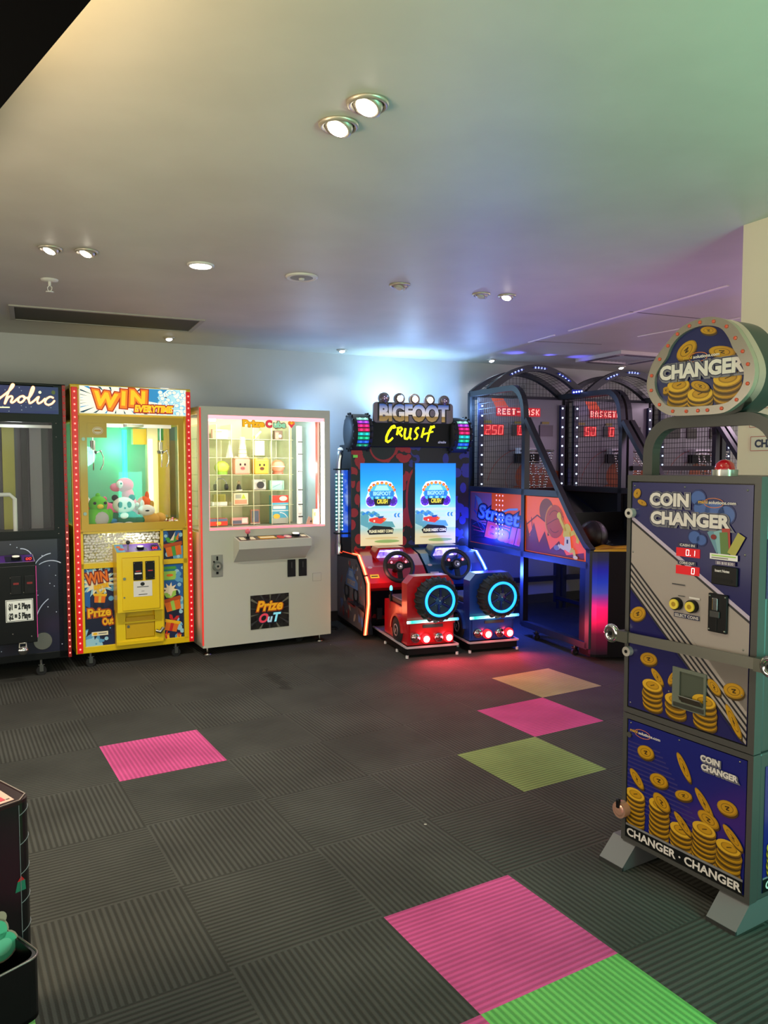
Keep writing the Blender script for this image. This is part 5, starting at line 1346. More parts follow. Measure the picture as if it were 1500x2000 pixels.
# dashboards (red and blue consoles)
def console(u0, u1, mat, wu, red):
    m = MB().prism([(1.05, 0.40), (0.66, 0.40), (0.615, 0.43), (0.61, 0.47), (0.74, 0.585), (0.87, 0.665), (1.05, 0.70)], 'x', u0, u1, mat)
    m.prism([(1.05, 0.05), (0.95, 0.05), (0.90, 0.40), (1.05, 0.40)], 'x', u0, u1, CAMO_K)
    m.box(u0, u0 + .03, 0.68, 1.05, 0.04, 0.41, mat); m.box(u1 - .03, u1, 0.68, 1.05, 0.04, 0.41, mat)
    Ua = Art(m, (0, 0.90, 0.40), (1, 0, 0), Vector((0, -.05, .35)) * 1)
    o = m.build('dashboard', bf, 'red dashboard' if red else 'blue dashboard')
    # footwell pattern and pedals
    f = MB(); f.box(u0 + .03, u1 - .03, 0.93, 0.95, 0.06, 0.40, CAMO_K); A = Art(f, (0, 0.93, 0))
    q = random.Random(9 if red else 5)
    for k in range(14): A.ell(q.uniform(u0 + .06, u1 - .06), q.uniform(.10, .38), q.uniform(.02, .05), q.uniform(.015, .03), (CAMO_R if red else CAMO_B) if k % 3 else CAMO_K, 1 + k * .05, n=6)
    f.build('footwell', o)
    f = MB().box(wu - .10, wu - .055, .86, .90, .12, .22, DGREY, .005).box(wu + .01, wu + .05, .86, .90, .11, .23, DGREY, .005); f.build('pedals', o)
    # fender arch at the left of the footwell
    pts = [(u0 + .115 * (1 - cos(PI / 2 * i / 10)) * 0 + u0 + .135 * cos(PI / 2 * i / 10), .04 + .24 * sin(PI / 2 * i / 10)) for i in range(11)]
    MB().prism([(u0, .04)] + pts + [(u0, .28)], 'y', .665, .93, M('fender_black', '#14121a', .3)).build('fender', o)
    # hood with instrument display
    h = MB()
    hx = [(-.15, .655), (-.112, .735), (.115, .735), (.15, .66), (.118, .607), (-.118, .607)]
    hi = [(-.128, .655), (-.098, .718), (.100, .718), (.126, .662), (.10, .622), (-.10, .622)]
    P = lambda L_: [(wu + a, b) for a, b in L_]
    h.ringprism(P(hx), P(hi), 'y', .80, .96, mat)
    h.prism(P(hi), 'y', .93, .96, BLACK)
    ho = h.build('instrument_hood', o)
    d = MB(); dm = noise_mat('dash_display', '#5a3fd0', '#d8c8ff', 22, .3, lo=.35, hi=.75, emit=1.3)
    d.prism([(wu + a * .92, .665 + (b - .665) * .9) for a, b in hi], 'y', .84, .93, dm); A = Art(d, (0, .84, 0))
    DW = M('display_white', '#f4e8ff', .3, emit=1.4); DV = M('display_violet', '#8a6af0', .3, emit=1.0); DP_ = M('display_pink', '#e68af0', .3, emit=1.0)
    A.arc(wu - .055, .662, .030, 0, 2 * PI, .005, DV, 1, 16); A.arc(wu + .055, .662, .030, 0, 2 * PI, .005, DV, 1, 16); A.rect(wu - .02, .69, wu + .03, .708, DW, 1); A.line([(wu - .09, .70), (wu + .09, .703)], .006, DW, 1); A.ell(wu - .075, .635, .014, .010, DP_, 1); A.ell(wu + .06, .65, .02, .012, DW, 1)
    d.build('display', o)
    # sticker on the dash
    s = MB(); A = Art(s, (0, 0.61, 0.47), (1, 0, 0), Vector((0, .13, .115))); v = .055
    A.rect(u0 + .02, v, u0 + .095, v + .038, M('sticker_yellow', '#d8c02a', .5, emit=.15) if red else M('sticker_pale', '#c8a89a', .5), 1); A.rect(u0 + .03, v + .014, u0 + .085, v + .024, BLK_INK, 2); A.ell(u0 + .04, v + .115, .02, .012, M('sticker_white2', '#d8b0b4', .4), 1)
    s.build('warning_sticker', o)
    # steering wheel, tilted towards the player
    w = MB(); c = Vector((wu, .60, .598)); ax = Vector((0, -.92, .40)).normalized(); e1 = Vector((1, 0, 0)); e2 = Vector((0, .40, .92)).normalized()
    ring = [c + e1 * (.118 * cos(2 * PI * k / 40)) + e2 * (.118 * sin(2 * PI * k / 40)) for k in range(40)]
    w.tube(ring, .0185, M('wheel_grip', '#18191b', .6), n=10, closed=True)
    for a in (.12, PI - .12, -PI / 2):
        p = c + e1 * (.11 * cos(a)) + e2 * (.11 * sin(a))
        w.tube([c, p], 0, BLACKM, sq=(.020, .008))
    w.cyl(c - ax * .01, c + ax * .022, .042, BLACKM, n=24)
    w.cyl(c - ax * .12, c, .022, BLACKM, n=14)
    wo = w.build('steering_wheel', bf, 'steering wheel of the red side' if red else 'steering wheel of the blue side')
    em = MB(); A = Art(em, c + ax * .022, e1, e2); A.ell(0, 0, .026, .026, M('emblem_silver', '#b8b4b8', .25, .7), 1); A.star(0, 0, .020, .010, 4, BLK_INK, 2, .4); A.ell(.006, -.004, .008, .008, M('emblem_white', '#f0eaea', .3, emit=.3), 3); em.build('emblem', wo)
    for sgn in (-1, 1):
        p = c + e1 * (sgn * .062) + e2 * .038
        MB().cyl(p - ax * .012, p + ax * .006, .017, M('button_red_base', '#5c0a10', .3), n=16).ball(p + ax * .008, .010, M('button_red_lit', '#ff6a78', .3, emit=2.5), n=10).build('button', wo)
    return o
console(-0.094, 0.415, REDP, 0.150, True)
console(0.435, 0.944, BLUD, 0.655, False)
# side panels with light edging
prof = [(1.50, .64), (.862, .667), (.735, .58), (.604, .473), (.600, .307), (.690, .036), (1.50, .036)]
def side_panel(u0, u1, red):
    m = MB().prism(prof, 'x', u0, u1, BLACK if red else BLUP)
    if red:
        A = Art(m, (u0, 0, 0), (0, -1, 0), (0, 0, 1))       # v = z, u = -depth
        art = [(-1.49, .60), (-.88, .635), (-.76, .56), (-.64, .45), (-.64, .30), (-.72, .06), (-1.49, .06)]
        A.poly(art, M('panel_smoke', '#6a6062', .35), 1)
        q = random.Random(4)
        for k in range(60):
            A.ell(q.uniform(-1.4, -.72), q.uniform(.10, .58), q.uniform(.01, .05), q.uniform(.008, .03), q.choice([MATS['panel_smoke'], M('panel_blue', '#587ab8', .4), M('panel_red', '#a83a34', .4), M('panel_tan', '#c0aa90', .4), M('panel_dark', '#1c1a1c', .4)]), 1.2 + k * .02, rot=q.uniform(0, 3), n=8)
        # truck picture and name
        for du in (-1.18, -.90): A.ell(du, .33, .085, .085, BLK_INK, 3); A.ell(du, .33, .04, .04, M('panel_grey', '#6a6a70', .4), 3.2)
        A.poly([(-1.22, .38), (-1.18, .47), (-1.10, .54), (-.98, .54), (-.92, .47), (-.84, .44), (-.84, .38)], M('panel_truckblue', '#6488c0', .4), 3.4); A.poly([(-1.13, .47), (-1.09, .52), (-1.0, .52), (-.97, .47)], M('panel_ice', '#9ab4cc', .4), 3.6)
        A.text('BIGFOOT', -1.04, .40, .06, M('panel_tan', '#7c6a58', .4), 4, bold=.003, width=.24)
        A.text('CRUSH', -1.04, .215, .085, M('panel_crush', '#b03028', .4), 4, bold=.004, shear=.2, width=.25)
    o = m.build('side_panel', bf, 'left side panel with truck artwork' if red else 'blue right side panel')
    pts = [(1.48, .652), (.862, .672), (.730, .584), (.672, .535)], [(.655, .520), (.600, .473), (.596, .307), (.690, .036)]
    mt = M('led_orange', '#ff8a5a', .4, emit=3.2, sample=True) if red else M('led_iceblue', '#a8d4ff', .4, emit=3.0, sample=True)
    mt2 = M('led_orange_red', '#ff4a2a', .4, emit=1.3) if red else M('led_blue', '#2a5aff', .4, emit=1.6)
    for pp in pts:
        l = MB(); l.tube([((u0 + u1) / 2, y, z) for y, z in pp], 0, mt, sq=(.007, .004))
        l.tube([(u0 + .004, y, z) for y, z in pp], 0, mt2, sq=(.004, .003)); l.tube([(u1 - .004, y, z) for y, z in pp], 0, mt2, sq=(.004, .003))
        l.build('led_strip', o)
    return o
side_panel(-0.126, -0.096, True)
side_panel(0.946, 0.976, False)
# exhaust stack at the left rear, with a blue light panel
ex = MB()
ex.tube([(-0.209, 1.15, .70), (-0.207, 1.15, 1.40), (-0.203, 1.15, 1.46), (-0.195, 1.15, 1.50)], .027, CHROME, n=18)
ex.lathe([(.027, 0), (.027, .05), (.022, .05), (.022, .01)], CHROME, (-0.195, 1.15, 1.50), (.12, 0, 1), n=18)
ex.ball((-0.189, 1.15, 1.555), .024, M('frosted_cap', '#cfe0ea', .3, emit=.5), (1, 1, .8), n=12)
exo = ex.build('exhaust_stack', bf)
for z in (.835, 1.385): MB().box(-0.242, -0.12, 1.11, 1.19, z - .006, z + .006, BLACK).build('bracket', exo)
led = MB(); DOT = M('cyan_led', '#c8fff4', .3, emit=2.6); HOLD = M('led_holder_teal', '#3f8288', .35, emit=.15)
for s, uu in ((0, -.2345), (1, -.182)):
    led.box(uu - .007, uu + .007, 1.122, 1.135, .86, 1.35, HOLD)
    for k in range(16): led.ball((uu, 1.119, .87 + k * .0315), .0062, DOT, n=7)
led.build('led_column', exo)
MB().box(-.172, -.126, 1.14, 1.17, .80, 1.38, noise_mat('blue_light_panel', '#1a50d8', '#b4ccf4', 9, .3, lo=.45, hi=.7, emit=.55)).build('light_panel', exo)
MB().lathe([(.034, 0), (.034, .08), (.027, .10)], CHROME, (-0.209, 1.15, .655), n=18).build('base_collar', exo)
# seats
def seat(du, mat, red):
    nm = 'red' if red else 'blue'
    b = MB()
    # backrest with cut corners
    b.prism([(.012, .085), (.385, .085), (.385, .545), (.335, .600), (.062, .600), (.012, .545)], 'y', .035, .150, mat)
    b.box(.012, .385, .15, .56, .085, .355, mat, .004)
    b.box(.03, .367, .018, .035, .10, .255, mat, .004)
    b.box(.13, .29, .012, .02, .215, .238, M('plate_slot', '#3a2a2c', .4))
    s = b.build('seat_unit', bf, nm + ' seat unit with a tyre on its back'); s.location = (du, 0, 0)
    MB().box(.025, .372, .155, .50, .355, .398, M('seat_vinyl', '#3a3533', .45), .012).build('seat_cushion', s)
    MB().box(0, .400, 0, .82, .018, .072, BLACK, .004).build('base_plate', s)
    t = MB(); 
    for a, c_ in (((-.006, -.006), (.406, -.006)), ((-.006, -.006), (-.006, .80)), ((.406, -.006), (.406, .80))):
        t.tube([(a[0], a[1], .078), (c_[0], c_[1], .078)], 0, TRIM, sq=(.007, .006))
    t.box(0, .4, .15, .80, .072, .080, M('deck_plate', '#8f8688', .4, .4))
    t.build('base_trim', s)
    f = MB()
    for u, y in ((.0, .0), (.40, .0), (.0, .22), (.0, .5), (.4, .4)): f.cyl((u, y, 0), (u, y, .02), .011, M('foot_pad', '#d8d4d0', .5), n=12)
    f.build('foot_pads', s)
    # tyre
    y = MB(); c = (.222, -.02, .430)
    y.lathe([(.105, .065), (.128, .072), (.150, .060), (.160, .03), (.160, -.02), (.150, -.05)], TYR, c, (0, -1, 0), n=44)
    for k in range(22):
        a = 2 * PI * k / 22
        p0 = Vector((c[0] + .158 * cos(a), c[1] + .03, c[2] + .158 * sin(a))); p1 = Vector((c[0] + .166 * cos(a + .06), c[1] - .015, c[2] + .166 * sin(a + .06))); p2 = Vector((c[0] + .140 * cos(a + .07), c[1] - .068, c[2] + .140 * sin(a + .07)))
        y.tube([p0, p1, p2], .010, TYR, n=5)
    yo = y.build('tyre', s)
    MB().lathe([(.100, .072), (.118, .072), (.118, .080), (.100, .080)], M('cyan_ring', '#1e90ff', .3, emit=1.8, sample=True), c, (0, -1, 0), n=48, closed=True).build('ring_light', s)
    hb = MB().lathe([(.100, .062), (.060, .058), (.03, .066), (.002, .068)], M('hub_navy', '#0c1038', .25), c, (0, -1, 0), n=32)
    for k in range(6):
        a = PI / 3 * k + .3; hb.tube([(c[0] + .03 * cos(a), c[1] - .066, c[2] + .03 * sin(a)), (c[0] + .09 * cos(a + .15), c[1] - .066, c[2] + .09 * sin(a + .15))], .009, M('hub_spoke', '#16184c', .25, .4), n=6)
        hb.ball((c[0] + .045 * cos(a + .4), c[1] - .066, c[2] + .045 * sin(a + .4)), .004, STEEL, n=6)
    hb.ball((c[0], c[1] - .07, c[2]), .008, STEEL, n=8)
    hb.build('hub', s)
    LBm = ramp_mat('light_bar_glow', [(-.01, '#c8f4ec'), (.03, '#16c8a0'), (.10, '#7af4e6'), (.18, '#dffffb'), (.26, '#30a0d8'), (.31, '#a8fff0'), (.345, '#8af4e6'), (.41, '#0a68c8')], 'X', 1.3, .3)
    MB().tube([(-.004, -.012, .268), (.405, -.012, .272)], .011, LBm, n=10).build('light_bar', s)
    LBo = MB().box(.02, .38, -.002, .018, .245, .258, mat); LBo.build('bar_shelf', s)
    for k, (u, z) in enumerate(((.070, .145), (.150, .135), (.253, .138), (.332, .134))):
        lit = k in (1, 3)
        MB().lathe([(.036, 0), (.036, .022), (.029, .028), (.010, .034)], M('tail_lit', '#e02028', .3, emit=1.6, ehex='#ff1420', sample=True) if lit else M('tail_chrome', '#c8a8a8', .12, 1.0), (u, .02, z), (0, -1, 0), n=22).build('tail_lamp', s, 'lit red tail lamp' if lit else 'chrome unlit lamp')
        if lit: MB().ball((u, -.013, z), .024, M('tail_core', '#ffd8d0', .3, emit=7, sample=True), (1, .35, 1), n=16).build('tail_bulb', s)
    # dummy wheel on the left side
    for side, ux in ((-1, .012), (1, .385)):
        wv = MB(); wc = (ux, .23, .165)
        wv.lathe([(.105, 0), (.102, .014), (.06, .018), (.002, .018)], TYR, wc, (side, 0, 0), n=30)
        wo = wv.build('side_wheel', s)
        e = MB().lathe([(.046, .018), (.050, .021), (.036, .021), (.036, .018)], M('emblem_rim', '#c0a8a8', .3, .5), wc, (side, 0, 0), n=24, closed=True)
        A = Art(e, (ux + side * .021, .23, .165), (0, -side * -1 * -1, 0) if side > 0 else (0, -1, 0), (0, 0, 1)); A.star(0, 0, .026, .010, 4, MATS['emblem_rim'], 1, .78)
        e.build('wheel_emblem', s)
        q = MB(); n_ = 14
        outer = [(.23 + .128 * cos(PI * i / n_), .165 + .128 * sin(PI * i / n_)) for i in range(n_ + 1)]; inner = [(.23 + .108 * cos(PI * i / n_), .165 + .108 * sin(PI * i / n_)) for i in range(n_ + 1)]
        q.prism(outer + [(.122, .08), (.122, .165)] + inner[::-1] + [(.338, .165), (.338, .08), (.358, .08)] if False else outer + inner[::-1], 'x', ux, ux + side * .022, mat)
        q.build('wheel_arch', s)
    g = MB().cyl((.02, .42, .30), (.02, .42, .44), .010, BLACK, n=10).ball((.02, .42, .455), .018, M('gear_tip', '#58d8ff', .3, emit=2.0), (.7, .7, 1.4), n=10)
    g.build('gear_lever', s)
    return s
seat(0.0, REDP, True)
seat(0.506, BLUP, False)
# the game's own lamps, plus blue fills added for the back wall
for du in (0.0, 0.506):
    for u in (.150, .332):
        light('tail_lamp_glow', 'SPOT', BF.W(du + u, -.06, .16), 13.0, (1.0, 0.05, 0.09), .03, BF.W(du + u, -.42, 0), 140, 1.0, spec=0.0)
        light('tail_lamp_glow', 'POINT', BF.W(du + u, -.05, .14), 0.35, (1.0, 0.05, 0.09), .02, spec=0.0)
    light('ring_glow', 'POINT', BF.W(du + .22, -.13, .40), 0.22, (0.1, 0.55, 1.0), .08)
    light('bar_glow', 'POINT', BF.W(du + .2, -.05, .25), 0.14, (0.1, 0.9, 0.8), .05)
light('panel_red_glow', 'POINT', BF.W(-.20, .66, .25), 0.6, (1.0, 0.22, 0.10), .05)
light('panel_red_glow', 'POINT', BF.W(.02, .55, .55), 0.7, (1.0, 0.25, 0.18), .05)
light('panel_blue_glow', 'POINT', BF.W(1.06,    .55, .52), 30, (0.03, 0.08, 1.0), .06)
light('panel_blue_glow', 'POINT', BF.W(1.03, 1.0, .80), 8, (0.05, 0.12, 1.0), .06)
light('console_blue_glow', 'POINT', BF.W(.78, .45, .62), 0.5, (0.15, 0.4, 1.0), .05)
light('screen_glow', 'AREA', BF.W(.40, .98, 1.08), 1.5, (0.6, 0.85, 1.0), .8, BF.W(.4, 0, .9), size_y=.6)
light('marquee_top_light', 'SPOT', BF.W(.42, 1.22, 1.82), 34, (0.40, 0.76, 1.0), .05, BF.W(.45, 1.60, 2.44), 130, .9)
light('wall_blue_fill', 'POINT', BF.W(-.42, 1.15, 1.80), 7.5, (0.30, 0.56, 1.0), .06, spec=0.2)  # added beside the cabinet to turn the wall bluer, likewise the next
light('wall_blue_fill', 'POINT', BF.W(1.12, 1.25, 1.95), 8, (0.30, 0.56, 1.0), .06, spec=0.2)
light('marquee_blue_fill', 'POINT', BF.W(.42, 1.02, 2.08), 5, (0.30, 0.58, 1.0), .08, spec=0.3)  # broad blue wash added above the marquee, not a lamp of its own
light('marquee_lamp_glow', 'POINT', BF.W(.42, .90, 1.99), 0.35, (1.0, .85, .6), .05)
# ================================================================== BASKETBALL MACHINES
FRM = M('frame_steel_blue', '#262930', 0.4, 0.1)
WIRE = M('black_wire', '#17171a', 0.45, 0.4)
BB_DOT = M('blue_white_led', '#cfe2ff', .3, emit=2.8); BB_BLUE = M('blue_led_holder', '#10208a', .35, emit=.35); BB_HOT = M('arch_led', '#9fb4ff', .3, emit=3.5)
BACKB = M('grey_backboard', '#77747a', 0.3)
LEDBG = M('led_board_red', '#5a0206', .35, emit=.9, ehex='#b00410'); LEDON = M('led_red_on', '#ff5a54', .3, emit=1.3); LEDHOT = M('led_red_core', '#ff9c90', .3, emit=1.3); LEDOFF = M('led_window_dark', '#2a2022', .3)
ORG = M('panel_orange', '#e2501a', .35, emit=.18);  # panel print emits some of its orange to look brighter
FONT5 = {'B': ('1110', '1001', '1110', '1001', '1110'), 'A': ('0110', '1001', '1111', '1001', '1001'), 'S': ('0111', '1000', '0110', '0001', '1110'), 'K': ('1001', '1010', '1100', '1010', '1001'), 'E': ('1111', '1000', '1110', '1000', '1111'), 'T': ('1111', '0110', '0110', '0110', '0110'), 'R': ('1110', '1001', '1110', '1010', '1001'), '-': ('0000', '0000', '1111', '0000', '0000'), ' ': ('0000',) * 5, 'L': ('1000', '1000', '1000', '1000', '1111')}
def dots(A, txt, u, v, h, mat, L=2, adv=None):
    p = h / 5
    for ch in txt:
        for r, row in enumerate(FONT5[ch]):
            for c, bit in enumerate(row):
                if bit == '1': A.rect(u + c * p * .8, v + h - (r + 1) * p + p * .1, u + (c + 1) * p * .8 - p * .02, v + h - r * p, mat, L)
        u += (adv or p * 4.0)
MW = 0.97
def bball(k, label, scroll, score, stick=False):
    off = k * 1.045
    px, py, _ = (1.44123, 5.68928, 0)
    B0 = Frame(px, py, 21.1); p = B0.W(off, 0)
    t = thing('basketball_machine', label, 'basketball machine', p, B0.a, 'basketball hoop machines in a row')
    yr, ym_, yf, za = 1.73, 0.755, -0.145, 1.20
    s_ = .024
    fr = MB()
    def tb(pts, a=.024, b=.024): fr.tube(pts, 0, FRM, sq=(a, b))
    for u in (0.0, MW):
        tb([(u, yr, .06), (u, yr, 2.10)])
        # top rail that bends down into the middle post
        pts = [(u, yr, 2.085), (u, 1.03, 2.075)] + [(u, .98 - .20 * sin(a) , 1.865 + .21 * cos(a)) for a in [PI / 2 * i / 8 for i in range(1, 8)]] + [(u, .775, 1.84), (u, ym_, 1.70)]
        tb(pts)
        tb([(u, ym_, 1.76), (u, ym_, .09)])
        tb([(u, .735, 1.80), (u, .10, 1.04), (u, -.10, .84), (u, yf - .02, .80)], .024, .020)
        tb([(u, yr, za), (u, .24, za)]); tb([(u, yr, .675), (u, yf, .695)]); tb([(u, ym_, .105), (u, yf, .105)]); tb([(u, yf, .09), (u, yf, .82)])
        tb([(u, yr, .105), (u, ym_, .105)], .016, .016) if u > 0.5 else None
    tb([(0, yr, 2.06), (MW, yr, 2.06)]); tb([(0, yr, .30), (MW, yr, .30)]); tb([(0, yr, za), (MW, yr, za)])
    def arch(y, rise, w):
        tb([(MW * i / 20, y, 2.095 + rise * (1 - (2 * i / 20 - 1) ** 2)) for i in range(21)], w, .026)
    arch(1.38, .215, .03); arch(yr, .20, .022)
    fr.build('frame', t)
    # arch lamps
    for i0 in (.22, .47, .74):
        m = MB(); 
        for j in range(4):
            x = MW * (i0 + j * .034); z = 2.095 + .215 * (1 - (2 * x / MW - 1) ** 2)
            if j == 0: pass
            m.ball((x, 1.345, z), .008, BB_HOT, n=8)
        xs = [MW * (i0 - .02), MW * (i0 + .122)]
        m.tube([(xx, 1.353, 2.095 + .215 * (1 - (2 * xx / MW - 1) ** 2)) for xx in (xs[0], (xs[0] + xs[1]) / 2, xs[1])], 0, BB_BLUE, sq=(.003, .020))
        m.build('arch_lamp', t)
    m = MB()
    for j in range(4): m.ball((MW * (.90 + j * .03), 1.345, 2.10 + j * .004), .008, BB_HOT, n=8)
    m.box(MW * .885, MW * 1.005, 1.350, 1.355, 2.085, 2.125, BB_BLUE)
    m.build('arch_lamp', t)
    # led strips on the rear posts
    for u in (.040, MW - .040):
        m = MB().box(u - .022, u + .022, 1.600, 1.63, 1.20, 2.00, M('post_navy', '#10173a', .4))
        for j in range(9): m.ball((u + (.006 if u < .5 else -.006), 1.597, 1.245 + j * .0905), .0085, BB_DOT, n=8)
        m.build('post_lights', t)
    # wire mesh
    w = MB(); q = .0011
    for u in (0.0, MW):
        n = 27
        for i in range(1, n): y = ym_ + (yr - ym_) * i / n; w.box(u - q, u + q, y - q, y + q, za, 2.08, WIRE)
        for i in range(1, 18): z = za + .88 * i / 18; w.box(u - q, u + q, ym_, yr, z - q, z + q, WIRE)
    for i in range(1, 26):
        x = MW * i / 26; z = 2.095 + .21 * (1 - (2 * x / MW - 1) ** 2); w.tube([(x, 1.38, z), (x, yr, z - .012)], 0, WIRE, sq=(q, q)); w.box(x - q, x + q, yr - q, yr + q, 2.06, z - .012, WIRE)
    for j in range(1, 6):
        y = 1.38 + (yr - 1.38) * j / 6; w.tube([(MW * i / 16, y, 2.09 + .21 * (1 - (2 * i / 16 - 1) ** 2)) for i in range(17)], 0, WIRE, sq=(q, q))
    for j in range(1, 5): 
        z = 2.07 + .045 * j; hw = MW / 2 * math.sqrt(max(0, 1 - (z - 2.095) / .2)) if z > 2.095 else MW / 2; w.box(MW / 2 - hw, MW / 2 + hw, yr - q, yr + q, z - q, z + q, WIRE)
    w.build('wire_mesh', t)
    # backboard
    b = MB().box(.03, MW - .03, 1.64, 1.66, za, 2.05, BACKB)
    A = Art(b, (0, 1.64, 0)); A.clip = (.032, za, MW - .032, 2.048)
    A.poly([(.16, 2.05), (.29, 2.05), (.36, 1.955), (.22, 1.945), (.20, 1.99)], ORG, 1)
    A.arc(.52, 1.18, .40, .2, 2.9, .006, M('thin_red', '#8a3a34', .4), 1, 20); A.arc(.50, 1.30, .18, 0, 2 * PI, .004, MATS['thin_red'], 1, 20)
    A.line([(.355, 1.82), (.355, 1.56), (.70, 1.56), (.70, 1.82)], .007, M('board_frame', '#34323a', .4), 1)
    A.ell(.57, 1.31, .14, .14, M('ball_orange_dull', '#9a4a28', .4), 1.2); A.poly([(.40, 1.21), (.93, 1.21), (.93, 1.36), (.72, 1.40), (.5, 1.25)], MATS['ball_orange_dull'], 1.1)
    for k2 in range(4): A.line([(.62, 1.22 + k2 * .035), (.90, 1.235 + k2 * .035)], .004, M('board_brown', '#5c2c1c', .4), 2)
    bo = b.build('backboard', t)
    sx = -.045
    m = MB().box(.265 + sx, .735 + sx, 1.625, 1.64, 1.885, 1.965, LEDBG if scroll else LEDOFF); A = Art(m, (0, 1.625, 0)); A.clip = (.267 + sx, 1.887, .733 + sx, 1.963)
    for i in range(1, 9): A.rect(.265 + sx + i * .0522 - .002, 1.886, .265 + sx + i * .0522 + .002, 1.964, LEDOFF, 1)
    dots(A, scroll, .268 + sx, 1.897, .056, LEDHOT, 2, .0522)
    m.build('scroll_display', t)
    for u0, u1, val in ((.060, .295, score), (.385, .515, '0' if score else ''), (.690, .835, '')):
        m = MB().box(u0, u1, 1.625, 1.64, 1.700, 1.805, LEDOFF); A = Art(m, (0, 1.625, 0))
        n = len(val)
        if val:
            A.rect(u1 - .012 - n * .068, 1.704, u1 - .004, 1.801, LEDBG, 1)
            for i, ch in enumerate(val): seven(A, ch, u1 - (n - i) * .068 + .006, 1.712, .042, .080, LEDON, 2, .12)
        A.rect(u0 + .02, 1.815, u0 + .10, 1.838, M('dull_yellow_label', '#8f7a1c', .4), 1)
        m.build('score_display', t)
    # hoop with chain net
    m = MB(); hc = (.53, 1.42, 1.555)
    m.tube([(hc[0] + .15 * cos(2 * PI * i / 28), hc[1] + .15 * sin(2 * PI * i / 28), hc[2]) for i in range(28)], .009, M('hoop_steel', '#8e8c90', .25, .9), n=8, closed=True)
    m.box(.43, .63, 1.55, 1.64, 1.53, 1.585, M('hoop_bracket', '#c9c7cc', .3)).box(.41, .65, 1.57, 1.64, 1.44, 1.53, BLACKM)
    ho = m.build('hoop', t)
    ch = MB()
    for i in range(10):
        a = 2 * PI * i / 10; P = []
        for j in range(15):
            f = j / 14; r = .145 * (1 - .45 * f); a2 = a + (.16 * sin(f * 9)); P.append((hc[0] + r * cos(a2), hc[1] + r * sin(a2), hc[2] - .34 * f))
        for pnt in P: ch.ball(pnt, .0075, CHROME, (1, 1, 1.5), n=6)
    for f in (.30, .62, .95): ch.tube([(hc[0] + .145 * (1 - .45 * f) * cos(2 * PI * i / 24), hc[1] + .145 * (1 - .45 * f) * sin(2 * PI * i / 24), hc[2] - .34 * f) for i in range(24)], .003, CHROME, n=5, closed=True)
    ch.build('chain_net', ho)
    # side art panels
    for u, sg in ((-.004, -1), (MW + .004, 1)):
        m = MB().box(u - .006, u + .006, ym_ + .026, yr - .026, .70, za - .026, ORG if sg < 0 else BLACK)
        if sg < 0:
            A = Art(m, (u - .006, 0, 0), (0, -1, 0), (0, 0, 1)); A.clip = (-(yr - .03), .705, -(ym_ + .03), za - .03)
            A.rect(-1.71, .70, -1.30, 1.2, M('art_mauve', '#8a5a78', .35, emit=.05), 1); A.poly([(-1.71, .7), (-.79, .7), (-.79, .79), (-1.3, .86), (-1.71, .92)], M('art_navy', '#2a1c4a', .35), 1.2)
            q2 = random.Random(11)
            A.poly([(-1.62, 1.15), (-1.55, 1.05), (-1.42, 1.0), (-1.35, 1.02), (-1.45, 1.06), (-1.52, 1.12)], M('art_ice', '#7aa0b4', .35), 2); A.line([(-1.60, 1.13), (-1.62, 1.0), (-1.52, .93), (-1.40, 1.0)], .02, M('art_blue', '#3c5aa0', .35), 2)
            A.line([(-1.35, 1.02), (-1.15, 1.0), (-1.0, 1.04), (-.85, 1.05)], .018, MATS['art_ice'], 2)
            for txt, uu, vv, sz, w_ in (('Street', -1.20, .925, .17, .72), ('Ball', -1.12, .765, .19, .60)):
                A.text(txt, uu, vv, sz, M('art_ink', '#101430', .35), 3, bold=.020, rot=-.05, shear=.15, width=w_ + .05); A.text(txt, uu, vv, sz, MATS['art_blue'] if txt == 'Street' else M('art_magenta', '#c83c6c', .35, emit=.05), 4, bold=.010, rot=-.05, shear=.15, width=w_ + .01)
                A.text(txt, uu, vv, sz, MATS['art_ice'] if txt == 'Street' else M('art_red', '#d8403a', .35), 5, bold=.002, rot=-.05, shear=.15, width=w_)
            for k2 in range(22): A.line([(q2.uniform(-1.68, -.82), q2.uniform(.74, 1.02)) for _ in range(3)], .006, q2.choice([MATS['art_ink'], MATS['art_blue'], MATS['art_magenta']]), 2.5 + .02 * k2)
            # printed column of light dots
            for c_ in range(3):
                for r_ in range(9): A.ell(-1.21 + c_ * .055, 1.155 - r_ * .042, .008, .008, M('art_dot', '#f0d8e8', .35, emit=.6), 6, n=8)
        m.build('side_artwork', t, 'graffiti lettered side panel' if sg < 0 else None)
        P = [(ym_ - .026, .715), (ym_ - .026, za - .03), (.215, za - .03), (-.105, .80), (-.105, .72)]
        m = MB().prism(P, 'x', u - .006, u + .006, M('panel_glow_orange', '#ea5416', .35, emit=.30) if sg < 0 else BLACK)  # unlit panel given emission so its orange looks brighter
        if sg < 0:
            A = Art(m, (u - .006, 0, 0), (0, -1, 0), (0, 0, 1))
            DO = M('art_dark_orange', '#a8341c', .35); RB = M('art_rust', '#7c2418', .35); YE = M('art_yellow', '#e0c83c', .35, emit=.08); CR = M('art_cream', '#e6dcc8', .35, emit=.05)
            A.poly([(-.72, .72), (-.72, .98), (-.66, .84), (-.6, .96), (-.52, .80), (-.44, .90), (-.36, .76), (-.24, .84), (-.14, .74), (.08, .78), (.09, .725)], RB, 1)
            A.ell(-.42, 1.065, .10, .095, MATS['ball_orange_dull'], 1); A.line([(-.72, .93), (-.55, 1.02), (-.42, .97)], .012, RB, 1.4); A.line([(-.72, .80), (-.62, .90), (-.64, 1.0)], .010, RB, 1.4)
            A.ell(-.30, .985, .125, .130, M('art_ball', '#d2481c', .35), 2, n=28)
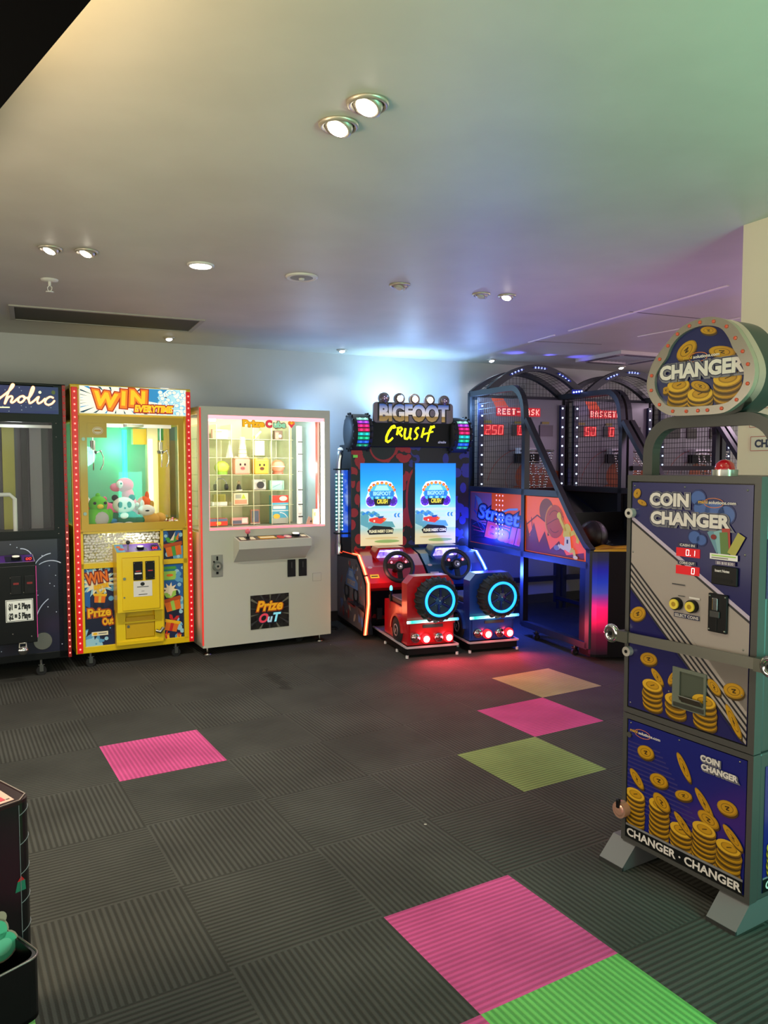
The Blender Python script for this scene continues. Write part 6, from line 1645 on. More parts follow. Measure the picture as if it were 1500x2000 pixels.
            for a_, b_ in ((.9, 2.6), (3.9, 5.4)): A.arc(-.30, .985, .085, a_, b_, .005, RB, 3)
            A.line([(-.42, .95), (-.30, 1.0), (-.18, 1.03)], .005, RB, 3); A.arc(-.30, .985, .128, 1.9, 4.3, .016, M('art_rim', '#ee8a2a', .35), 3.2)
            A.line([(-.24, 1.06), (-.16, .96), (-.13, .90)], .022, MATS['art_rim'], 3.4)
            # generic dunking player in white kit
            A.ell(-.13, .925, .052, .056, YE, 5); A.ell(-.155, .895, .030, .026, YE, 5.2); A.line([(-.10, .90), (-.03, .925), (.01, .885), (.0, .845)], .036, YE, 5)
            A.line([(-.15, .92), (-.22, 1.0), (-.235, 1.03)], .03, YE, 5); A.ell(-.24, 1.035, .028, .026, YE, 5.1)
            A.poly([(-.16, .88), (-.09, .885), (-.075, .80), (-.10, .765), (-.17, .785)], CR, 5.6); A.rect(-.135, .83, -.115, .86, BLK_INK, 6)
            A.line([(-.16, .79), (-.225, .805), (-.25, .785)], .034, CR, 5.4); A.line([(-.10, .775), (-.045, .79), (-.03, .745)], .032, YE, 5.4); A.ell(-.27, .785, .036, .020, M('art_grey', '#8a8a98', .35), 5.5); A.ell(-.02, .735, .03, .014, CR, 5.7)
        m.build('side_artwork', t, 'orange side panel with a basketball player print' if sg < 0 else None)
    # playfield, ball tray and front
    m = MB().prism([(1.62, 1.20), (1.62, 1.17), (.45, .74), (.0, .74), (.0, .77), (.45, .77)], 'x', .03, MW - .03, M('ramp_black', '#0c0c0f', .4)); m.box(.03, MW - .03, .70, .72, .77, 1.02, M('ramp_black'))
    m.build('playfield', t)
    plan = [(0.0, -.13), (.0, -.16), (.03, -.185), (.12, -.21), (.25, -.265), (.42, -.30), (.55, -.30), (.72, -.265), (.85, -.21), (.94, -.185), (MW, -.16), (MW, -.13)]
    m = MB().prism(plan, 'z', .03, .80, BLACK); m.box(.0, MW, -.13, -.02, .03, .80, BLACK); m.build('front_cabinet', t)
    DK = M('deck_yellow', '#dcaa0c', .35, coat=.3); 
    m = MB().prism(plan, 'z', .80, .815, DK).prism([(.02, -.13), (.28, .08), (.26, -.06), (.6, .0), (.7, -.05), (.95, -.13)], 'z', .803, .818, DK)
    A = Art(m, (0, 0, .818), (1, 0, 0), (0, 1, 0)); A.poly([(.03, -.17), (.3, -.10), (.1, -.19)], M('deck_orange', '#b87408', .35), .3); A.poly([(.3, -.27), (.7, -.10), (.5, -.285)], MATS['deck_orange'], .3)
    m.build('deck', t)
    GL = ramp_mat('front_column_glow', [(.06, '#1a0412'), (.20, '#5a0626'), (.30, '#d80a50'), (.38, '#e00c62'), (.46, '#7a2a86'), (.50, '#35409a'), (.58, '#0a2aa0'), (.66, '#050a8c'), (.74, '#12123a'), (.80, '#141426')], 'Z', .55, .35)
    MB().prism([(-.004, -.14), (-.004, -.166), (.026, -.192), (.108, -.214), (.108, -.200)], 'z', .05, .795, GL).build('corner_light', t, 'light column fading from blue to red')
    if stick:
        m = MB().box(.0, MW, .70, .74, 1.375, 1.415, BLACKM); A = Art(m, (0, .70, 0)); A.rect(.23, 1.38, .30, 1.405, WHITE, 1); m.build('gate_bar', t)
    for u in (.0, MW):
        for y in (.56, .03): caster(t, u, y, .083, .026)
        MB().cyl((u, 1.70, 0), (u, 1.70, .07), .02, RUBBER, n=12).build('levelling_foot', t)
    return B0, off
BB0, _ = bball(0, 'basketball hoop machine nearest the truck game, its score reading 250', 'REET-BASK', '250')
bball(1, 'middle basketball hoop machine, its score reading 50', 'BASKETBAL', '50', True)
bball(2, 'far right basketball hoop machine, seen through the arch of the coin changer', '', '')
for k, (u, y, z, lb) in enumerate(((.26, .12, .895, 'left of the two dark basketballs in the tray of the first hoop machine'), (.10, .30, .905, 'right of the two dark basketballs in the tray'))):
    pass
BALLM = noise_mat('dark_basketball', '#0d0809', '#120b0b', 60, .45, bump=.3)
def basketball(u, y, z, label):
    t = thing('basketball', label, 'basketball', BB0.W(u, y, z), BB0.a, 'basketballs in the first machine tray')
    MB().ball((0, 0, 0), .112, BALLM, n=26).build('skin', t)
    s = MB()
    for ax in ((1, 0, 0), (0, 1, .3)): s.lathe([(.1125, -.002), (.1135, 0), (.1125, .002)], BLK_INK, (0, 0, 0), ax, n=36, closed=True)
    s.build('seam', t)
basketball(.23, .145, .884, 'dark basketball in the tray behind the yellow deck of the first hoop machine')
basketball(.10, .39, .886, 'dark basketball partly hidden behind the slanted frame bar of the first hoop machine')
light('hoop_bay_fill', 'POINT', BB0.W(2.62, .75, 2.15), 12.0, (1.0, 0.74, 0.96), .1)  # fill added to brighten the far hoop bay, stands for bounced light
light('hoop_led', 'POINT', BB0.W(.5, 1.2, 2.0), 0.5, (0.25, 0.3, 1.0), .05)
light('hoop_led', 'POINT', BB0.W(1.5, 1.2, 2.0), 0.5, (0.45, 0.3, 1.0), .05)
light('hoop_front_glow', 'POINT', BB0.W(-.06, -.26, .34), 0.35, (1.0, 0.08, 0.35), .05)
light('ball_glow', 'POINT', BB0.W(.42, .30, 1.02), 0.06, (1.0, 0.2, 0.4), .03)
light('arch_blue_up', 'SPOT', BB0.W(.25, 1.30, 2.28), 2.2, (0.12, 0.12, 1.0), .02, BB0.W(.20, 1.28, 2.42), 80, .8, spec=0.0)
light('arch_blue_up', 'SPOT', BB0.W(.56, 1.30, 2.33), 0.8, (0.12, 0.12, 1.0), .02, BB0.W(.56, 1.28, 2.42), 80, .8, spec=0.0)
light('arch_blue_up', 'SPOT', BB0.W(.86, 1.30, 2.24), 2.2, (0.12, 0.12, 1.0), .02, BB0.W(.88, 1.28, 2.42), 80, .8, spec=0.0)
# ================================================================== COIN CHANGER
CF = Frame(0.85897, 2.70938, -58.5)
cc = thing('coin_changer', 'tall grey coin changer cabinet with dark blue coin artwork and a round CHANGER sign', 'coin changer', CF.W(0, 0), CF.a)
CG = M('changer_grey', '#474744', 0.42, 0.1); CG2 = M('changer_dark', '#333432', 0.45, 0.1)
CW, CD, Z0, ZS, Z1 = 0.500, 0.33, 0.08, 0.546, 1.387
def shell(z0, z1, d0, d1, name):
    m = MB().box(0, CW, 0.03, CD, z0, z1, CG, .006)
    m.ringprism([(0, z0), (CW, z0), (CW, z1), (0, z1)], [(d0[0], d0[1]), (d1[0], d0[1]), (d1[0], d1[1]), (d0[0], d1[1])], 'y', -.006, .03, CG)
    return m.build(name, cc)
shell(ZS + .001, Z1, (.016, .566), (.478, 1.366), 'upper_body')
shell(Z0, ZS - .002, (.018, .096), (.482, .526), 'lower_body')
for u0, u1 in ((-.044, .061), (.395, .497)):
    m = MB().prism([(-.066, .0), (-.066, .012), (.004, .080), (CD - .02, .080), (CD - .02, .0)], 'x', u0, u1, M('foot_grey', '#5c5d5c', .5))
    m.box(u0, u1, -.068, -.060, 0, .012, CG2); m.build('foot', cc)
BLUE1 = M('changer_blue', '#211f58', 0.2, coat=.7); BLUE2 = M('changer_blue_lower', '#161c70', .25, coat=.5)
GO = {n: M('coin_' + n, h, .35) for n, h in dict(hi='#d2a526', face='#b98a10', mid='#97700c', dark='#463206', edge='#7a590a').items()}
def coin(A, u, v, a, b, rot=0.0, L=3, thick=.006):
    A.ell(u + thick * .5, v - thick, a, b, GO['dark'], L, rot); A.ell(u, v, a, b, GO['mid'], L + .3, rot); A.ell(u - a * .03, v + b * .05, a * .9, b * .88, GO['face'], L + .6, rot)
    A.ell(u, v, a * .62, b * .60, GO['edge'], L + .9, rot); A.ell(u, v, a * .55, b * .52, GO['face'], L + 1.1, rot); 
    c, d = cos(rot), sin(rot); A.line([(u - a * .22 * c, v - a * .22 * d + b * .15), (u + a * .2 * c, v + a * .2 * d + b * .2), (u - a * .1 * c, v - b * .2 - a * .1 * d), (u + a * .22 * c, v - b * .25 + a * .22 * d)], min(a, b) * .16, GO['dark'], L + 1.3)
def stack(A, u, v0, v1, a, L=4, tilt=0.0):
    n = max(2, int(round((v1 - v0) / .017))); b = a * .52; q = random.Random(int(u * 1000))
    for i in range(n + 1):
        v = v0 + (v1 - v0) * i / n; du = q.uniform(-.003, .003)
        A.ell(u + du, v - .006, a, b, GO['dark'], L + i * .12); A.ell(u + du, v, a, b, GO['mid'] if i % 2 else GO['edge'], L + i * .12 + .04); A.ell(u + du - .002, v + .002, a * .96, b * .94, GO['hi'] if i == n else GO['face'], L + i * .12 + .08)
        if i < n: A.ell(u + du - .001, v + .007, a * .97, b * .95, GO['edge'], L + i * .12 + .1)
    A.ell(u, v1 + .002, a * .66, b * .62, GO['mid'], L + n * .12 + .2); A.ell(u, v1 + .003, a * .56, b * .5, GO['face'], L + n * .12 + .25); A.line([(u - a * .2, v1), (u + a * .2, v1 + .006)], .003, GO['dark'], L + n * .12 + .3)
LT = M('letter_cream', '#d8d4cc', .4); LTE = M('letter_edge', '#6f7078', .4); LTD = M('letter_shadow', '#2a2c48', .4)
def title(A, txt, u, v, size, width, L=8):
    A.text(txt, u + .002, v - .002, size, LTE, L, bold=size * .17, width=width * 1.07); A.text(txt, u, v, size, LTD, L + .5, bold=size * .10, width=width * 1.035); A.text(txt, u, v, size, LT, L + 1, bold=size * .05, width=width)
def swoosh_logo(A, u, v, w, L=5, t1='mini', t2='solutions.com'):
    a = w * .5
    A.text(t1, u - a * .70, v - .003, w * .11, GO['hi'], L, bold=.0004, width=w * .24); A.text(t2, u + a * .28, v - .003, w * .10, LT, L, bold=.0004, width=w * .68)
    A.arc(u - a * .15, v, w * .25, .35, PI - .1, .0022, M('logo_orange', '#c8703c', .4), L, 14, .42); A.arc(u - a * .15, v, w * .25, PI + .35, 2 * PI - .2, .0022, MATS['logo_orange'], L, 14, .42)
BAND = M('band_grey', '#a39a92', .25, coat=.5)
# upper door
ud = MB().box(.020, .474, -.004, .02, .570, 1.362, BLUE1)
A = Art(ud, (0, -.004, 0), gap=.0005); A.clip = (.021, .572, .473, 1.360)
A.poly([(.0, 1.250), (.48, .952), (.48, .640), (.300, .835), (.0, 1.110)], BAND, 1)
A.poly([(.30, .84), (.48, .66), (.48, .80), (.44, .83)], BAND, 1)
A.line([(.0, 1.252), (.48, .955)], .012, M('band_edge', '#b9aec2', .3), 2); A.line([(.0, 1.240), (.48, .943)], .007, M('band_black', '#1a1a20', .4), 2)
for k in range(5):
    o_ = k * .0215
    A.line([(.0, 1.108 - o_), (.48, .655 - o_)], .014, BAND, 2); A.line([(.0, 1.098 - o_), (.48, .645 - o_)], .007, MATS['band_black'], 2.2)
A.poly([(.0, .998), (.48, .545), (.48, .5), (.0, .5)], BLUE1, 2.6)
CL = M('cloud_blue', '#35599c', .3, coat=.4); CLD = M('cloud_edge', '#16275e', .3)
for (u, v, r) in ((.285, 1.316, .026), (.300, 1.285, .030), (.345, 1.275, .035), (.385, 1.268, .030), (.275, 1.19, .022), (.30, 1.183, .018)):
    A.ell(u, v, r + .004, r + .003, CLD, 3); 
for (u, v, r) in ((.285, 1.316, .026), (.300, 1.285, .030), (.345, 1.275, .035), (.385, 1.268, .030), (.275, 1.19, .022), (.30, 1.183, .018)): A.ell(u, v, r, r * .9, CL, 3.5)
coin(A, .042, 1.324, .018, .014, .9, 4, .003); coin(A, .064, 1.293, .020, .009, -.3, 4, .003); coin(A, .055, .905, .036, .024, .5, 4, .004)
coin(A, .105, .757, .036, .022, .15, 4); coin(A, .143, .704, .034, .013, -.75, 4); coin(A, .205, .715, .03, .013, 1.0, 4); coin(A, .36, .722, .030, .016, -.75, 4); coin(A, .428, .727, .036, .024, .1, 4); coin(A, .430, .632, .055, .013, -1.05, 4)
stack(A, .124, .600, .667, .042); stack(A, .220, .600, .642, .042, 6); stack(A, .330, .596, .665, .044, 8)
title(A, 'COIN', .176, 1.288, .056, .155); title(A, 'CHANGER', .250, 1.226, .056, .300)
swoosh_logo(A, .352, 1.303, .14)
A.clip = None
udo = ud.build('upper_door', cc)
# note acceptor, coin slot, displays, buttons on the upper door
m = MB().box(.345, .433, -.014, -.004, 1.050, 1.108, BLACKM, .003).box(.352, .418, -.0155, -.014, 1.062, 1.070, RUBBER); A = Art(m, (0, -.014, 0)); A.text('Insert Notes', .383, 1.090, .012, WHITE, 1, bold=.0003, width=.05); m.build('note_acceptor', cc)
nt_ = MB(); A = Art(nt_, (0, -.0046, 0), gap=.0004)
for k, (u, v, r, hx) in enumerate(((.352, 1.185, .5, '#5f8ea0'), (.368, 1.182, .25, '#7fb0b4'), (.390, 1.19, 0.05, '#a83a30'), (.384, 1.178, .1, '#5a7a3c'), (.425, 1.178, -.5, '#a8a44a'))):
    c_, d_ = cos(r), sin(r); A.poly([(u + a * c_ - b * d_, v + a * d_ + b * c_) for a, b in ((-.014, -.036), (.014, -.036), (.014, .036), (-.014, .036))], M('note_%d' % k, hx, .5), 8 + k)
A.ell(.347, 1.197, .010, .008, INK['dred'], 14); A.rect(.336, 1.128, .432, 1.146, WHITE, 15); A.rect(.342, 1.138, .426, 1.142, INK['lime'], 16); A.rect(.342, 1.131, .40, 1.135, INK['grey'], 16); A.rect(.356, 1.112, .424, 1.124, M('label_mauve', '#6a6078', .4), 15); A.text('$5 $10 $20', .39, 1.1145, .011, WHITE, 16, width=.055)
nt_.build('banknote_print', udo)
RBG = M('changer_led_bg', '#8a0a10', .3, emit=.6, ehex='#c00c14'); RDG = M('changer_digit', '#ffd8d0', .3, emit=2.5)
for z0, z1, val, cap in ((1.124, 1.152, '01', 'CASH IN'), (1.066, 1.094, '0', 'COINS OUT')):
    m = MB().box(.208, .296, -.007, -.004, z0, z1, RBG); A = Art(m, (0, -.007, 0), gap=.0004)
    for i, ch in enumerate(val): seven(A, ch, .290 - (len(val) - i) * .022, z0 + .005, .010, .018, RDG, 1, .05)
    if len(val) == 2: A.ell(.262, z0 + .006, .0015, .0015, RDG, 1)
    A.rect(.215, z1 + .004, .285, z1 + .016, LTD, 1); A.text(cap, .25, z1 + .006, .011, LT, 2, bold=.0003, width=.056)
    m.build('counter_display', cc)
lb_ = MB(); A = Art(lb_, (0, -.0046, 0), gap=.0004); A.rect(.205, .922, .302, .937, LTD, 8); A.text('SELECT COINS', .2535, .925, .013, LT, 9, bold=.0003, width=.09); A.rect(.195, 1.028, .245, 1.032, INK['dgrey'], 8); A.rect(.262, .990, .302, .996, LT, 8); A.rect(.22, .992, .245, .995, INK['dgrey'], 8); lb_.build('button_labels', udo)
for u in (.216, .276):
    MB().cyl((u, -.004, .966), (u, -.020, .966), .021, BLACK, n=24).cyl((u, -.020, .966), (u, -.026, .966), .0165, M('yellow_button', '#cbb43a', .3, emit=.15), n=24).cyl((u, -.026, .966), (u, -.0265, .966), .008, M('button_gold', '#a8861c', .3), n=16).build('coin_button', cc)
m = MB().box(.336, .402, -.014, -.004, .898, 1.020, BLACK, .003).box(.356, .374, -.022, -.014, .968, 1.008, CHROME, .002).box(.346, .380, -.020, -.014, .945, .966, DGREY, .002).box(.366, .370, -.016, -.014, .905, .945, RUBBER)
for a, b in ((.342, .906), (.396, .906), (.342, 1.012), (.396, 1.012)): m.ball((a, -.014, b), .0035, STEEL, n=8)
m.build('coin_slot', cc)
# payout cup
m = MB().box(.213, .330, -.006, -.002, .625, .752, M('cup_steel', '#5c6456', .3, .4)); m.box(.213, .330, -.012, -.004, .625, .640, STEEL); m.prism([(-.008, .640), (-.030, .668), (-.028, .670), (-.006, .655)], 'x', .245, .325, STEEL)
m.build('payout_cup', cc)
MB().ringprism([(.208, .622), (.334, .622), (.334, .756), (.208, .756)], [(.236, .650), (.326, .650), (.326, .745), (.236, .745)], 'y', -.012, -.006, M('cup_rim', '#747c6e', .3, .3)).build('cup_rim', cc)
def rivets(pts, y, name='rivets'):
    m = MB()
    for u, z in pts: m.ball((u, y, z), .0035, STEEL, n=8)
    return m.build(name, cc)
rivets([(.030, 1.350), (.234, 1.350), (.455, 1.346), (.028, 1.120), (.452, 1.150), (.026, .905), (.455, .72), (.030, .585), (.278, .758), (.19, .665), (.238, .578), (.455, .585), (.034, .513), (.235, .512), (.455, .512), (.455, .20), (.455, .86)], -.004)
for z in (1.255, .768):
    MB().cyl((.022, -.004, z), (.022, -.024, z), .017, M('lock_face', '#c9c6bb', .3, .4), n=20).cyl((.022, -.024, z), (.022, -.026, z), .006, BLACK, n=12).build('key_lock', cc)
MB().cyl((.03, -.003, .47), (.03, -.010, .47), .010, STEEL, n=16).build('key_lock', cc)
# lower door
ld = MB().box(.022, .478, -.004, .02, .100, .522, BLUE2)
A = Art(ld, (0, -.004, 0), gap=.0005); A.clip = (.023, .101, .477, .521)
for k in range(17): A.line([(.02, .445 - k * .0145), (.02 + .14 + k * .012, .445 - k * .0145)], .005, M('stripe_purple', '#35306e', .3), 1)
A.rect(.02, .10, .48, .142, M('strip_black', '#0a0c0c', .3), 9); A.rect(.02, .142, .48, .150, M('strip_grey', '#77787a', .4), 9)
coin(A, .101, .428, .036, .024, .15, 4); coin(A, .256, .428, .050, .014, -1.0, 4); coin(A, .065, .322, .040, .017, -.75, 4); coin(A, .158, .348, .038, .024, .1, 4); coin(A, .257, .333, .034, .017, .25, 4); coin(A, .335, .337, .052, .014, -.85, 4); coin(A, .417, .352, .036, .024, .1, 4); coin(A, .352, .290, .040, .023, -.25, 6)
for u, v0, v1, a, L in ((.061, .165, .262, .042, 3), (.163, .158, .262, .042, 4), (.252, .160, .212, .044, 5), (.340, .155, .250, .044, 6), (.428, .152, .228, .044, 7)): stack(A, u, v0, v1, a, L * 1.0)
coin(A, .172, .278, .038, .024, -.5, 6.6); coin(A, .258, .238, .045, .013, -.7, 7.2); coin(A, .440, .268, .045, .014, -.7, 8.6)
title(A, 'COIN', .354, .474, .026, .070); title(A, 'CHANGER', .386, .446, .026, .130)
swoosh_logo(A, .096, .487, .135)
A.clip = None
A.text('CHANGER · CHANGER', .250, .108, .038, LT, 11, bold=.0012, width=.445)
ld.build('lower_door', cc)
MB().cyl((.012, -.006, .195), (.012, -.034, .195), .029, M('copper_lock', '#d8a890', .25, .6), n=24).lathe([(.022, .0), (.016, .004), (.012, .003), (.004, .005)], M('copper_lock', '#d8a890', .25, .6), (.012, -.034, .195), (0, -1, 0), n=24).box(.006, .018, -.044, -.030, .204, .236, BLACK, .003).build('round_lock', cc)
# side artwork at the right
sd = MB().box(CW, CW + .002, .055, .30, .10, .50, BLUE2); A = Art(sd, (CW + .002, 0, 0), (0, 1, 0), (0, 0, 1)); A.rect(.055, .10, .30, .142, MATS['strip_black'], 1); A.text('CHANGER', .178, .108, .038, LT, 2, bold=.001, width=.22); A.rect(.055, .142, .30, .148, MATS['strip_grey'], 1)
for u, v0, v1 in ((.11, .165, .24), (.21, .165, .27)): stack(A, u, v0, v1, .04, 2)
sd.build('side_artwork', cc); MB().box(CW, CW + .002, .03, .30, 1.02, 1.20, BLUE1).build('side_artwork', cc)
# locking bar with padlocks
br = MB(); br.tube([(-.022, -.036, .822), (.545, -.036, .836)], 0, M('bar_steel', '#86857a', .35, .8), sq=(.017, .004)); br.box(-.022, .045, -.046, -.030, .803, .842, M('bar_bracket', '#6c6d62', .4, .8)); br.box(.515, .556, -.046, -.02, .815, .855, M('bar_bracket')); br.box(.53, .545, -.04, .06, .82, .85, M('bar_bracket')); br.box(-.02, -.006, -.04, .06, .805, .835, M('bar_bracket'))
bro = br.build('locking_bar', cc)
for u, z in ((-.030, .826), (.565, .838)):
    q = MB().tube([(u + .022 * cos(a), -.040, z + .024 * sin(a)) for a in [2 * PI * i / 20 for i in range(20)]], .010, CHROME, n=10, closed=True).cyl((u, -.034, z), (u, -.046, z), .018, CHROME, n=20).cyl((u, -.046, z), (u, -.048, z), .008, BLACK, n=12)
    q.build('padlock', bro)
# beacon, arch, sign
m = MB().cyl((.304, .10, Z1), (.304, .10, Z1 + .020), .040, M('beacon_base', '#a9a8a0', .25, .5), n=24); bo = m.build('beacon', cc)
MB().lathe([(.031, .018), (.031, .026), (.027, .040), (.015, .050), (.003, .053)], M('beacon_red', '#a80f1c', .15, coat=.8, emit=.12), (.304, .10, Z1), n=24).build('red_dome', bo)
ap = [(.012, .10, Z1)] + [(.012, .10, 1.46)] + [(.012 + .105 * (1 - cos(a)), .10, 1.462 + .105 * sin(a)) for a in [PI / 2 * i / 8 for i in range(1, 9)]] + [(.383 + .105 * sin(a), .10, 1.462 + .105 * cos(a)) for a in [PI / 2 * i / 8 for i in range(0, 9)]] + [(.488, .10, Z1)]
MB().tube(ap, 0, CG, sq=(.020, .020)).build('sign_arch', cc)
def spline(pts, n=7):
    out = []; N = len(pts)
    for i in range(N):
        p0, p1, p2, p3 = (Vector(pts[(i + k - 1) % N]) for k in range(4))
        for j in range(n):
            t = j / n
            out.append(tuple(0.5 * ((2 * p1) + (-p0 + p2) * t + (2 * p0 - 5 * p1 + 4 * p2 - p3) * t * t + (-p0 + 3 * p1 - 3 * p2 + p3) * t ** 3)))
    return out
raw = [(0, .150), (.068, .128), (.112, .066), (.150, .030), (.196, -.022), (.192, -.088), (.135, -.142), (.04, -.150), (-.04, -.150), (-.135, -.142), (-.192, -.088), (-.196, -.022), (-.150, .030), (-.112, .066), (-.068, .128)]
SC = (.262, 1.725)
def by_angle(pts, n=96):
    sp = spline(pts, 10); out = []
    for k in range(n):
        t = 2 * PI * k / n; d = (cos(t), sin(t)); best = 0.1
        for i in range(len(sp)):
            ax_, az_ = sp[i][0] - SC[0], sp[i][1] - SC[1]; bx_, bz_ = sp[(i + 1) % len(sp)][0] - SC[0], sp[(i + 1) % len(sp)][1] - SC[1]
            ca = d[0] * az_ - d[1] * ax_; cb = d[0] * bz_ - d[1] * bx_
            if ca * cb <= 0 and abs(ca - cb) > 1e-12:
                f = ca / (ca - cb); r = (ax_ + (bx_ - ax_) * f) * d[0] + (az_ + (bz_ - az_) * f) * d[1]
                if r > 0: best = r
        out.append((SC[0] + best * d[0], SC[1] + best * d[1]))
    return out
out_ = by_angle([(0.292, 1.888), (0.219, 1.881), (0.17, 1.858), (0.13, 1.822), (0.1, 1.793), (0.076, 1.762), (0.059, 1.716), (0.058, 1.683), (0.074, 1.645), (0.105, 1.612), (0.144, 1.591), (0.178, 1.584), (0.266, 1.582), (0.35, 1.584), (0.393, 1.603), (0.427, 1.63), (0.447, 1.660), (0.455, 1.697), (0.449, 1.736), (0.433, 1.772), (0.411, 1.810), (0.385, 1.845), (0.348, 1.872)])
inn = by_angle([(0.274, 1.864), (0.219, 1.857), (0.179, 1.839), (0.151, 1.811), (0.135, 1.779), (0.106, 1.747), (0.09, 1.713), (0.095, 1.673), (0.122, 1.636), (0.156, 1.616), (0.242, 1.610), (0.349, 1.612), (0.388, 1.630), (0.415, 1.666), (0.418, 1.707), (0.399, 1.751), (0.38, 1.779), (0.361, 1.817), (0.331, 1.849)])
def scaled(k): return [(SC[0] + (a - SC[0]) * k, SC[1] + (b - SC[1]) * k) for a, b in out_]
YS = .02
sg = MB().prism(scaled(.985), 'y', YS + .02, YS + .155, M('sign_housing', '#2f3a37', .3, .3), True)
sg.ringprism(scaled(1.0), scaled(.97), 'y', YS + .014, YS + .05, CHROME, True)
so = sg.build('sign_box', cc)
rg = MB().ringprism(out_, inn, 'y', YS - .006, YS + .016, M('sign_bezel', '#b8b0a0', .22, .75), True); ro = rg.build('sign_bezel', so) if False else rg.build('sign_bezel', cc)
N = len(out_); idx = [int(i * N / 20) for i in range(20)]
for i in idx:
    u = (out_[i][0] + inn[i][0]) / 2; z = (out_[i][1] + inn[i][1]) / 2
    MB().ball((u, YS - .008, z), .0060, M('sign_bulb', '#b8442c', .15, emit=.15), (1, .6, 1), n=10).build('sign_bulb', ro)
fa = MB().prism(inn, 'y', YS + .006, YS + .014, M('sign_blue', '#262a56', .2, coat=.5, emit=.04)); A = Art(fa, (0, YS + .006, 0), gap=.0005); A.clip = (SC[0] - .2, SC[1] - .116, SC[0] + .16, SC[1] + .2)
coin(A, .205, 1.795, .042, .026, .55, 2); coin(A, .335, 1.775, .048, .018, -.2, 2); coin(A, .285, 1.848, .03, .012, -.2, 2)
A.clip = (SC[0] - .145, SC[1] - .118, SC[0] + .145, SC[1] + .2)
stack(A, .180, 1.630, 1.683, .044, 3); stack(A, .262, 1.622, 1.648, .048, 4); coin(A, .262, 1.675, .036, .015, -.3, 9); stack(A, .358, 1.635, 1.690, .050, 3); coin(A, .128, 1.672, .016, .012, .2, 3)
A.clip = None
title(A, 'CHANGER', .258, 1.708, .062, .312, 12)
swoosh_logo(A, .262, 1.768, .14, 10)
fa.build('sign_face', cc)

# ================================================================== STICKERS ON THE PILLAR
GX = Frame(1.5, 3.287, 24.57 - 90)
def notice(u0, z0, u1, z1, txt, label):
    t = thing('notice', label, 'sign', GX.W(u0, -.001, z0), GX.a)
    m = MB().box(0, u1 - u0, -.002, 0, 0, z1 - z0, M('notice_white', '#d8ccbe', .5)); m.build('card', t)
    m = MB(); A = Art(m, (0, -.002, 0)); w, h = u1 - u0, z1 - z0
    A.line([(.006, .006), (w - .006, .006), (w - .006, h - .006), (.006, h - .006), (.006, .006)], .003, M('notice_red', '#b86a60', .5), 1)
    if txt: A.text(txt, w / 2, h / 2 - .014, .042, M('notice_navy', '#2c3350', .5), 1, bold=.002, width=w * .78)
    m.build('lettering', t)
notice(.062, 1.475, .292, 1.545, 'CHANGE', 'white notice reading CHANGE with a red border on the cream pillar')
notice(.054, 1.572, .284, 1.66, '', 'white notice with a red border, above the one reading CHANGE')

# ================================================================== CABLE ON THE FLOOR
pts = []
for i in range(30):
    a = i * .42; pts.append((-.47 + .055 * cos(a) * (1 + .25 * sin(i)), 6.60 + .035 * sin(a) + .004 * i, .006 + (i // 15) * .006))
pts += [(-.55, 6.72, .006), (-.60, 6.80, .006)]
tag(MB().tube(pts, .005, RUBBER, n=6).build('power_cable'), 'coil of black cable on the floor between the white machine and the truck game', 'cable')

# ================================================================== BLACK MACHINE AT THE LOWER LEFT
LF = Frame(-0.85186, 1.82468, 52.3)
lm = thing('ticket_machine', 'low black machine with a front tray at the lower left edge of the picture', 'arcade game', LF.W(0, 0), LF.a)
BLK = M('gloss_black', '#08090a', .3, coat=.3)
R_ = .034
plan = [(-.60, .0), (-R_, .0)] + [(-R_ + R_ * sin(a), R_ - R_ * cos(a)) for a in [PI / 2 * i / 6 for i in range(1, 7)]] + [(0, .19), (-.60, .19)]
m = MB().prism(plan, 'z', .06, .612, BLK); m.build('body', lm)
MB().box(-.58, -.02, .02, .17, .0, .06, BLACKM).build('plinth', lm)
ln = MB(); LNM = M('fine_line', '#7e8484', .4)
for k in range(7):
    z = .585 - k * .072; ln.tube([(-R_ + (R_ + .001) * sin(a), R_ - (R_ + .001) * cos(a), z + .012 * sin(a)) for a in [PI / 2 * i / 6 for i in range(7)]] + [(.001, .19, z + .03)], .0011, LNM, n=5)
ln.tube([(-R_, -.001, .06), (-R_, -.001, .61)], .001, LNM, n=5)
ln.build('trim_lines', lm)
tp = MB().prism([(p[0], p[1]) for p in plan], 'z', .612, .620, M('top_dark_red', '#2a1416', .25)); A = Art(tp, (0, 0, .620), (1, 0, 0), (0, 1, 0)); A.poly([(-.30, .018), (-.035, .018), (-.030, .105), (-.30, .105)], M('top_label', '#dab4a4', .4), 1)
A.rect(-.10, .03, -.05, .055, M('top_label_red', '#c83c4c', .4), 2); A.rect(-.14, .06, -.06, .066, INK['grey'], 2); A.rect(-.14, .075, -.06, .080, INK['grey'], 2); A.rect(-.048, .03, -.04, .034, INK['dgrey'], 2); A.line([(-.60, .003), (-.03, .003), (-.003, .03), (-.003, .188)], .003, M('top_edge', '#a89a90', .3, .5), 3)
tp.build('top_panel', lm)
MB().ball((-.075, .16, .632), .026, M('green_knob', '#3fbf5c', .3), (1.4, 1, .6), n=14).build('knob', lm)
fa = MB(); A = Art(fa, (0, 0, 0))
MI = M('mint_print', '#5fd0a0', .4); MO = M('mint_outline', '#b8a890', .4); MD = M('mint_dark', '#1f7a5c', .4)
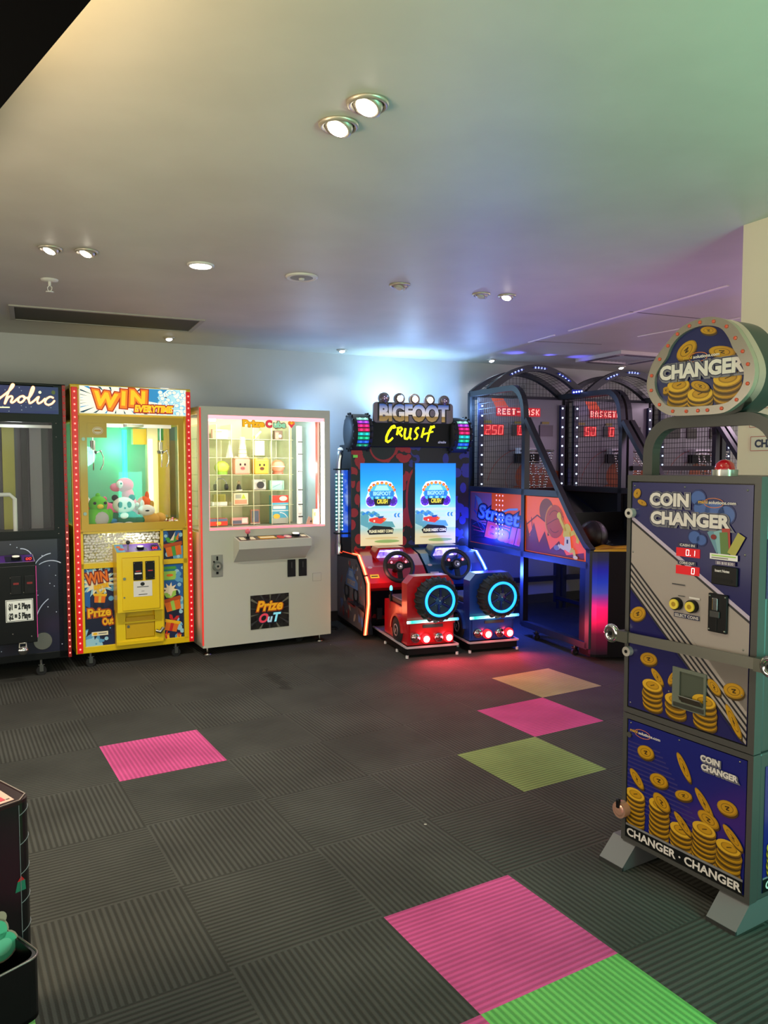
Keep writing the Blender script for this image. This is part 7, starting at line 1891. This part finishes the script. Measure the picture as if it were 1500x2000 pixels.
for u, v, r in ((-.10, .325, .030), (-.082, .285, .034), (-.13, .29, .045), (-.115, .36, .018), (-.088, .355, .014)): A.ell(u, v, r + .004, r + .004, MO, 1)
for u, v, r in ((-.10, .325, .030), (-.082, .285, .034), (-.13, .29, .045)): A.ell(u, v, r, r, MI, 2)
A.line([(-.125, .30), (-.10, .34)], .004, MD, 3); A.ell(-.082, .285, .022, .020, M('mint_light', '#86e4b8', .4), 3)
fa.build('front_print', lm)
fb = MB(); A = Art(fb, (0, 0, 0)); A.poly([(-.048, .40), (-.022, .40), (-.024, .425), (-.042, .425)], MD, 1); A.poly([(-.043, .425), (-.025, .425), (-.033, .437)], INK['red'], 2)
fb.build('corner_print', lm)
s2 = MB(); A = Art(s2, (0, 0, 0), (0, 1, 0), (0, 0, 1)); A.poly([(.045, .36), (.06, .375), (.06, .34), (.048, .335)], MD, 1); A.poly([(.046, .335), (.06, .34), (.06, .315), (.045, .315)], INK['red'], 1.5); s2.build('side_print', lm)
# tray
tr = MB(); rr = .03
def tray_loop(g): 
    a0_, a1_ = -.60 + g, -.044 - g
    y0 = -.11 + g
    return [(a0_, 0), (a0_, y0)] + [(a1_ - rr + rr * sin(a), y0 + rr - rr * cos(a)) for a in [PI / 2 * i / 6 for i in range(7)]] + [(a1_, 0)]
o1, i1 = tray_loop(0), tray_loop(.008)
n = len(o1)
for z0, z1 in ((.145, .290),):
    v = [(x, y, z0) for x, y in o1] + [(x, y, z1) for x, y in o1] + [(x, y, z0) for x, y in i1] + [(x, y, z1) for x, y in i1]
    f = [(i, i + 1, n + i + 1, n + i) for i in range(n - 1)] + [(2 * n + i, 3 * n + i, 3 * n + i + 1, 2 * n + i + 1) for i in range(n - 1)] + [(n + i, n + i + 1, 3 * n + i + 1, 3 * n + i) for i in range(n - 1)]
    tr.add(v, f, BLK)
tr.prism(o1, 'z', .145, .155, BLK)
tro = tr.build('tray', lm)
MB().tube([(x, y, .291) for x, y in o1], .0025, M('tray_rim', '#8a7c76', .3, .5), n=6).build('tray_rim', tro)
